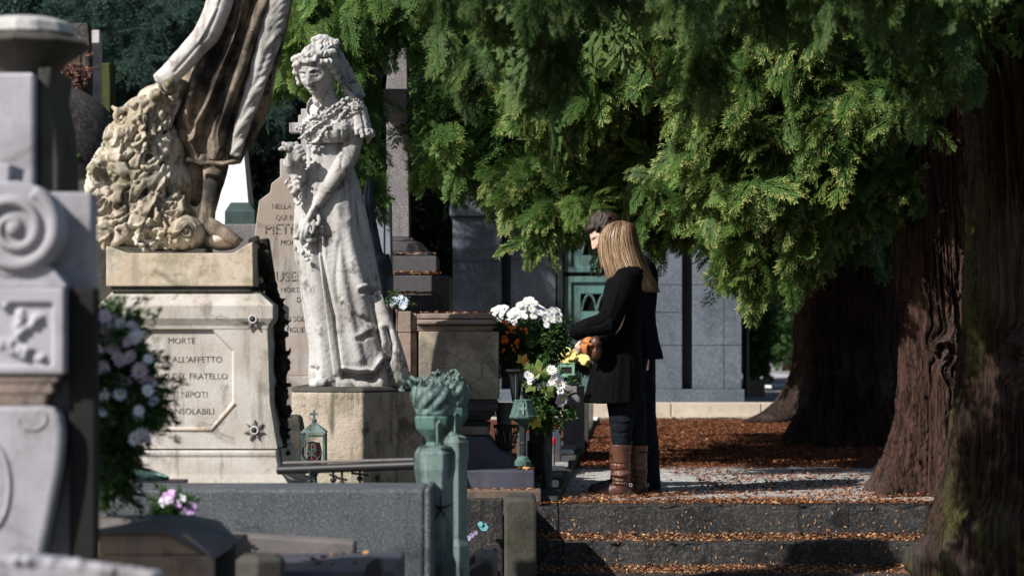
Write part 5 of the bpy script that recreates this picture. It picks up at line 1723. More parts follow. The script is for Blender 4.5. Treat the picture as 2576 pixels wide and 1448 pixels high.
def px_loft(rows, n, T, nz=40, fn=None):           # rows: Y, Xcentre, half width px, depth half m, y offset m
    r = interp(rows, nz)
    secs = []
    for Y, X, hw, ry, dy in r:
        c = T(X, Y, dy)
        secs.append((c.x, c.y, c.z, hw / F * c.y, ry))
    return MB().loft(secs, n, fn)

# ------------------------------------------------------------------ veiled woman statue
S = lambda X, Y, dy=0.0: P(X, Y, 14.0 + dy)
u14 = 14 / F
sb = MB()
def skf(a, t):
    w = (1 - t) ** 1.0                              # t=0 bottom
    return 1 + w * (0.045 * math.sin(7 * a + 1.2 + 2 * t) + 0.022 * math.sin(13 * a + 4 * t))
sb.join(px_loft([(978, 893, 113, .27, .28), (940, 892, 116, .27, .27), (880, 884, 106, .26, .25), (800, 868, 101, .24, .23), (700, 851, 99, .22, .21), (620, 838, 98, .20, .20), (540, 831, 90, .18, .19), (480, 828, 80, .165, .18), (430, 826, 66, .15, .18), (395, 820, 55, .135, .18), (365, 815, 50, .13, .18)], 120, S, 70, skf))
# torso
sb.join(px_loft([(372, 816, 50, .13, .18), (350, 822, 60, .145, .17), (325, 832, 72, .155, .17), (300, 838, 76, .14, .18), (280, 840, 72, .12, .19), (264, 842, 58, .10, .20), (252, 832, 36, .08, .20)], 60, S, 24))
sb.ell(S(792, 325, .07), (.085, .07, .075)).ell(S(848, 328, .06), (.08, .07, .07))
# neck, head
sb.tube([S(835, 282, .18), S(822, 255, .16), S(812, 225, .13), S(806, 195, .13)], [.085, .066, .058, .06], 20)
HM = head_matrix(S(799, 182, .09), -22, 20, -5, 1.32)
sb.join(head_mb(HM, k_=1.5, ks=.55))
# hair and head-cloth
Hl = lambda x, y, z: HM @ Vector((x, y, z))
sb.ell(Hl(0, .024, .030), (.112, .132, .124), HM.to_3x3().normalized())
for i in range(15):
    a = math.radians(-105 + 15 * i)
    c = Hl(.083 * math.sin(a), -.070 * math.cos(a) - .012, .072 - .035 * (abs(math.sin(a)) ** 2.5) + .006 * math.sin(i * 2.3))
    sb.ell(c, (.019 + .003 * (i % 2), .020, .018), None, 10, 8)
    c = Hl(.090 * math.sin(a + .12), -.055 * math.cos(a + .12), .092 - .02 * (abs(math.sin(a)) ** 2.5))
    sb.ell(c, (.024, .02, .020), None, 10, 8)
for (x, y, z, r) in ((-.088, -.028, .02, .02), (-.09, -.016, -.01, .018), (.086, -.030, .03, .022), (.09, -.018, .0, .021), (.09, -.004, -.03, .02), (.088, .012, -.055, .016), (-.088, -.03, -.03, .013)):
    sb.ell(Hl(x, y, z), r, None, 10, 8)
for X, Y, r in ((792, 101, .022), (805, 97, .026), (818, 98, .026), (830, 104, .024), (843, 108, .022), (812, 108, .03), (838, 118, .022), (826, 116, .03)):
    sb.ell(S(X, Y, .12), (r * 1.2, r * 1.2, r), None, 12, 8)
sb.tube([S(843, 120, .17), S(852, 145, .19), (S(866, 180, .22)), S(880, 215, .24), S(896, 250, .24)], [.03, .045, .055, .062, .07], 16, .35)
sb.tube([S(850, 150, .14), S(862, 195, .16), S(872, 228, .15), S(890, 250, .13), S(912, 268, .14)], [.018, .024, .028, .03, .025], 12, .7)
# shoulder, sleeve, arm
sb.ell(S(889, 282, .16), (.078, .10, .075))
sb.tube([S(880, 268, .17), S(892, 290, .15), S(897, 318, .14), S(899, 338, .13)], [.06, .078, .082, .084], 24)
for i in range(15):
    a = 2 * math.pi * i / 15
    sb.tube([S(899 + 34 * math.cos(a), 325, .13 + .07 * math.sin(a)), S(901 + 39 * math.cos(a), 344 + 4 * math.sin(i * 2.7), .13 + .08 * math.sin(a))], [.016, .014], 8)
sb.tube([S(922, 330, .14), S(927, 348, .14), S(925, 362, .14)], [.014, .017, .008], 8)
arm = curve_pts([S(893, 300, .14), S(886, 350, .12), S(878, 385, .09), S(864, 416, .05), S(838, 452, .02), S(812, 490, 0), S(794, 516, -.01)], 26)
ar = interp([(.060,), (.060,), (.056,), (.052,), (.046,), (.036,), (.029,)], 26)[:, 0]
sb.tube(arm, list(ar), 24)
# hanging hand
sb.tube([S(794, 514, -.01), S(786, 530, -.015), S(778, 548, -.015), S(773, 560, -.01)], [.028, .036, .040, .034], 16, .55, (0, 1, 0))
def finger(pts, r):
    q = curve_pts([S(*p) for p in pts], 9)
    sb.tube(q, list(np.linspace(r, r * .72, 9)), 10)
finger([(764, 550, -.015), (755, 570, -.03), (750, 588, -.02), (748, 602, .0)], .0125)
finger([(770, 553, -.02), (763, 575, -.04), (760, 592, -.03), (759, 604, -.01)], .0135)
finger([(777, 556, -.025), (773, 576, -.045), (769, 590, -.035), (766, 602, -.015)], .0135)
finger([(787, 552, -.025), (790, 568, -.045), (788, 580, -.05), (782, 588, -.05)], .013)
finger([(795, 536, -.01), (803, 552, -.03), (799, 568, -.045)], .015)
rs = random.Random(4)
for i in range(26):                                   # posy below the hand
    sb.ell(S(rs.gauss(771, 14), rs.gauss(607, 13), rs.uniform(-.02, .05)), (rs.uniform(.012, .022), rs.uniform(.012, .02), rs.uniform(.008, .018)), Matrix.Rotation(rs.uniform(0, 3), 3, 'Y'), 8, 6)
for i in range(8):
    sb.ell(S(rs.uniform(790, 812), rs.uniform(570, 590), rs.uniform(-.02, .02)), (rs.uniform(.010, .018), .012, rs.uniform(.008, .014)), Matrix.Rotation(rs.uniform(0, 3), 3, 'Y'), 8, 6)
# raised hand with flowers, garland, ribbon
sb.tube([S(760, 455, .14), S(742, 432, .03), S(729, 408, -.02), S(738, 392, -.04)], [.06, .048, .040, .036], 18)
sb.ell(S(739, 388, -.04), (.042, .030, .040))
for k, (x0, y0, x1, y1) in enumerate(((728, 382, 737, 360), (737, 388, 758, 366), (742, 396, 764, 376), (747, 404, 767, 386))):
    sb.tube([S(x0, y0, -.05), S((x0 + x1) / 2 - 2, (y0 + y1) / 2 - 5, -.09), S(x1, y1, -.07)], [.015, .0145, .011], 10)
for i in range(20):
    sb.ell(S(rs.uniform(706, 748), 372 - rs.uniform(0, 1) * 14 + rs.uniform(0, 8), rs.uniform(-.08, -.02)), (rs.uniform(.012, .02), .014, rs.uniform(.009, .018)), Matrix.Rotation(rs.uniform(0, 3), 3, 'Y'), 8, 6)
for (cx_, cy_, sp_, n_) in ((752, 410, 8, 8), (741, 443, 13, 22), (748, 420, 9, 8), (746, 482, 8, 14), (747, 506, 6, 10), (748, 460, 8, 6)):
    for i in range(n_):
        sb.ell(S(rs.gauss(cx_, sp_ * .7), rs.gauss(cy_, sp_ * .8), rs.uniform(-.03, .05)), (rs.uniform(.010, .02), .014, rs.uniform(.008, .018)), Matrix.Rotation(rs.uniform(0, 3), 3, 'Y'), 8, 6)
sb.tube([S(783, 246, .06), S(777, 262, .03), S(774, 278, .04), S(779, 290, .05)], [.010, .022, .018, .01], 8, .35)
sb.tube([S(783, 246, .06), S(795, 258, .05), S(802, 270, .06)], [.010, .02, .01], 8, .35)
# lace shawl
def frill(pts, r, n, amp):
    q = curve_pts([S(*p) for p in pts], n * 3)
    q = [p + Vector((0, -.005 * math.sin(i * .8), amp * 1.6 * math.sin(i * .62 + math.sin(i * .31)))) for i, p in enumerate(q)]
    sb.tube(q, [r * (.78 + .22 * math.sin(i * .9 + .5 * math.sin(i * .37))) for i in range(len(q))], 8, .7)
frill([(744, 326, .02), (775, 305, .02), (815, 285, .03), (850, 262, .06), (880, 246, .10), (912, 262, .12)], .013, 46, .005)
frill([(752, 350, .0), (785, 325, .0), (812, 303, .01), (840, 283, .04), (868, 258, .07)], .011, 40, .004)
frill([(776, 366, .02), (800, 350, .0), (815, 326, -.01), (845, 310, .01), (862, 285, .05), (878, 262, .08)], .012, 44, .007)
for i in range(9):
    sb.ell(S(767 + 1.5 * math.sin(i), 386 + 16.6 * i, .045 + .001 * i), (.009, .012, .010), None, 8, 6)
# hem, train and the rocky footing
sb.tube(curve_pts([S(945, 735, .10), S(972, 820, .08), S(992, 890, .10), S(1002, 945, .14), S(985, 965, .16)], 16), list(interp([(.03,), (.045,), (.055,), (.06,), (.04,)], 16)[:, 0]), 14)
sb.ell(S(1018, 955, .22), (.05, .08, .06)).ell(S(905, 968, .30), (.28, .25, .03)).ell(S(805, 965, .10), (.065, .09, .035))
me = fuse(sb, 0.0052, 2, 0.4)
st_ = [
    ([(793, 606), (801, 676), (815, 793), (830, 903), (837, 975)], 5, -.040),
    ([(803, 610), (819, 698), (841, 793), (853, 905), (862, 950)], 4.5, -.022),
    ([(783, 640), (790, 720), (806, 830), (815, 960)], 9, .014),
    ([(798, 640), (812, 720), (828, 820), (843, 940)], 5, .018),
    ([(765, 640), (773, 720), (784, 830), (788, 930)], 5, -.010),
    ([(868, 560), (885, 640), (905, 700), (912, 728)], 14, .020), ([(905, 520), (925, 600), (942, 680), (952, 720)], 8, .016), ([(890, 470), (905, 540), (918, 600), (925, 650)], 5, -.014),
    ([(848, 520), (850, 600), (862, 700), (885, 820), (905, 900)], 11, .012),
    ([(911, 731), (925, 728), (940, 733), (952, 745)], 7, -.038), ([(905, 722), (925, 716), (945, 722)], 5, .016),
    ([(863, 764), (880, 785), (900, 800), (925, 808)], 7, -.013), ([(862, 755), (885, 776), (908, 790)], 6, .014),
    ([(903, 844), (920, 828), (945, 822)], 8, .012), ([(900, 852), (925, 845), (948, 836)], 6, -.014),
    ([(975, 830), (984, 866), (975, 900), (954, 940)], 7, -.045), ([(960, 820), (968, 860), (958, 900), (938, 930)], 6, .018),
    ([(868, 942), (900, 948), (938, 948)], 11, -.075), ([(862, 925), (900, 930), (940, 928)], 5, .018),
    ([(783, 925), (792, 935), (800, 925)], 4, -.018), ([(772, 362), (800, 363), (860, 361)], 2.2, -.016), ([(772, 358), (800, 359), (860, 356)], 2, .006),
    ([(855, 330), (857, 380), (858, 420)], 3, -.012), ([(852, 610), (845, 700), (850, 760)], 5, -.006),
    ([(765, 330), (800, 308), (850, 280)], 2.5, -.010), ([(775, 345), (808, 320), (850, 295)], 2.5, -.010), ([(880, 270), (890, 300), (888, 335)], 3, -.009), ([(905, 275), (915, 305), (917, 335)], 3, -.008)]
# face chiselling, in the head's own frame
def hp(x, z, y=-.09):
    v = HM @ Vector((x, y, z))
    return (CX + v.x / v.y * F, HY - (v.z - CZ) / v.y * F)
for sd in (-1, 1):
    st_ += [([hp(sd * .016, .004), hp(sd * .030, -.003), hp(sd * .046, .004)], 1.5, -.004), ([hp(sd * .014, .020), hp(sd * .030, .024), hp(sd * .048, .018)], 1.5, -.006), ([hp(sd * .012, .028), hp(sd * .030, .034), hp(sd * .052, .026)], 2.0, .005)]
st_ += [([hp(-.022, -.057), hp(0, -.055), hp(.022, -.057)], 1.3, -.007), ([hp(-.010, -.034), hp(.010, -.034)], 1.8, -.005)]
for i in range(26):                                   # waves of hair
    a = rs.uniform(0, 1)
    X_, Y_ = rs.uniform(757, 845), rs.uniform(98, 150)
    st_.append(([(X_, Y_), (X_ + rs.uniform(-8, 8), Y_ + 8), (X_ + rs.uniform(-8, 12), Y_ + 16)], 1.8, rs.choice((-.008, .006))))
carve(me, st_)
V, N = get_v(me)
X_ = CX + V[:, 0] / V[:, 1] * F
Y_ = HY - (V[:, 2] - CZ) / V[:, 1] * F
m_ = ((X_ > 745) & (Y_ > 235) & (Y_ < 350) & (Y_ > 250 + (870 - X_) * .45) & (Y_ < 300 + (880 - X_) * .62)) * 1.0 + ((X_ > 868) & (Y_ > 310) & (Y_ < 366)) * .6 + ((X_ > 845) & (Y_ < 260)) * .8
V += N * ((m_ * 0.010) * (np.abs(fbm(V * 75, 2, 6) - .5) * 4 - .5))[:, None]
V += N * (0.0018 * (fbm(V * 60, 3, 8) - 0.5) * 2)[:, None]
set_v(me, V)
vs_ = thing("veiled_woman_statue", "weathered marble statue of a veiled woman in a long gown, looking down and holding flowers", "statue", P(893, 978, 14.2))
part("figure", me, marble, vs_)
# pedestal
pd = thing("statue_pedestal", "rough-cast stone pedestal under the marble woman, lit on its left half", "pedestal", (px(900, 14.1), 14.3, 0))
cxp = px(912, 13.85)
zt = pz(985, 13.9)
L1 = Vector((px(722, 14.1) - cxp, 0.22))
corner = (cxp, 13.85)
pts = [corner, (px(1062, 14.25), 14.28), (px(1000, 14.9), 15.0), (px(770, 14.8), 14.9), (px(733, 13.98), 13.98)]
vs2 = [(x, y, -.02) for x, y in pts] + [(x, y, zt - .03) for x, y in pts] + [(x, y + .004, zt) for x, y in pts]
n5 = 5
fs = [tuple(range(4, -1, -1)), tuple(range(10, 15))]
for L_ in (0, 5):
    fs += [(L_ + i, L_ + (i + 1) % 5, L_ + 5 + (i + 1) % 5, L_ + 5 + i) for i in range(5)]
pm_ = MB().add(vs2, fs)
me = pm_.mesh("block")
part("block", me, rough_conc, pd, bevel=0.012)
part("footing_slab", MB().add([(x * 1.0 + (x - cxp) * .02, y - .0, zt + .001) for x, y in pts] + [(x, y + .03, zt + .028) for x, y in pts], [tuple(range(4, -1, -1)), tuple(range(5, 10))] + [(i, (i + 1) % 5, 5 + (i + 1) % 5, 5 + i) for i in range(5)]), dark_stone, pd, bevel=0.01)

# ------------------------------------------------------------------ monument with striding draped figure (left)
dL = 11.0
ml = thing("inscribed_pedestal", "pale marble pedestal with an octagonal inscribed panel and two star ornaments, left foreground", "pedestal", P(475, 1228, dL))
zz_ = lambda Y: pz(Y, dL)
xx_ = lambda X: px(X, dL)
body = MB()
bx0, bx1 = xx_(251), xx_(697)
# front with an octagonal recess: ring of quads
octo = [(382, 813), (521, 813), (588, 880), (588, 1012), (532, 1078), (388, 1078), (335, 1020), (335, 868)]
outer = [(251, 822), (560, 822 - 0), (672, 822), (672, 1012), (697, 1125), (388, 1125), (251, 1125), (251, 868)]
def pl_(q, dy):
    v = P(q[0], q[1], dL)
    return (v.x, dL + dy, v.z)
octo2 = [((x - 462) * .955 + 462, (y - 946) * .955 + 946) for x, y in octo]
rim = [(382, 770), (521, 770), (672, 822), (678, 1012), (697, 1127), (388, 1127), (251, 1127), (251, 822)]
rim = [(300, 815), (600, 815), (672, 822), (678, 1012), (697, 1127), (388, 1127), (251, 1127), (251, 822)]
vsx = [pl_(q, 0) for q in rim] + [pl_(q, 0) for q in octo] + [pl_(q, .016) for q in octo2]
rim_full = [(251, 770), (672, 770), (672, 822), (680, 1012), (697, 1127), (251, 1127)]
fsx = [(i, (i + 1) % 8, 8 + (i + 1) % 8, 8 + i) for i in range(8)] + [(8 + i, 8 + (i + 1) % 8, 16 + (i + 1) % 8, 16 + i) for i in range(8)] + [tuple(range(16, 24))]
body.add(vsx, fsx)
bk_y = dL + .74
body.add([pl_(q, 0) for q in ((672, 822), (678, 1012), (697, 1127), (251, 1127), (251, 822))] + [(v[0], bk_y, v[2]) for v in [pl_(q, 0) for q in ((672, 822), (678, 1012), (697, 1127), (251, 1127), (251, 822))]],
         [(0, 5, 6, 1), (1, 6, 7, 2), (2, 7, 8, 3), (3, 8, 9, 4), (9, 8, 7, 6, 5), (4, 9, 5, 0)])
part("dado", body, inscr_stone, ml)
cap = MB().sqloft([(xx_(251), xx_(674), dL - .002, bk_y, zz_(828)), (xx_(251), xx_(676), dL - .004, bk_y, zz_(818)), (xx_(247), xx_(688), dL - .02, bk_y + .02, zz_(800)), (xx_(247), xx_(688), dL - .02, bk_y + .02, zz_(767)), (xx_(278), xx_(645), dL + .06, bk_y - .05, zz_(731))])
part("cap", cap, inscr_stone, ml, bevel=0.004)
bas = MB().sqloft([(xx_(240), xx_(742), dL - .06, bk_y + .06, zz_(1600)), (xx_(240), xx_(742), dL - .06, bk_y + .06, zz_(1226)), (xx_(262), xx_(727), dL - .045, bk_y + .04, zz_(1212)), (xx_(270), xx_(712), dL - .03, bk_y + .03, zz_(1190)), (xx_(275), xx_(702), dL - .02, bk_y + .02, zz_(1150)), (xx_(275), xx_(700), dL - .02, bk_y + .02, zz_(1147)), (xx_(272), xx_(704), dL - .025, bk_y + .025, zz_(1143)), (xx_(272), xx_(704), dL - .025, bk_y + .025, zz_(1134)), (xx_(280), xx_(698), dL - .01, bk_y, zz_(1131))])
part("base", bas, inscr_stone, ml, bevel=0.004)
part("joint", MB().box(xx_(254), xx_(694), dL + .004, bk_y, zz_(1132), zz_(1126)), iron, ml)
part("panel_moulding", MB().prp([(388, 1082), (532, 1082), (592, 1014), (588, 1012), (532, 1078), (388, 1078)][::-1], dL - .005, .02), brown_st, ml)
for tx, X_, Y_, h, lb in (("MORTE", 457, 857, 15, None), ("TOLSE ALL'AFFETTO", 463, 904, 15, None), ("FIGLIO DEL FRATELLO", 468, 946, 15, None), ("E DEI NIPOTI", 462, 992, 15, None), ("INCONSOLABILI", 462, 1034, 15, None)):
    s_ = h / F * dL
    t_ = text_mb(tx, s_ * 1.44, P(X_, Y_, dL + .0155), 0.0008, 'CENTER', 0.98)
    part("inscription", t_, engr, ml)
for X_, Y_ in ((636, 802), (640, 1081), (300, 1081)):
    c = P(X_, Y_, dL - .012 if Y_ < 900 else dL - .004)
    mb = MB()
    pts = []
    for k in range(14):
        a = 2 * math.pi * k / 14 + math.pi / 2
        r_ = (.049 if k % 2 == 0 else .021)
        pts.append((c.x + r_ * math.cos(a), c.z + r_ * math.sin(a)))
    mb.prism(pts, c.y - .006, c.y + .004)
    so_ = part("star", mb, stone("worn_star_metal", (.15, .13, .12), (.22, .19, .17), (.05, .05, .05), .4, 20, 0, bump=.2), ml, bevel=.002)
    part("ring", MB().tube([c + Vector((.016 * math.cos(a), -.008, .016 * math.sin(a))) for a in np.linspace(0, 2 * math.pi, 20)], .004, 6), marble_clean, so_)
    part("stud", MB().ell(c + Vector((0, -.008, 0)), (.012, .008, .012), None, 12, 8), iron, so_)
    for k in range(5):
        a = 2 * math.pi * k / 5 + .5
sp_ = MB().prp([(267, 719), (267, 618), (320, 636), (585, 636), (635, 607), (637, 719)][::-1], dL + .02, .62)
part("plinth", sp_, block_warm, ml, bevel=.004)
part("joint", MB().box(xx_(276), xx_(628), dL + .035, dL + .6, zz_(732), zz_(718)), dark_stone, ml)

G_ = lambda X, Y, dy=0.0: P(X, Y, dL + .22 + dy)
gs = thing("striding_statue", "lower part of a marble figure with wind-blown dark-stained drapery, above curling carved waves", "statue", G_(450, 636, .1))
dr_ = MB()
def dfn(a, t):
    return 1 + .05 * math.sin(6 * a + 2.0) + .045 * math.sin(11 * a + 3 * t) + .03 * math.sin(19 * a - 2 * t)
dr_.join(px_loft([(412, 540, 60, .11, .12), (380, 542, 72, .13, .12), (330, 545, 98, .16, .12), (270, 556, 113, .18, .12), (200, 572, 110, .19, .12), (120, 602, 103, .19, .12), (40, 622, 100, .19, .12), (-60, 638, 95, .18, .12), (-200, 655, 90, .17, .12)], 140, G_, 90, dfn))
dr_.tube([G_(470, 400, -.02), G_(510, 410, -.03), (G_(560, 411, -.02)), G_(603, 405, .03)], [.010, .012, .012, .010], 8)
me = fuse(dr_, 0.0055, 2, .4)
stx = []
for (a, b, c_, w_, am) in (((640, -20), (575, 180), (495, 390), 9, -.045), ((600, -20), (535, 160), (470, 330), 11, -.05), ((668, -20), (610, 170), (535, 395), 7, .035), ((690, 0), (640, 180), (560, 395), 9, -.045), ((712, 10), (668, 190), (590, 390), 7, .03), ((625, -20), (560, 170), (482, 350), 6, .03), ((655, 100), (610, 230), (548, 380), 5, -.03), ((700, 120), (650, 260), (585, 370), 5, -.022), ((610, 60), (560, 200), (510, 330), 4, -.02)):
    stx.append(([a, b, c_], w_, am))
for k in range(12):
    Y_ = 120 + 22 * k
    xe = np.interp(Y_, [0, 110, 280, 400], [722, 705, 640, 600])
    stx.append(([(xe - 6, Y_), (xe - 30, Y_ + 22)], 4, -.014))
carve(me, stx)
rough(me, .003, 18, 2)
part("drapery", me, marble_drape, gs)
ce = MB()
q = curve_pts([G_(700, -160, -.02), G_(694, 0, -.04), G_(676, 100, -.05), G_(642, 215, -.04), G_(608, 320, -.02), G_(592, 392, .0)], 60)
ce.tube(q, [(.058 - .040 * i / 59) * (1 + .04 * math.sin(i * 1.1)) for i in range(60)], 20, 1.3)
me = fuse(ce, .0055, 1)
cs = []
for k in range(22):
    Y_ = -40 + 20 * k
    xe = np.interp(Y_, [-160, 0, 100, 215, 320, 392], [738, 730, 710, 668, 628, 603])
    cs.append(([(xe - 4, Y_), (xe - 26, Y_ + 16), (xe - 44, Y_ + 40)], 5, R.choice((-.006, -.004, .004))))
carve(me, cs)
rough(me, .004, 16, 6)
part("cape_edge", me, marble, gs)
rb = MB()
q = curve_pts([G_(585, -220, .0), G_(562, -40, -.06), G_(528, 70, -.08), (G_(480, 130, -.08)), G_(435, 180, -.06), G_(402, 208, -.04)], 30)
rb.tube(q, list(interp([(.062,), (.060,), (.058,), (.052,), (.050,), (.045,)], 30)[:, 0]), 24)
me = fuse(rb, .005, 2)
carve(me, [([(560, -10), (520, 90), (440, 180)], 4, -.006), ([(545, 20), (500, 105)], 4, .006)])
rough(me, .004, 14, 5)
part("robe_edge", me, marble_clean, gs)
lg = MB()
q = curve_pts([G_(545, 395, .1), G_(540, 440, .08), G_(532, 485, .06), G_(523, 530, .04), G_(520, 560, .04)], 16)
lg.tube(q, list(interp([(.06,), (.052,), (.042,), (.036,), (.042,)], 16)[:, 0]), 18)
lg.tube([G_(505, 560, .05), G_(540, 575, .0), G_(572, 592, -.04), G_(600, 606, -.06)], [.04, .042, .034, .02], 14, .8)
for k in range(5):
    lg.tube([G_(580, 590 + 2 * k, -.03 + .018 * k), G_(604 + (4 - k) * 2, 604 + k, -.04 + .018 * k)], [.013, .010], 8)
lg.ell(G_(490, 455, .16), (.05, .06, .12))
me = fuse(lg, .005, 2)
rough(me, .004, 20, 9)
part("leg", me, marble_drape, gs)
cw = MB()
for (X_, Y_, a, b, dy) in ((440, 222, 50, 26, .02), (405, 250, 60, 38, .0), (372, 290, 70, 48, .0), (345, 350, 88, 62, -.02), (315, 420, 88, 72, -.02), (300, 490, 78, 80, -.02), (335, 550, 100, 72, -.02), (400, 560, 100, 72, .0), (420, 470, 70, 80, .06), (410, 380, 60, 80, .06), (262, 430, 44, 36, -.02), (300, 575, 70, 45, .0), (450, 585, 78, 48, -.03), (250, 470, 36, 60, .02), (560, 606, 45, 24, .02), (520, 600, 70, 26, .1)):
    cw.ell(G_(X_, Y_, dy + .08), (a * .00178, .16, b * .00178), None, 20, 14)
rs = random.Random(12)
poly = lambda X_, Y_: (Y_ > 205) and (X_ > np.interp(Y_, [200, 250, 300, 420, 480, 600], [420, 340, 280, 215, 235, 250])) and (X_ < np.interp(Y_, [200, 300, 420, 540, 620], [470, 440, 430, 500, 520]))
for k in range(170):
    X_, Y_ = rs.uniform(225, 500), rs.uniform(200, 610)
    if not poly(X_, Y_):
        continue
    a = 2.1 + .5 * math.sin(X_ / 42.0 + Y_ / 70.0) + rs.uniform(-.35, .35)
    sg_ = rs.choice((-1, 1))
    ph = rs.uniform(0, 6)
    st0 = rs.uniform(6, 11)
    pts = []
    x_, y_ = X_, Y_
    for j in range(14):
        pts.append(G_(x_, y_, -.08 + abs(x_ - 350) / 1400))
        a += .22 * math.sin(ph + j * .9) + (sg_ * .42 if j > 8 else 0)
        x_ += st0 * math.cos(a)
        y_ += st0 * math.sin(a) * .9
        if y_ > 628 or x_ < 214:
            break
    if len(pts) < 6:
        continue
    n_ = len(pts)
    cw.tube(pts, list(.005 + rs.uniform(.011, .019) * np.sin(np.linspace(.2, 2.9, n_))), 10, .85)
for (X_, Y_, r_) in ((468, 575, .055), (238, 425, .03), (425, 215, .03), (392, 240, .03)):
    cw.ell(G_(X_, Y_, -.09), (r_, .05, r_ * 1.1), None, 16, 10)
me = fuse(cw, .0055, 2, .5)
stx = []
for k in range(230):
    X_, Y_ = rs.uniform(210, 510), rs.uniform(200, 630)
    if not poly(X_, Y_):
        continue
    a = rs.uniform(-.9, .4) + 2.2
    L_ = rs.uniform(26, 60)
    bend = rs.uniform(-.8, .8)
    pts = [(X_, Y_)]
    for j in range(4):
        pts.append((pts[-1][0] + L_ / 3 * math.cos(a), pts[-1][1] + L_ / 3 * math.sin(a)))
        a += bend
    stx.append((pts, rs.uniform(2.2, 4.5), rs.choice((-.022, -.016, .013))))
for r_ in (10, 20, 29):
    stx.append(([(468 + r_ * math.cos(a) * .8, 580 + r_ * math.sin(a)) for a in np.linspace(0, 6.28, 20)], 2.5, -.01))
carve(me, stx)
rough(me, .003, 30, 4)
part("carved_waves", me, marble_w, gs)

# dark withered vine hanging down the pedestal's right side
vn = MB()
rs = random.Random(3)
for k in range(150):
    t_ = rs.random()
    Y_ = 585 + 560 * t_
    X_ = np.interp(Y_, [585, 640, 720, 800, 950, 1130], [640, 655, 668, 700, 708, 712]) + rs.gauss(0, 9)
    r_ = rs.uniform(.008, .022)
    vn.ell(P(X_, Y_, 11.25 + rs.uniform(-.03, .1)), (r_ * rs.uniform(.7, 1.3), r_, r_ * rs.uniform(.8, 1.6)), None, 8, 6)
for k in range(26):
    Y_ = rs.uniform(620, 1120)
    X_ = np.interp(Y_, [585, 640, 720, 800, 950, 1130], [645, 660, 685, 712, 716, 714])
    vn.tube([P(X_ - 10, Y_, 11.3), P(X_ + rs.uniform(0, 14), Y_ + rs.uniform(-12, 12), 11.25), P(X_ + rs.uniform(8, 22), Y_ + rs.uniform(-14, 20), 11.2)], [.012, .010, .004], 6)
vn.tube(curve_pts([P(662, 600, 11.35), P(680, 720, 11.35), P(702, 850, 11.35), P(706, 1130, 11.35)], 24), .03, 10)
me = fuse(vn, .007, 1)
vm = stone("withered_vine_bark", (.018, .015, .012), (.035, .028, .022), (.006, .006, .006), .4, 14, 0, bump=.8)
solo("withered_vine", "black withered vine clinging down the right side of the inscribed pedestal", "vine", me, vm)
pp = MB().tube(curve_pts([P(700, 1135, 10.9), P(703, 1160, 10.8), P(712, 1185, 10.75), P(735, 1205, 10.7), P(770, 1212, 10.7)], 18), .013, 12)
solo("curved_pipe", "black pipe bending along the pedestal's flared base", "pipe", pp, iron, smooth=60)
# ------------------------------------------------------------------ the couple
W = lambda X, Y, dy=0.0: P(X, Y, 15.0 + dy)
wo_ = thing("person", "woman with long blonde hair, black knee-length coat and brown boots, standing head bowed in profile", "person", (px(1565, 15), 15.0, 0), "couple standing at the graves")
# body: one continuous surface
b = MB()
HMw = head_matrix(W(1549, 618, .0), -82, 30, 0, .96)
b.join(head_mb(HMw, True, 56, 44))
b.tube([W(1560, 630, .02), W(1578, 665, .02), W(1582, 690, .02)], [.05, .05, .06], 14)
b.join(px_loft([(1020, 1560, 34, .13, .03), (960, 1560, 38, .15, .03), (900, 1562, 38, .14, .03), (845, 1563, 30, .12, .03), (780, 1566, 36, .13, .03), (710, 1575, 36, .14, .03), (680, 1580, 26, .09, .03)], 24, W, 20))
for X0_, dy in ((1562, -.07), (1600, .12)):
    b.tube([W(1560 + (X0_ - 1562) * .4, 980, dy * .7), W(X0_ - 1, 1060, dy), W(X0_, 1120, dy), W(X0_ + 3, 1200, dy), W(X0_ + 4, 1232, dy)], [.075, .048, .036, .03, .03], 14)
    b.tube([W(X0_ + 10, 1240, dy), W(X0_ - 30, 1244, dy - .01), W(X0_ - 50, 1247, dy - .02)], [.028, .026, .016], 12)
b.tube(curve_pts([W(1578, 692, -.12), W(1562, 760, -.15), W(1545, 822, -.16), W(1500, 838, -.17), W(1462, 843, -.17)], 18), list(interp([(.05,), (.042,), (.036,), (.032,), (.024,)], 18)[:, 0]), 12)
b.tube(curve_pts([W(1578, 692, .17), W(1566, 760, .2), W(1545, 822, .18), W(1510, 838, .1)], 14), list(interp([(.05,), (.04,), (.035,), (.025,)], 14)[:, 0]), 12)
b.tube([W(1464, 842, -.17), W(1459, 856, -.17), W(1456, 866, -.17)], [.022, .026, .022], 12, .5, (0, 1, 0))
for k, (x0, x1, x2) in enumerate(((1461, 1460, 1462), (1457.5, 1455.5, 1457), (1454.5, 1451.5, 1452.5), (1452, 1448.5, 1449))):
    L_ = (18, 22, 20, 14)[k]
    b.tube([W(x0, 864, -.175), W(x1, 864 + L_ * .5, -.185), W(x2, 864 + L_, -.175)], [.0095, .009, .0068], 8)
b.tube([W(1463, 850, -.18), W(1467, 861, -.20), W(1468, 870, -.20)], [.010, .0095, .007], 8)
part("body", fuse(b, .0052, 1, .4), skin, wo_)
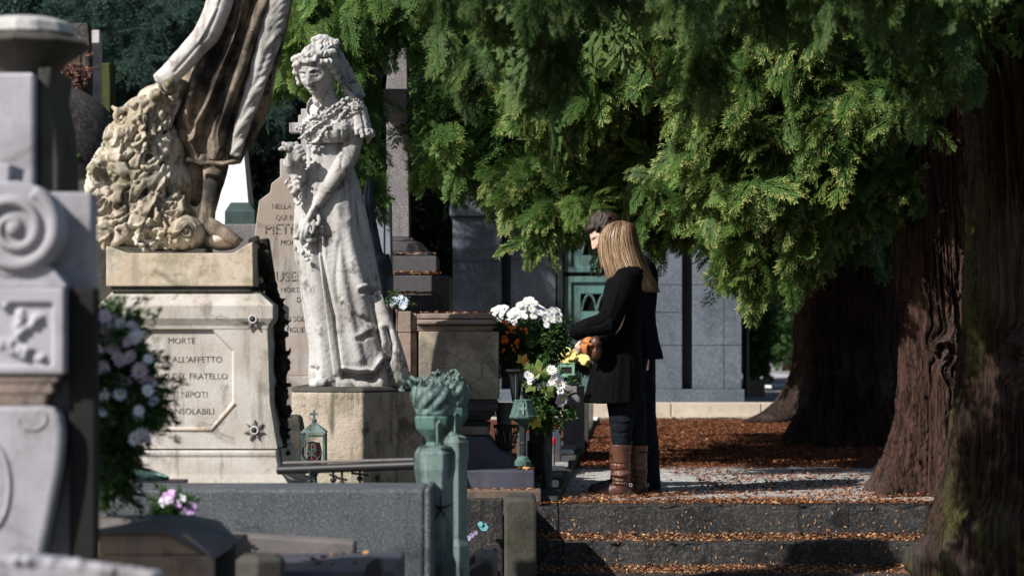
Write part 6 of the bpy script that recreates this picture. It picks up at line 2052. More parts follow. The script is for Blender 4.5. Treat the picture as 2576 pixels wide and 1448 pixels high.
# coat
def cf(a, t):
    return 1 + (1 - t) * (.03 * math.sin(6 * a + 1) + .02 * math.sin(11 * a))
c_ = MB()
c_.join(px_loft([(1012, 1543, 74, .235, .03), (985, 1545, 71, .23, .03), (940, 1550, 65, .21, .03), (895, 1556, 57, .19, .03), (850, 1560, 50, .17, .03), (820, 1562, 50, .17, .03), (780, 1566, 53, .18, .03), (735, 1572, 54, .20, .03), (700, 1577, 51, .205, .03), (678, 1580, 44, .19, .03), (662, 1581, 30, .12, .03), (652, 1580, 20, .075, .03)], 80, W, 60, cf))
c_.tube(curve_pts([W(1580, 688, -.13), W(1562, 735, -.17), W(1540, 785, -.18), W(1522, 822, -.18), W(1500, 838, -.18)], 16), list(interp([(.07,), (.078,), (.075,), (.072,), (.06,)], 16)[:, 0]), 16)
c_.tube(curve_pts([W(1535, 815, -.18), W(1500, 820, -.19), W(1468, 828, -.18), W(1449, 832, -.175)], 14), list(interp([(.085,), (.068,), (.058,), (.044,)], 14)[:, 0]), 16)
c_.ell(W(1448, 834, -.175), (.040, .05, .044))
c_.tube([W(1456, 838, -.175), W(1463, 848, -.172)], [.042, .036], 14)
c_.tube(curve_pts([W(1580, 688, .18), W(1562, 745, .22), W(1535, 805, .2), W(1500, 830, .12)], 14), list(interp([(.07,), (.07,), (.065,), (.05,)], 14)[:, 0]), 14)
c_.tube([W(1540, 672, -.04), W(1522, 672, -.03), W(1516, 690, -.03)], [.03, .03, .012], 10, .4)
me = fuse(c_, .007, 2, .5)
carve(me, [([(1500, 850), (1560, 848), (1610, 846)], 5, .007), ([(1500, 842), (1560, 840), (1610, 838)], 2, -.006), ([(1500, 858), (1560, 857), (1610, 854)], 2, -.006), ([(1545, 1010), (1548, 940), (1550, 870)], 3, -.006), ([(1590, 1010), (1590, 920), (1585, 870)], 3, -.005),
           ([(1530, 800), (1510, 815), (1490, 818)], 4, -.010), ([(1520, 780), (1500, 800), (1475, 812)], 4, .008), ([(1545, 830), (1520, 840), (1490, 846)], 3, -.01), ([(1560, 700), (1545, 760), (1530, 800)], 4, .006)])
rough(me, .003, 14, 3)
co_ = part("coat", me, coat_b, wo_)
part("zip", MB().tube(curve_pts([W(1511, 862, -.165), W(1509, 880, -.20), W(1502, 905, -.20)], 10), .003, 6), metal_s, co_)
# leggings, boots
def leg(rows, T, name, mat, parent, folds=()):
    m = MB()
    q = curve_pts([T(x, y, dy) for x, y, dy, r in rows], 30)
    rr_ = interp([(r,) for x, y, dy, r in rows], 30)[:, 0]
    m.tube(q, list(rr_), 22)
    me = fuse(m, .0055, 1)
    carve(me, folds)
    rough(me, .003, 22, 5)
    return part(name, me, mat, parent)
leg([(1563, 985, -.04, .098), (1563, 1030, -.06, .083), (1563, 1075, -.07, .068), (1562, 1130, -.07, .052), (1564, 1160, -.07, .045)], W, "legging", legg, wo_, [([(1530, 1040), (1560, 1046), (1595, 1040)], 3, -.007), ([(1535, 1055), (1565, 1060), (1590, 1054)], 3, .006), ([(1538, 1085), (1560, 1090), (1585, 1082)], 3, -.006)])
leg([(1585, 985, .10, .095), (1596, 1040, .11, .074), (1601, 1080, .12, .060), (1602, 1130, .12, .048), (1602, 1160, .12, .045)], W, "legging", legg, wo_)
def boot(X0_, dy, yaw, lb=None):
    m = MB()
    T = lambda X, Y, d_=0.0: W(X0_ + (X - 1560) , Y, dy + d_ + (1560 - X) * yaw)
    rows = [(1560, 1117, .068, .0), (1559, 1145, .064, 0), (1560, 1175, .062, 0), (1562, 1198, .056, 0), (1562, 1212, .052, 0), (1560, 1226, .05, 0), (1560, 1238, .044, 0)]
    q = curve_pts([T(r[0], r[1]) for r in rows], 34)
    rr_ = interp([(r[2],) for r in rows], 34)[:, 0]
    m.tube(q, list(rr_ * (1 + 0 * rr_)), 26)
    m.tube(curve_pts([T(1562, 1226), T(1540, 1233), T(1520, 1240), T(1503, 1245), T(1496, 1246)], 16), list(interp([(.046,), (.044,), (.036,), (.030,), (.016,)], 16)[:, 0]), 18, .95)
    me = fuse(m, .0045, 1)
    V, N = get_v(me)
    V[:, 2] = np.maximum(V[:, 2], .010)
    set_v(me, V)
    dx = X0_ - 1560
    carve(me, [([(1532 + dx, 1163), (1560 + dx, 1166), (1588 + dx, 1162)], 1.8, -0.0064), ([(1532 + dx, 1196), (1560 + dx, 1204), (1585 + dx, 1196)], 3, -0.0128), ([(1535 + dx, 1190), (1560 + dx, 1194), (1585 + dx, 1186)], 3, 0.0112), ([(1534 + dx, 1208), (1560 + dx, 1213), (1584 + dx, 1206)], 2.4, -0.0096), ([(1534 + dx, 1184), (1560 + dx, 1182), (1585 + dx, 1176)], 2.6, -0.0080), ([(1552 + dx, 1165), (1553 + dx, 1200)], 1.4, -0.0048)])
    o = part("boot", me, boot_m, wo_, label=lb)
    part("sole", MB().box(T(1500, 0).x, T(1545, 0).x, T(1520, 0).y - .03, T(1520, 0).y + .03, -.002, .012), shoe_m, o, bevel=.004)
    part("heel", MB().add([tuple(T(1560, 1222, -.035)), tuple(T(1588, 1222, -.035)), tuple(T(1588, 1222, .035)), tuple(T(1560, 1222, .035)), (T(1564, 0).x, T(1564, 0).y - .03, 0), (T(1585, 0).x, T(1585, 0).y - .03, 0), (T(1585, 0).x, T(1585, 0).y + .03, 0), (T(1564, 0).x, T(1564, 0).y + .03, 0)],
                          [(0, 1, 2, 3), (7, 6, 5, 4), (4, 5, 1, 0), (5, 6, 2, 1), (6, 7, 3, 2), (7, 4, 0, 3)]), leather("dark_heel", (.04, .018, .012), (.03, .014, .01)), o, bevel=.003)
    part("strap", MB().tube([T(1560, 1136) + Vector((.069 * math.sin(a), -.069 * math.cos(a), 0)) for a in np.linspace(.25, 2.6, 12)], .008, 6, .4, (1, 0, 0)), boot_m, o)
    part("ankle_strap", MB().tube([T(1561, 1217) + Vector((.056 * math.sin(a), -.056 * math.cos(a), .006 * math.cos(a))) for a in np.linspace(-2.4, 2.6, 22)], .008, 6, .4, (1, 0, 0)), leather("boot_strap", (.09, .036, .022), (.06, .025, .016)), o)
    part("buckle", MB().tube([T(1585, 1217) + Vector((.0, -.045, 0)) + Vector((.009 * math.cos(a), -.004, .009 * math.sin(a))) for a in np.linspace(0, 6.28, 12)], .0022, 5), metal_s, o)
boot(1560, -.07, 0.0)
boot(1602, .12, 0.0006)
# hair
hk = np.array(interp([(554, 1562, 6, .02), (560, 1562, 26, .055), (572, 1559, 37, .085), (595, 1555, 45, .105), (625, 1558, 50, .115), (655, 1565, 52, .13), (680, 1574, 55, .14), (705, 1585, 55, .14), (735, 1600, 50, .12)], 60))
def hsurf(a, t, off=0.0):
    i = t * 59
    k = int(min(i, 58))
    Y, X, hw, ry = hk[k] + (hk[k + 1] - hk[k]) * (i - k)
    c = W(X, Y, .015)
    lift = 1 + off
    # tips sweep back: strands at the back hang lower than at the front
    return Vector((c.x + math.cos(a) * hw / F * 15 * lift, c.y + math.sin(a) * ry * lift, c.z))
hb = MB()
n_, m_ = 48, 34
vs3 = [tuple(hsurf(2 * math.pi * k / n_, (j / (m_ - 1)) * .84, -.05)) for j in range(m_) for k in range(n_)]
fs3 = [(j * n_ + k, (j + 1) * n_ + k, (j + 1) * n_ + (k + 1) % n_, j * n_ + (k + 1) % n_) for j in range(m_ - 1) for k in range(n_)] + [tuple(range(n_)), tuple((m_ - 1) * n_ + n_ - 1 - k for k in range(n_))]
hb.add(vs3, fs3)
def hairmat(name, stops, r_=0.38):
    return leafmat(name, stops, 0.0, r_)
hm = hairmat("blonde_streaked_hair", [(0, (.035, .020, .012)), (.35, (.13, .075, .042)), (.7, (.34, .22, .125)), (1, (.60, .44, .29))])
rs = np.random.default_rng(8)
V3, T3 = [], []
for k in range(5200):
    a = rs.uniform(0, 2 * np.pi)
    if math.sin(a) > .55 and rs.random() < .6:
        continue
    t0_ = rs.uniform(0.0, .5) if rs.random() < .5 else rs.uniform(0, .08)
    back = (1 + math.cos(a)) / 2                      # 1 = towards the back
    t1_ = np.clip(.84 + .15 * back + rs.normal(0, .04), 0, 1)
    off = rs.uniform(-.03, .05) if k % 12 else rs.uniform(.05, .13)
    da = rs.normal(0, .16)
    w_ = rs.uniform(.0008, .0019)
    ph = rs.uniform(0, 6)
    pts = []
    for j in range(11):
        t_ = t0_ + (t1_ - t0_) * j / 10
        p = hsurf(a + da * t_ + .02 * math.sin(ph + 7 * t_), t_, off + .02 * math.sin(ph + 9 * t_) * t_)
        if back > .45:
            p.x += max(0, t_ - .8) * .10 * back
        pts.append(p)
    tg = Vector((-math.sin(a), math.cos(a), 0))
    base = .52 + .6 * (fbm(np.array([[math.cos(a) * 9, math.sin(a) * 9, 0.3]]), 3, 2)[0] - .5) * 2.2 + rs.normal(0, .2)
    for j in range(10):
        w0 = w_ * (1 if j < 8 else .7)
        w1 = w_ * (1 if j < 7 else .6 if j < 9 else .15)
        V3 += [pts[j] - tg * w0, pts[j] + tg * w0, pts[j + 1] + tg * w1, pts[j + 1] - tg * w1]
        T3.append(np.clip(base + .18 * j / 10 - (.22 if j < 2 and t0_ < .1 else 0), 0, 1))
o_ = len(hb.v)
me = MB().join(hb).mesh("hair")
Vb, _ = get_v(me)
Fb = [tuple(p.vertices) for p in me.polygons]
bpy.data.meshes.remove(me)
mm = MB().add(Vb.tolist(), Fb)
mm.add([tuple(v) for v in V3], [(4 * i, 4 * i + 1, 4 * i + 2, 4 * i + 3) for i in range(len(V3) // 4)])
me = mm.mesh("hair")
face_attr(me, "tint", np.concatenate([np.full(len(Fb), .22), np.array(T3)]))
part("hair", me, hm, wo_)
# handbag
hbg = thing("handbag", "dark brown handbag with tan leather strap flap, hanging at the woman's front under her hand", "handbag", W(1484, 905, -.2))
m = MB()
q = [(1466, 852), (1495, 846), (1512, 852), (1512, 880), (1509, 905), (1490, 893), (1470, 883), (1460, 868)]
me_ = MB()
me_.ell(W(1484, 868, -.20), (.060, .05, .060), None, 20, 14).ell(W(1497, 884, -.20), (.040, .05, .056), None, 16, 10).ell(W(1498, 862, -.22), (.034, .04, .045), None, 16, 10)
part("body", fuse(me_, .005, 3), bag_m, hbg)
part("flap", MB().tube(curve_pts([W(1484, 848, -.232), W(1474, 856, -.252), W(1468, 872, -.254), W(1472, 889, -.240)], 14), list(interp([(.014,), (.020,), (.021,), (.014,)], 14)[:, 0]), 12, .22, (1, 0, 0)), tan_m, hbg, smooth=60)
part("trim", MB().tube(curve_pts([W(1502, 848, -.225), W(1498, 868, -.246), W(1494, 888, -.24), W(1497, 898, -.23)], 12), .005, 6), tan_m, hbg, smooth=60)
part("shoulder_strap", MB().tube(curve_pts([W(1500, 850, -.10), W(1534, 770, -.03), W(1548, 720, -.06), W(1580, 662, -.10), W(1604, 672, -.02), (W(1612, 745, .16))], 24), .0065, 6, .5), tan_m, hbg, smooth=60)
part("buckle_tab", MB().tube([W(1464, 858, -.262), W(1487, 866, -.262)], .008, 8, .5), tan_m, hbg, smooth=60)

# man
K = lambda X, Y, dy=0.0: P(X, Y, 15.42 + dy)
mn = thing("person", "man with short dark hair and navy coat, bowing his head, mostly hidden behind the woman", "person", (px(1600, 15.42), 15.42, 0), "couple standing at the graves")
b = MB()
HMm = head_matrix(K(1524, 589, 0), -84, 36, 0, 1.05)
b.join(head_mb(HMm, False, 72, 56))
b.tube([K(1540, 605, 0), K(1565, 640, .02), K(1582, 668, .03)], [.062, .062, .075], 14)
b.join(px_loft([(930, 1595, 36, .15, .05), (850, 1597, 40, .16, .05), (780, 1595, 42, .16, .05), (710, 1597, 42, .18, .05), (670, 1592, 30, .12, .05)], 24, K, 20))
for rows in (((1606, 905, .12), (1616, 1050, .14), (1632, 1200, .14), (1634, 1232, .14)), ((1590, 905, -.02), (1574, 1050, -.02), (1560, 1195, -.02), (1554, 1222, -.02))):
    b.tube(curve_pts([K(*r) for r in rows], 16), list(interp([(.085,), (.06,), (.04,), (.04,)], 16)[:, 0]), 14)
b.tube(curve_pts([K(1592, 690, -.2), K(1585, 770, -.23), K(1560, 830, -.2), K(1520, 850, -.1)], 16), list(interp([(.05,), (.045,), (.038,), (.03,)], 16)[:, 0]), 12)
b.tube(curve_pts([K(1592, 690, .26), K(1585, 770, .3), K(1560, 830, .25), K(1520, 850, .1)], 16), list(interp([(.05,), (.045,), (.038,), (.03,)], 16)[:, 0]), 12)
for s_ in (-.12, .12):
    b.ell(K(1512, 853, s_ * .5), (.04, .025, .03))
    for k in range(4):
        b.tube([K(1508, 850 + 4 * k, s_ * .5), K(1496, 853 + 4 * k, s_ * .3), K(1492, 860 + 4 * k, 0)], [.011, .010, .008], 8)
    b.tube([K(1514, 846, s_ * .5), K(1504, 840, s_ * .3)], [.012, .009], 8)
me = fuse(b, .0042, 1, .3)
part("body", me, skin, mn)
Hm = lambda x, y, z: HMm @ Vector((x, y, z))
mh = MB()
mh.ell(Hm(0, .026, .036), (.090, .102, .096), HMm.to_3x3().normalized(), 28, 18)
mh.ell(Hm(0, -.045, .080), (.066, .045, .032), HMm.to_3x3().normalized())
mh.ell(Hm(0, .06, -.03), (.068, .06, .05), HMm.to_3x3().normalized())
rr = random.Random(5)
for k in range(150):
    a = rr.uniform(-1.9, 1.9)
    ph = rr.uniform(0, 1)
    x_, y_, z_ = .092 * math.sin(a) * math.cos(ph * 1.2), -.10 * math.cos(a) * math.cos(ph * 1.2) + .02, .045 + .10 * math.sin(ph * 1.2)
    p0 = Hm(x_ * .95, y_ + .02, z_ + .004)
    p1 = Hm(x_ * 1.03, y_ - .012, z_ - .012 + rr.uniform(-.008, .004))
    p2 = Hm(x_ * 1.02 + rr.uniform(-.008, .008), y_ - .03, z_ - .036)
    if abs(a) < 1.3:
        if z_ < .062:
            continue
        p2 = p0.lerp(p1, .9)
        p1 = p0.lerp(p2, .5)
    mh.tube([p0, p1, p2], [.009, .008, .003], 6)
me = fuse(mh, .0045, 1, .4)
V, N = get_v(me)
Q_ = np.array([list(HMm.inverted() @ Vector(v)) for v in V])
V += N * (.006 * (fbm(np.stack([Q_[:, 0] * 110, Q_[:, 1] * 16, Q_[:, 2] * 30], 1), 3, 3) - .5) * 2)[:, None]
set_v(me, V)
dk = Mat("dark_brown_hair", .45, .35)
dk.color(dk.mix(dk.ramp(dk.noise(70, 4, .6, dk.mapping((1, 1, .3))), .4, .65), (.012, .007, .005), (.05, .03, .021))).bump(dk.noise(160, 3), .5, .01)
part("hair", me, dk.m, mn)
def cf2(a, t):
    return 1 + (1 - t) * (.03 * math.sin(5 * a + 2) + .02 * math.sin(9 * a))
c_ = MB()
c_.join(px_loft([(902, 1597, 70, .235, .05), (880, 1597, 66, .23, .05), (840, 1593, 60, .215, .05), (790, 1591, 57, .205, .05), (740, 1595, 57, .215, .05), (700, 1597, 58, .235, .05), (670, 1594, 54, .22, .05), (648, 1588, 42, .15, .05), (632, 1580, 28, .09, .05)], 64, K, 50, cf2))
for s_ in (-1, 1):
    c_.tube(curve_pts([K(1594, 678, .05 + .2 * s_), K(1592, 745, .05 + .26 * s_), K(1575, 810, .05 + .24 * s_), K(1525, 842, .05 + .1 * s_)], 16), list(interp([(.075,), (.072,), (.062,), (.048,)], 16)[:, 0]), 14)
c_.tube([K(1535, 645, -.06), K(1518, 660, -.05), K(1517, 685, -.05)], [.028, .03, .014], 10, .5)
me = fuse(c_, .0075, 2)
carve(me, [([(1660, 880), (1640, 882), (1620, 883)], 2, -.006), ([(1640, 640), (1645, 700), (1640, 780)], 3, -.006)])
rough(me, .003, 12, 9)
part("coat", me, coat_n, mn)
leg([(1606, 880, .12, .105), (1612, 960, .13, .092), (1618, 1050, .14, .080), (1628, 1130, .14, .072), (1632, 1190, .14, .068), (1634, 1238, .14, .072)], K, "trouser_leg", denim, mn, [([(1610, 1150), (1630, 1156), (1650, 1150)], 3, -.006), ([(1605, 950), (1625, 960)], 3, -.006), ([(1612, 1080), (1630, 1086), (1645, 1080)], 3, -.006)])
leg([(1590, 880, -.04, .105), (1584, 960, -.03, .088), (1576, 1050, -.02, .074), (1566, 1130, -.02, .064), (1560, 1190, -.02, .060), (1556, 1232, -.02, .062)], K, "trouser_leg", denim, mn)
def shoe(X0_, dy, zb=0.0, L=1.0):
    m = MB()
    T = lambda X, Y, d_=0.0: K(X0_ + X, Y, dy + d_)
    m.tube(curve_pts([T(12, 1218), T(-10, 1224), T(-34, 1229), T(-52, 1232), T(-60, 1233)], 16), list(interp([(.045,), (.048,), (.042,), (.036,), (.018,)], 16)[:, 0]), 18, .95)
    m.ell(T(8, 1218), (.05, .04, .045))
    me = fuse(m, .0045, 1)
    V, N = get_v(me)
    V[:, 2] = np.maximum(V[:, 2], .016)
    set_v(me, V)
    o = part("shoe", me, shoe_m, mn)
    part("sole", MB().prism([(T(q, 0).x, z) for q, z in ((-62, .022), (-60, .004), (-50, .0), (18, .0), (24, .004), (24, .022))][::-1], T(0, 0).y - .045, T(0, 0).y + .045), iron, o, bevel=.006)
    part("lace", MB().tube([T(-14, 1214, -.045), T(-18, 1211, -.02), T(-20, 1212, .02)], .003, 5), metal_s, o)
shoe(1540, -.02)
shoe(1630, .14)
# ------------------------------------------------------------------ speckled granite slab, posts, rail, lantern
dG = 9.2
ss = thing("granite_tomb", "big blue-grey speckled granite tomb slab below the inscribed pedestal, strewn with light flecks", "tomb", P(660, 1900, dG))
part("slab", MB().box(px(60, dG), px(1067, dG), dG, dG + .42, LOW, pz(1229, dG)), granite_s, ss, bevel=.012)
part("end_slab", MB().box(px(1068, dG), px(1085, dG), dG - .02, dG + .42, LOW, pz(1225, dG)), granite_s, ss, bevel=.01)
part("top_edge", MB().box(px(60, dG), px(420, dG), dG + .43, dG + .6, LOW, pz(1226, dG)), iron, ss)

def patina_post(d, X, Ytop, hw, lb, flame=True, s=1.0, clean=True):
    t = thing("bronze_post", lb, "post", (px(X, d), d + .1, LOW), "green bronze torch posts")
    q = hw / F * d
    cx, cy = px(X, d), d + q
    z = lambda Y: pz(Y, d)
    f = lambda Y: Ytop + (Y - 1127) * s
    m = MB().lathe((cx, cy, 0), [(q * 1.12, LOW), (q * 1.12, z(f(1420))), (q * .97, z(f(1400))), (q * .97, z(f(1215))), (q * 1.0, z(f(1200))), (q * 1.08, z(f(1180))), (q * 1.08, z(f(1140))), (q * .88, z(f(1125))), (q * .5, z(f(1120)))], 8)
    part("shaft", m, pat_light, t, bevel=.004)
    m = MB().lathe((cx, cy, 0), [(q * .5, z(f(1122))), (q * .42, z(f(1112))), (q * .55, z(f(1100))), (q * .9, z(f(1082))), (q * .98, z(f(1074))), (q * 1.02, z(f(1050))), (q * .98, z(f(1046))), (q * .6, z(f(1040)))], 10)
    part("bowl", m, pat_mid, t, smooth=30)
    b = MB()
    rr = random.Random(int(X))
    for k in range(9):                                # a wreath of flames twisting up to the left
        a = 2 * math.pi * k / 9
        pts = [Vector((cx + q * (r_ * math.cos(a + w) - sx), cy + q * r_ * math.sin(a + w), z(f(Y)))) for r_, w, Y, sx in ((.45, 0, 1042, 0), (.85, .5, 1022, 0), (.95, 1.2, 995, .1), (.75, 2.0, 975, .25), (.55 + .5 * rr.random(), 2.5, 962 - rr.random() * 22, .5))]
        b.tube(curve_pts(pts, 14), list(interp([(q * .2,), (q * .22,), (q * .24,), (q * .17,), (q * .03,)], 14)[:, 0]), 8)
    b.ell((cx, cy, z(f(1005))), (q * .6, q * .6, q * .6))
    b.lathe((cx, cy, 0), [(q * .8, z(f(1046))), (q * 1.0, z(f(1044))), (q * 1.0, z(f(1032))), (q * .7, z(f(1029)))], 8)
    for k in range(34):
        b.ell((cx + q * rr.uniform(-1.7, .6), cy + q * rr.uniform(-.5, .5), z(f(rr.uniform(945, 985)))), (q * .10, q * .12, q * .24), Matrix.Rotation(rr.uniform(0, 3), 3, 'Y'), 8, 6)
    part("flame", fuse(b, .006, 1), patina("flame_patina", (.13, .20, .18), (.03, .045, .045), .5, .6, 22), t)
    part("hook", MB().tube([Vector((cx + q * .15, cy - q * 1.02, z(f(1118)))), Vector((cx + q * .15, cy - q * 1.04, z(f(1064)))), Vector((cx + q * .28, cy - q * 1.02, z(f(1058))))], .005, 8), pat_light, t)
    return t, cx, cy, q
t, cx, cy, q = patina_post(9.6, 1092, 1127, 52, "nearer green bronze post with a torch flame and dark star, beside the granite slab")
c = Vector((cx + q * .35, cy - q * .93, pz(1277, 9.6)))
em = MB()
for k in range(5):
    a = 2 * math.pi * k / 5 + .3
    em.tube([c, c + Vector((.055 * math.cos(a), -.001, .075 * math.sin(a)))], [.014, .001], 6, .4, (0, 1, 0))
part("star_emblem", em, blk, t)
patina_post(11.2, 1138, 1100, 40, "farther green bronze post partly hidden behind the nearer one, its torch paler", s=.93)
pb = MB().bxp(1150, 1192, 1400, 1900, 10.2, .2).bxp(1154, 1186, 1350, 1399, 10.22, .14)
solo("post_footing", "mossy pale stone footing at the foot of the farther green bronze post", "stone block", pb, block_warm, bevel=.01) if False else None
# rail
rl = MB().tube([P(700, 1181, 10.6), P(1045, 1168, 10.35)], .019, 14)
rt_ = thing("rail", "thick black iron rail running from the inscribed pedestal to the green bronze posts", "rail", P(870, 1190, 10.5))
part("bar", rl, iron, rt_, smooth=40)
part("coping", MB().tube([P(712, 1163, 10.75), P(1040, 1154, 10.5)], .006, 8), grey_slab, rt_, smooth=40)
hb_ = MB()
rs = random.Random(9)
for k, (X, Y, w) in enumerate(((780, 1200, 10), (838, 1196, 10), (860, 1204, 14), (905, 1192, 22), (948, 1190, 10))):
    hb_.tube([P(X, 1180, 10.5), P(X, 1225, 10.5)], .006, 6)
    hb_.tube([P(X - w, Y - 4, 10.5), P(X + w, Y + 2, 10.5)], .005, 6)
    hb_.ell(P(X, Y + 10, 10.5), (.014, .008, .012), None, 8, 6)
    part("ornament", hb_, iron, rt_)
    hb_ = MB()
# chi-rho lantern
dl = 12.6
ln = thing("chi_rho_lantern", "green bronze grave lantern with a small cross on its roof and a Chi-Rho disc", "lantern", P(786, 1235, dl))
c0 = P(788, 0, dl)
w_ = 27 / F * dl
L_ = lambda Y: pz(Y, dl)
cyl = dl + w_
part("roof", MB().sqloft([(c0.x - w_ * 1.18, c0.x + w_ * 1.18, dl - w_ * .18, dl + w_ * 2.18, L_(1089)), (c0.x - w_ * 1.18, c0.x + w_ * 1.18, dl - w_ * .18, dl + w_ * 2.18, L_(1085)), (c0.x - w_ * .35, c0.x + w_ * .35, cyl - w_ * .35, cyl + w_ * .35, L_(1066)), (c0.x - w_ * .12, c0.x + w_ * .12, cyl - w_ * .12, cyl + w_ * .12, L_(1060))]), pat_light, ln, bevel=.002)
part("cross", MB().box(c0.x - .006, c0.x + .006, cyl - .004, cyl + .004, L_(1061), L_(1031)).box(c0.x - .022, c0.x + .022, cyl - .003, cyl + .003, L_(1044), L_(1038)).lathe((c0.x, cyl, L_(1061)), ((.014, 0), (.014, .012), (.008, .016)), 8), pat_light, ln)
fm = MB()
for sx in (-1, 1):
    for sy in (0, 2):
        fm.box(c0.x + sx * w_ - .007, c0.x + sx * w_ + .007, dl + sy * w_ - .007, dl + sy * w_ + .007, L_(1168), L_(1090))
fm.box(c0.x - w_ * 1.05, c0.x + w_ * 1.05, dl - .01, dl + 2 * w_ + .01, L_(1176), L_(1168)).lathe((c0.x, cyl, 0), [(.035, L_(1240)), (.02, L_(1225)), (.014, L_(1200)), (.03, L_(1176))], 10)
fm.box(c0.x - w_, c0.x + w_, dl - .004, dl + .004, L_(1098), L_(1091))
part("frame", fm, pat_mid, ln, bevel=.002)
dc = Vector((c0.x - .008, dl - .010, L_(1134)))
R_ = 24 / F * dl
rng_ = MB().tube([dc + Vector((R_ * math.cos(a), 0, R_ * math.sin(a))) for a in np.linspace(0, 2 * math.pi, 28)], .0045, 6)
part("ring", rng_, pat_dark, ln, smooth=60)
cr_ = MB()
cr_.tube([dc + Vector((0, 0, -R_ * .85)), dc + Vector((0, 0, R_ * .85))], .0042, 6)
cr_.tube([dc + Vector((-R_ * .55, 0, -R_ * .65)), dc + Vector((R_ * .55, 0, R_ * .2))], .0038, 6)
cr_.tube([dc + Vector((R_ * .55, 0, -R_ * .65)), dc + Vector((-R_ * .55, 0, R_ * .2))], .0038, 6)
cr_.tube([dc + Vector((0, 0, R_ * .8)), dc + Vector((R_ * .3, 0, R_ * .75)), dc + Vector((R_ * .42, 0, R_ * .48)), dc + Vector((R_ * .3, 0, R_ * .2)), dc + Vector((0, 0, R_ * .15))], .0042, 6)
part("chi_rho", cr_, pat_mid, ln)
part("candle_glass", MB().lathe((c0.x, cyl, 0), [(.035, L_(1166)), (.04, L_(1140)), (.03, L_(1112))], 14), Mat("dark_red_glass", .2, .5).color((.10, .01, .012)).m, ln, smooth=40)
sb_ = MB().sqloft([(px(709, 13), px(757, 13), 13, 13.25, -.05), (px(711, 13), px(760, 13), 13, 13.25, pz(1100, 13)), (px(714, 13), px(752, 13), 13.02, 13.23, pz(1050, 13)), (px(720, 13), px(746, 13), 13.05, 13.2, pz(1044, 13))])
me = sb_.mesh("x")
solo("weathered_stump", "crumbling dark mossy stone stub left of the Chi-Rho lantern", "stone", sb_, dark_stone, bevel=.03)

# tilted bronze funnel lamp on the slab
fl_ = thing("funnel_lamp", "small tilted green bronze funnel-shaped lamp on a stem, in front of the pedestal's base", "lamp", P(366, 1232, 9.75))
a_, b_ = P(318, 1170, 9.75), P(424, 1204, 9.75)
ax = (b_ - a_).normalized()
up_ = Vector((-ax.z, 0, ax.x))
cc = (a_ + b_) / 2
Rr = (b_ - a_).length / 2
M_ = Matrix((ax, Vector((0, 1, 0)), up_)).transposed().to_4x4()
fb_ = MB().lathe((0, 0, 0), [(.008, -.055), (.02, -.048), (Rr * .95, -.012), (Rr, -.006), (Rr, .008), (Rr * .92, .008), (Rr * .85, -.004)], 24)
fb_.move(Matrix.Translation(cc) @ M_)
part("bowl", fb_, pat_mid, fl_, smooth=40)
part("stem", MB().tube([cc - up_ * .05, P(366, 1216, 9.75), P(366, 1245, 9.75)], .008, 8), pat_dark, fl_)
sp3 = thing("stone_pot", "small dark stone pot at the left end of the granite slab, behind the lilac bush", "pot", P(266, 1240, 9.9))
part("body", MB().lathe((P(266, 0, 9.9).x, 9.97, 0), [(.03, pz(1242, 9.9)), (.034, pz(1215, 9.9)), (.034, pz(1185, 9.9)), (.02, pz(1172, 9.9)), (.012, pz(1166, 9.9))], 8), grey_slab, sp3, bevel=.003)

# ------------------------------------------------------------------ nearest tombs, bottom left
dT = 7.2
tm_ = thing("gabled_tomb", "brown stone tomb with a small pitched stone roof, nearest tomb at the bottom left", "tomb", P(400, 1900, dT))
z7 = lambda Y, d=dT: pz(Y, d)
x7 = lambda X, d=dT: px(X, d)
# body: gable facing right, ridge running left
part("body", MB().box(x7(150), x7(533), dT, dT + .42, LOW, z7(1395)).prism([(x7(180), z7(1395)), (x7(180), z7(1345)), (x7(466), z7(1340)), (x7(533), z7(1394))][::-1], dT + .003, dT + .42), brown_st, tm_, bevel=.006)
rf_ = MB()
r0, r1 = z7(1303), z7(1360)
y0_, yr, y1_ = dT - .015, dT + .16, dT + .52
xa, xb_, xc = x7(120), x7(462), x7(590)
rf_.add([(xa, y0_, z7(1332)), (x7(418), y0_, z7(1328)), (xb_, yr, r0), (xa, yr, r0 - .002), (xa, y1_, z7(1340)), (x7(500), y1_, z7(1340)), (xc, dT + .1, z7(1362)), (x7(535), y0_ + .02, z7(1398)),
         (xa, y0_, z7(1345)), (x7(418), y0_, z7(1341)), (x7(535), y0_ + .02, z7(1410)), (xc, dT + .1, z7(1374)), (x7(500), y1_, z7(1352)), (xa, y1_, z7(1352))],
        [(0, 1, 2, 3), (3, 2, 5, 4), (1, 7, 6, 2), (2, 6, 5), (8, 9, 1, 0), (9, 10, 7, 1), (10, 11, 6, 7), (11, 12, 5, 6), (12, 13, 4, 5), (13, 12, 9, 8), (12, 11, 10, 9), (0, 3, 4), (0, 4, 13, 8)])
part("roof", rf_, grey_slab, tm_, bevel=.004)
part("return_wall", MB().box(x7(533), x7(585), dT + .08, dT + .42, LOW, z7(1370)), iron, tm_, bevel=.004)
dQ = 8.0
q8 = thing("flat_tomb", "flat blue-grey tomb slab with a raised brown border and scattered orange leaves, bottom centre left", "tomb", P(720, 1900, dQ))
part("slab", MB().box(px(560, dQ), px(1010, dQ), dQ - .42, dQ + .25, LOW, pz(1410, 7.9)), slate, q8, bevel=.01)
bd = MB()
za, zb_ = pz(1351, 8.2), pz(1402, 8.2)
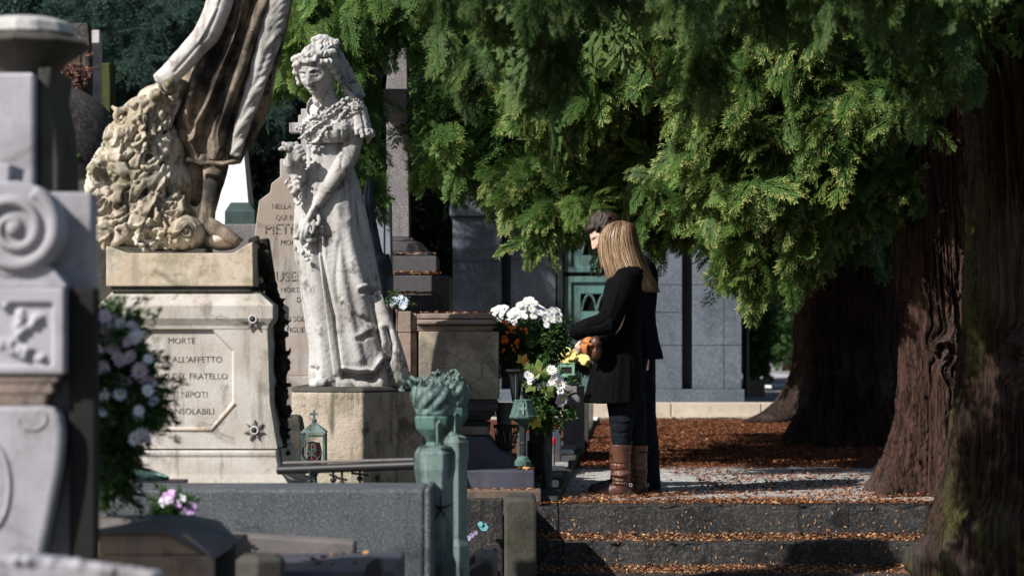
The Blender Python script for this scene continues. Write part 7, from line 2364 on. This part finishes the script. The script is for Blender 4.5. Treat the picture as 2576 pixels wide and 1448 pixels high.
bd.add([(px(540, 8.2), 8.2, pz(1392, 8.2)), (px(892, 8.2), 8.2, zb_), (px(892, 8.2), 8.32, zb_), (px(540, 8.2), 8.32, pz(1392, 8.2)), (px(540, 8.2), 8.2, pz(1340, 8.2)), (px(892, 8.2), 8.2, pz(1362, 8.2)), (px(892, 8.2), 8.32, pz(1362, 8.2)), (px(540, 8.2), 8.32, pz(1340, 8.2))],
       [(0, 3, 2, 1), (4, 5, 6, 7), (0, 1, 5, 4), (1, 2, 6, 5), (2, 3, 7, 6), (3, 0, 4, 7)])
part("border", bd, grey_slab, q8, bevel=.008)
n = 60
zt_ = pz(1410, 7.9) + .012
pts = np.concatenate([np.stack([NR.normal(px(640, 7.7), .045, n), NR.normal(7.72, .06, n), np.full(n, zt_)], 1), np.stack([NR.uniform(px(600, 7.8), px(960, 7.8), 34), NR.uniform(7.6, 8.1, 34), np.full(34, zt_)], 1)])
litter("leaf_litter", leaves("leaf_litter", pts, 0.026, 0.95, 0.6, 71), "orange leaves lying on the flat blue-grey tomb slab")
solo("dark_bollard", "short dark faceted stone bollard at the bottom edge, beside the gabled tomb", "bollard", MB().lathe((px(645, 6.9), 7.0, 0), [(.075, LOW), (.075, pz(1412, 6.9)), (.05, pz(1399, 6.9))], 6), dark_stone, bevel=.006)
hd = MB()
c = P(940, 1448, 7.4)
pts = [(c.x + .028 * math.cos(a), c.z + .05 * math.sin(a)) for a in np.linspace(0, math.pi, 17)]
hd.prism([(c.x + .028, LOW)] + pts + [(c.x - .028, LOW)], 7.4, 7.5)
solo("round_headed_marker", "small dark half-round headed marker at the bottom edge, before the speckled slab", "gravestone", hd, iron, bevel=.004)

# flowers near the camera
pk = thing("pink_flowers", "small sprig of pink and white flowers in front of the speckled granite slab", "flowers", P(440, 1310, 8.0))
mep = flower_me(0.026, 8, 2, 81, wid=.9)
put_flowers(pk, mep, pet_lilac, [(P(X, Y, 7.95), (rs.uniform(-.5, .5), -1, rs.uniform(0, .8)), s_) for X, Y, s_ in ((425, 1252, 1.0), (448, 1264, .9), (432, 1243, .8), (479, 1278, 1.0), (470, 1284, .8))])
mep2 = flower_me(0.024, 8, 2, 82, wid=.9)
put_flowers(pk, mep2, pet_white, [(P(X, Y, 7.95), (rs.uniform(-.5, .5), -1, rs.uniform(0, .8)), s_) for X, Y, s_ in ((413, 1262, 1.0), (455, 1256, .8), (420, 1272, .7))])
part("leaves", foliage(P(432, 1288, 8.0), (.05, .03, .025), 14, .07, 9), fol_bush, pk)
lt = thing("lilac_bush", "bush of pale pinkish-white flowers with dark green leaves, blurred beside the dark pier", "bush", P(320, 1500, 7.3))
fo = Crown(CO)
C = []
rs2 = np.random.default_rng(14)
while len(C) < 230:
    X_, Y_ = rs2.uniform(225, 410), rs2.uniform(800, 1230)
    w0, w1 = 240, np.interp(Y_, [790, 870, 950, 1020, 1080, 1180, 1230], [310, 340, 370, 385, 365, 300, 290])
    if X_ < w1:
        C.append(tuple(P(X_, Y_, 7.3 + rs2.uniform(-.12, .12))))
clumps(fo, np.array(C), 6, .075, .02, rng=rs2, out=(0, -.4, .1), down=-.1)
part("leaves", fo.mesh("leaves"), fol_bush, lt)
mel = flower_me(0.030, 10, 3, 91)
mel2 = flower_me(0.026, 9, 2, 92)
s1, s2 = [], []
for X_, Y_ in ((268, 795), (285, 800), (300, 812), (312, 822), (330, 812), (350, 835), (345, 850), (262, 840), (275, 860), (262, 880), (300, 895), (315, 905), (290, 880), (330, 900), (298, 948), (318, 958), (352, 935), (360, 950), (375, 962), (270, 985), (262, 1000), (305, 995), (330, 1000), (345, 1040), (275, 1045), (262, 1040), (340, 1055), (380, 1010), (370, 985), (352, 1090), (340, 1105), (310, 860), (255, 925), (390, 975), (365, 1105), (372, 900), (280, 820), (325, 840)):
    (s1 if rs2.random() < .5 else s2).append((P(X_ + rs2.normal(0, 5), Y_ + rs2.normal(0, 5), 7.15 + rs2.uniform(-.03, .06)), (rs2.uniform(-.6, .6), -1, rs2.uniform(-.1, .9)), rs2.uniform(.6, 1.0)))
put_flowers(lt, mel, pet_pink, s1, cen_y)
put_flowers(lt, mel2, pet_white, s2, cen_y)

# ------------------------------------------------------------------ carved column and scroll bracket (nearest, far left)
dA = 5.9
xA = lambda X, d=dA: px(X, d)
zA_ = lambda Y, d=dA: pz(Y, d)
cu = thing("carved_urn_column", "mossy dark stone urn capital on a pale stained shaft, top left corner", "column", P(40, 1900, 6.9))
d6 = 6.6
part("capital", MB().lathe((xA(30, d6), d6 + .18, 0), [(.07, zA_(192, d6)), (.10, zA_(150, d6)), (.135, zA_(125, d6)), (.178, zA_(98, d6)), (.180, zA_(92, d6)), (.135, zA_(72, d6)), (.11, zA_(40, d6)), (.06, zA_(28, d6))], 10), dark_stone, cu, bevel=.01)
part("lit_top", MB().lathe((xA(30, d6), d6 + .18, 0), [(.137, zA_(70, d6)), (.128, zA_(40, d6)), (.08, zA_(25, d6)), (.03, zA_(22, d6))], 14), marble, cu, bevel=.006)  # pale marble colour stands for the sunlit top of the capital
part("shaft", MB().box(xA(-90, d6), xA(82, d6), d6 + .02, d6 + .4, LOW, zA_(180, d6)), lav_marble, cu, bevel=.01)
part("shaded_side_face", MB().prism([(xA(84, d6), LOW), (xA(136, d6), LOW), (xA(137, d6), zA_(400, d6)), (xA(128, d6), zA_(300, d6)), (xA(112, d6), zA_(230, d6)), (xA(122, d6), zA_(160, d6)), (xA(84, d6), zA_(160, d6))][::-1], d6 + .06, d6 + .38), dark_stone, cu, bevel=.01)  # dark stone colour stands for the shaded right side of the shaft

br2 = thing("scroll_bracket", "shade-toned white carved marble bracket with a big spiral scroll and relief panel, far left foreground", "monument", P(80, 1900, dA))
part("back_pier", MB().box(xA(-60), xA(212), dA + .10, dA + .19, LOW, zA_(476)), lav_marble, br2, bevel=.006)
part("shaded_side_block", MB().box(xA(168), xA(234), dA + .03, dA + .098, LOW, zA_(722)), stone("bracket_side_shade", (.016, .014, .013), (.012, .011, .0105), (.006, .006, .006), .3, 4, .2, bump=.3), br2, bevel=.006)  # near-black block painted as the shaded right side of the bracket
# volute: spiral ridge wound outwards on a disc
c = P(35, 576, dA)
vo = MB()
rO = 122 / F * dA
vo.lathe((0, 0, 0), [(rO * .97, -.0), (rO, .01), (rO, .11)], 48)
vo.move(Matrix.Translation(c + Vector((0, .11, 0))) @ Matrix.Rotation(math.radians(90), 4, 'X'))
sp4 = []
n_ = 70
for k in range(n_):
    t_ = k / (n_ - 1)
    r_ = rO * (.90 - .76 * t_)
    a = math.radians(60) - t_ * 4.2 * math.pi
    sp4.append(c + Vector((r_ * math.cos(a), -.004, r_ * math.sin(a))))
vo.tube(sp4, list(np.linspace(.017, .007, n_)), 10, 1.0, (0, 1, 0))
vo.ell(c + Vector((0, -.004, 0)), (.018, .014, .018))
part("volute", fuse(vo, .004, 2), lav_marble, br2)
part("ear", MB().prism([(xA(-60), zA_(640)), (xA(-60), zA_(400)), (xA(20), zA_(410)), (xA(14), zA_(470)), (xA(60), zA_(480)), (xA(60), zA_(640))][::-1], dA + .03, dA + .2), lav_marble, br2, bevel=.006)
nk = MB().prism([(xA(-60), zA_(722)), (xA(-60), zA_(650)), (xA(60), zA_(650)), (xA(130), zA_(672)), (xA(165), zA_(715)), (xA(165), zA_(722))][::-1], dA + .004, dA + .10)
part("neck", nk, lav_marble, br2, bevel=.008)
# relief panel
rpn = MB().box(xA(-60), xA(165), dA - .01, dA + .10, zA_(940), zA_(723))
rpn.box(xA(-60), xA(165), dA - .022, dA - .008, zA_(762), zA_(723)).box(xA(138), xA(165), dA - .022, dA - .008, zA_(922), zA_(762)).box(xA(-60), xA(165), dA - .022, dA - .008, zA_(940), zA_(920))
rs = random.Random(6)
for k in range(16):
    X0_, Y0_ = rs.uniform(-10, 110), rs.uniform(785, 900)
    a = rs.uniform(0, 6.28)
    rpn.tube([P(X0_, Y0_, dA - .012), P(X0_ + 18 * math.cos(a), Y0_ + 18 * math.sin(a), dA - .018), P(X0_ + 34 * math.cos(a + .5), Y0_ + 34 * math.sin(a + .5), dA - .010)], [.004, .011, .004], 8, .8)
part("relief_panel", fuse(rpn, .004, 1), lav_marble, br2)
mo2 = MB().sqloft([(xA(-60), xA(112), dA + .0, dA + .1, zA_(1018)), (xA(-60), xA(118), dA - .004, dA + .1, zA_(992)), (xA(-60), xA(134), dA - .008, dA + .1, zA_(986)), (xA(-60), xA(132), dA - .008, dA + .1, zA_(964)), (xA(-60), xA(146), dA - .012, dA + .1, zA_(958)), (xA(-60), xA(150), dA - .014, dA + .1, zA_(941))])
part("moulding", mo2, sarco_c, br2, bevel=.003)
con = [(-60, 1420), (-60, 1020), (112, 1019), (140, 1024), (154, 1045), (160, 1080), (160, 1110), (152, 1180), (138, 1250), (122, 1330), (106, 1400), (100, 1420)]
cm = MB().prism([(xA(a), zA_(b)) for a, b in con][::-1], dA - .02, dA + .10)
part("console", cm, lav_marble, br2, bevel=.012)
vo = MB()
cc2 = P(80, 1052, dA - .02)
vo.tube([cc2 + Vector((.034 * math.cos(a), 0, .026 * math.sin(a))) for a in np.linspace(-3.1, .6, 16)], .004, 8, 1, (0, 1, 0))
cc2 = P(-30, 1220, dA - .02)
vo.tube([cc2 + Vector((.050 * math.cos(a), 0, .105 * math.sin(a))) for a in np.linspace(-1.5, 1.5, 20)], .006, 8, 1, (0, 1, 0))
part("carved_scroll", vo, lav_marble, br2, smooth=60)
lc = MB()
d4_ = 4.6
rs = random.Random(2)
for k in range(60):
    X_ = -30 + k * 7.2
    Yt_ = 1402 + max(0, X_ - 150) * .16 + rs.uniform(-5, 5)
    lc.ell(P(X_, Yt_ + 8, d4_ + rs.uniform(0, .05)), (.011, .014, .011), None, 8, 6)
lc.prism([(px(-60, d4_), LOW), (px(-60, d4_), pz(1396, d4_)), (px(70, d4_), pz(1404, d4_)), (px(390, d4_), pz(1448, d4_)), (px(390, d4_), LOW)][::-1], d4_, d4_ + .12)
lw = solo("beaded_coping", "shade-toned white marble coping with a beaded crest, at the very bottom left corner", "coping", fuse(lc, .005, 1), lav_marble)

# ------------------------------------------------------------------ domed roof, ivy-clad pillars (left, behind)
dD = 24.0
dm = thing("domed_tomb", "old tomb with a dark lichened domed stone roof, behind the striding statue", "tomb", P(60, 1200, dD))
cxd = px(20, dD)
rx = (290 - 20) / F * dD
ztop, zbot = pz(175, dD), pz(432, dD)
prof = []
for k in range(16):
    a = k / 15 * math.pi / 2
    prof.append((rx * math.cos(a) ** .8 + .001, zbot + (ztop - zbot) * math.sin(a) ** 1.0))
mb = MB().lathe((cxd, dD + rx, 0), [(rx * 1.02, zbot - .06)] + prof, 64)
me = mb.mesh("roof")
part("roof", me, roof_st, dm, smooth=50)
part("wall", MB().box(cxd - rx, cxd + rx * .97, dD + .1, dD + 2 * rx - .1, 0, zbot - .062), dark_stone, dm)
mossy = Mat("bright_moss", .95, .1)
mossy.color(mossy.mix(mossy.ramp(mossy.noise(60, 3), .4, .6), (.03, .06, .008), (.07, .12, .015))).bump(mossy.noise(90, 3), .8, .01)
for X, Y, r_ in ((196, 395, .06), (163, 318, .035), (262, 178 + 110, .02)):
    c = P(X, Y, dD + .35 if Y > 350 else dD + .55)
    # sit on the dome surface
    tX = (c.x - cxd) / rx
    zz2 = c.z
    sa = min(.999, max(0, (zz2 - zbot) / (ztop - zbot)))
    rad_ = rx * math.cos(math.asin(sa)) ** .8
    yy2 = dD + rx - math.sqrt(max(0, rad_ ** 2 - (c.x - cxd) ** 2))
    solo("moss_cushion", "green moss cushion on the domed roof, " + {395: "lower and biggest", 318: "upper", 288: "small one at the right edge"}[Y], "moss", MB().ell((c.x, yy2, zz2), (r_, r_ * .4, r_ * .5), None, 14, 8), mossy.m, "moss cushions on the domed roof", smooth=60)
pv = thing("ivy_pillar", "grey stone pillar with bare ivy stems and a clump of dry brown leaves, beside the domed roof", "pillar", P(198, 1100, 26.3))
part("pillar", MB().sqloft([(px(150, 26.3), px(222, 26.3), 26.3, 26.6, 0), (px(150, 26.3), px(222, 26.3), 26.3, 26.6, pz(230, 26.3)), (px(172, 26.3), px(220, 26.3), 26.32, 26.58, pz(60, 26.3)), (px(182, 26.3), px(216, 26.3), 26.35, 26.55, pz(56, 26.3))]), roof_st, pv, bevel=.01)
iv = MB()
rs = random.Random(31)
for k in range(12):
    x0 = rs.uniform(174, 220)
    yt = rs.uniform(70, 150)
    pts = [P(x0, 250, 26.28)]
    for j in range(5):
        x0 = min(224, max(172, x0 + rs.uniform(-10, 10)))
        pts.append(P(x0, 250 - (250 - yt) * (j + 1) / 5, 26.26))
    iv.tube(pts, [.007, .006, .005, .005, .004, .002], 5)
part("ivy_stem", iv, twig_m, pv)
V5 = []
n = 420
r5 = np.random.default_rng(77)
cr5 = Crown(CO)
C = np.array([tuple(P(np.clip(r5.normal(178, 20), 140, 216), np.clip(r5.normal(188, 20), 140, 225), 26.1 + r5.uniform(-.1, .1))) for _ in range(70)])
clumps(cr5, C, 3, .16, .04, rng=r5, out=(0, -.4, 0), down=-.8)
part("dry_leaves", cr5.mesh("dry_leaves"), leafmat("dry_ivy_leaves", [(0, (.05, .025, .018)), (.5, (.20, .10, .075)), (1, (.36, .21, .16))], 0), pv)
solo("white_pillar", "slim bright white pillar stub right of the ivy pillar", "pillar", MB().sqloft([(px(234, 26.7), px(249, 26.7), 26.7, 26.9, 0), (px(234, 26.7), px(249, 26.7), 26.7, 26.9, pz(165, 26.7)), (px(229, 26.7), px(250, 26.7), 26.7, 26.9, pz(78, 26.7)), (px(232, 26.7), px(247, 26.7), 26.72, 26.88, pz(75, 26.7))]), marble_clean, bevel=.006)
solo("mossy_post", "green mossy post right of the slim white pillar stub", "post", MB().bxp(250, 284, 158, 1000, 27.0, .2), stone("mossy_wood", (.05, .055, .02), (.07, .09, .02), (.02, .02, .01), .5, 5, .6, bump=.5), bevel=.02)
solo("back_wall", "dark rough stone wall behind the inscribed pedestal, below the domed roof", "wall", MB().box(px(60, 19), px(520, 19), 19, 19.4, 0, pz(455, 19)), dark_stone, bevel=.02)
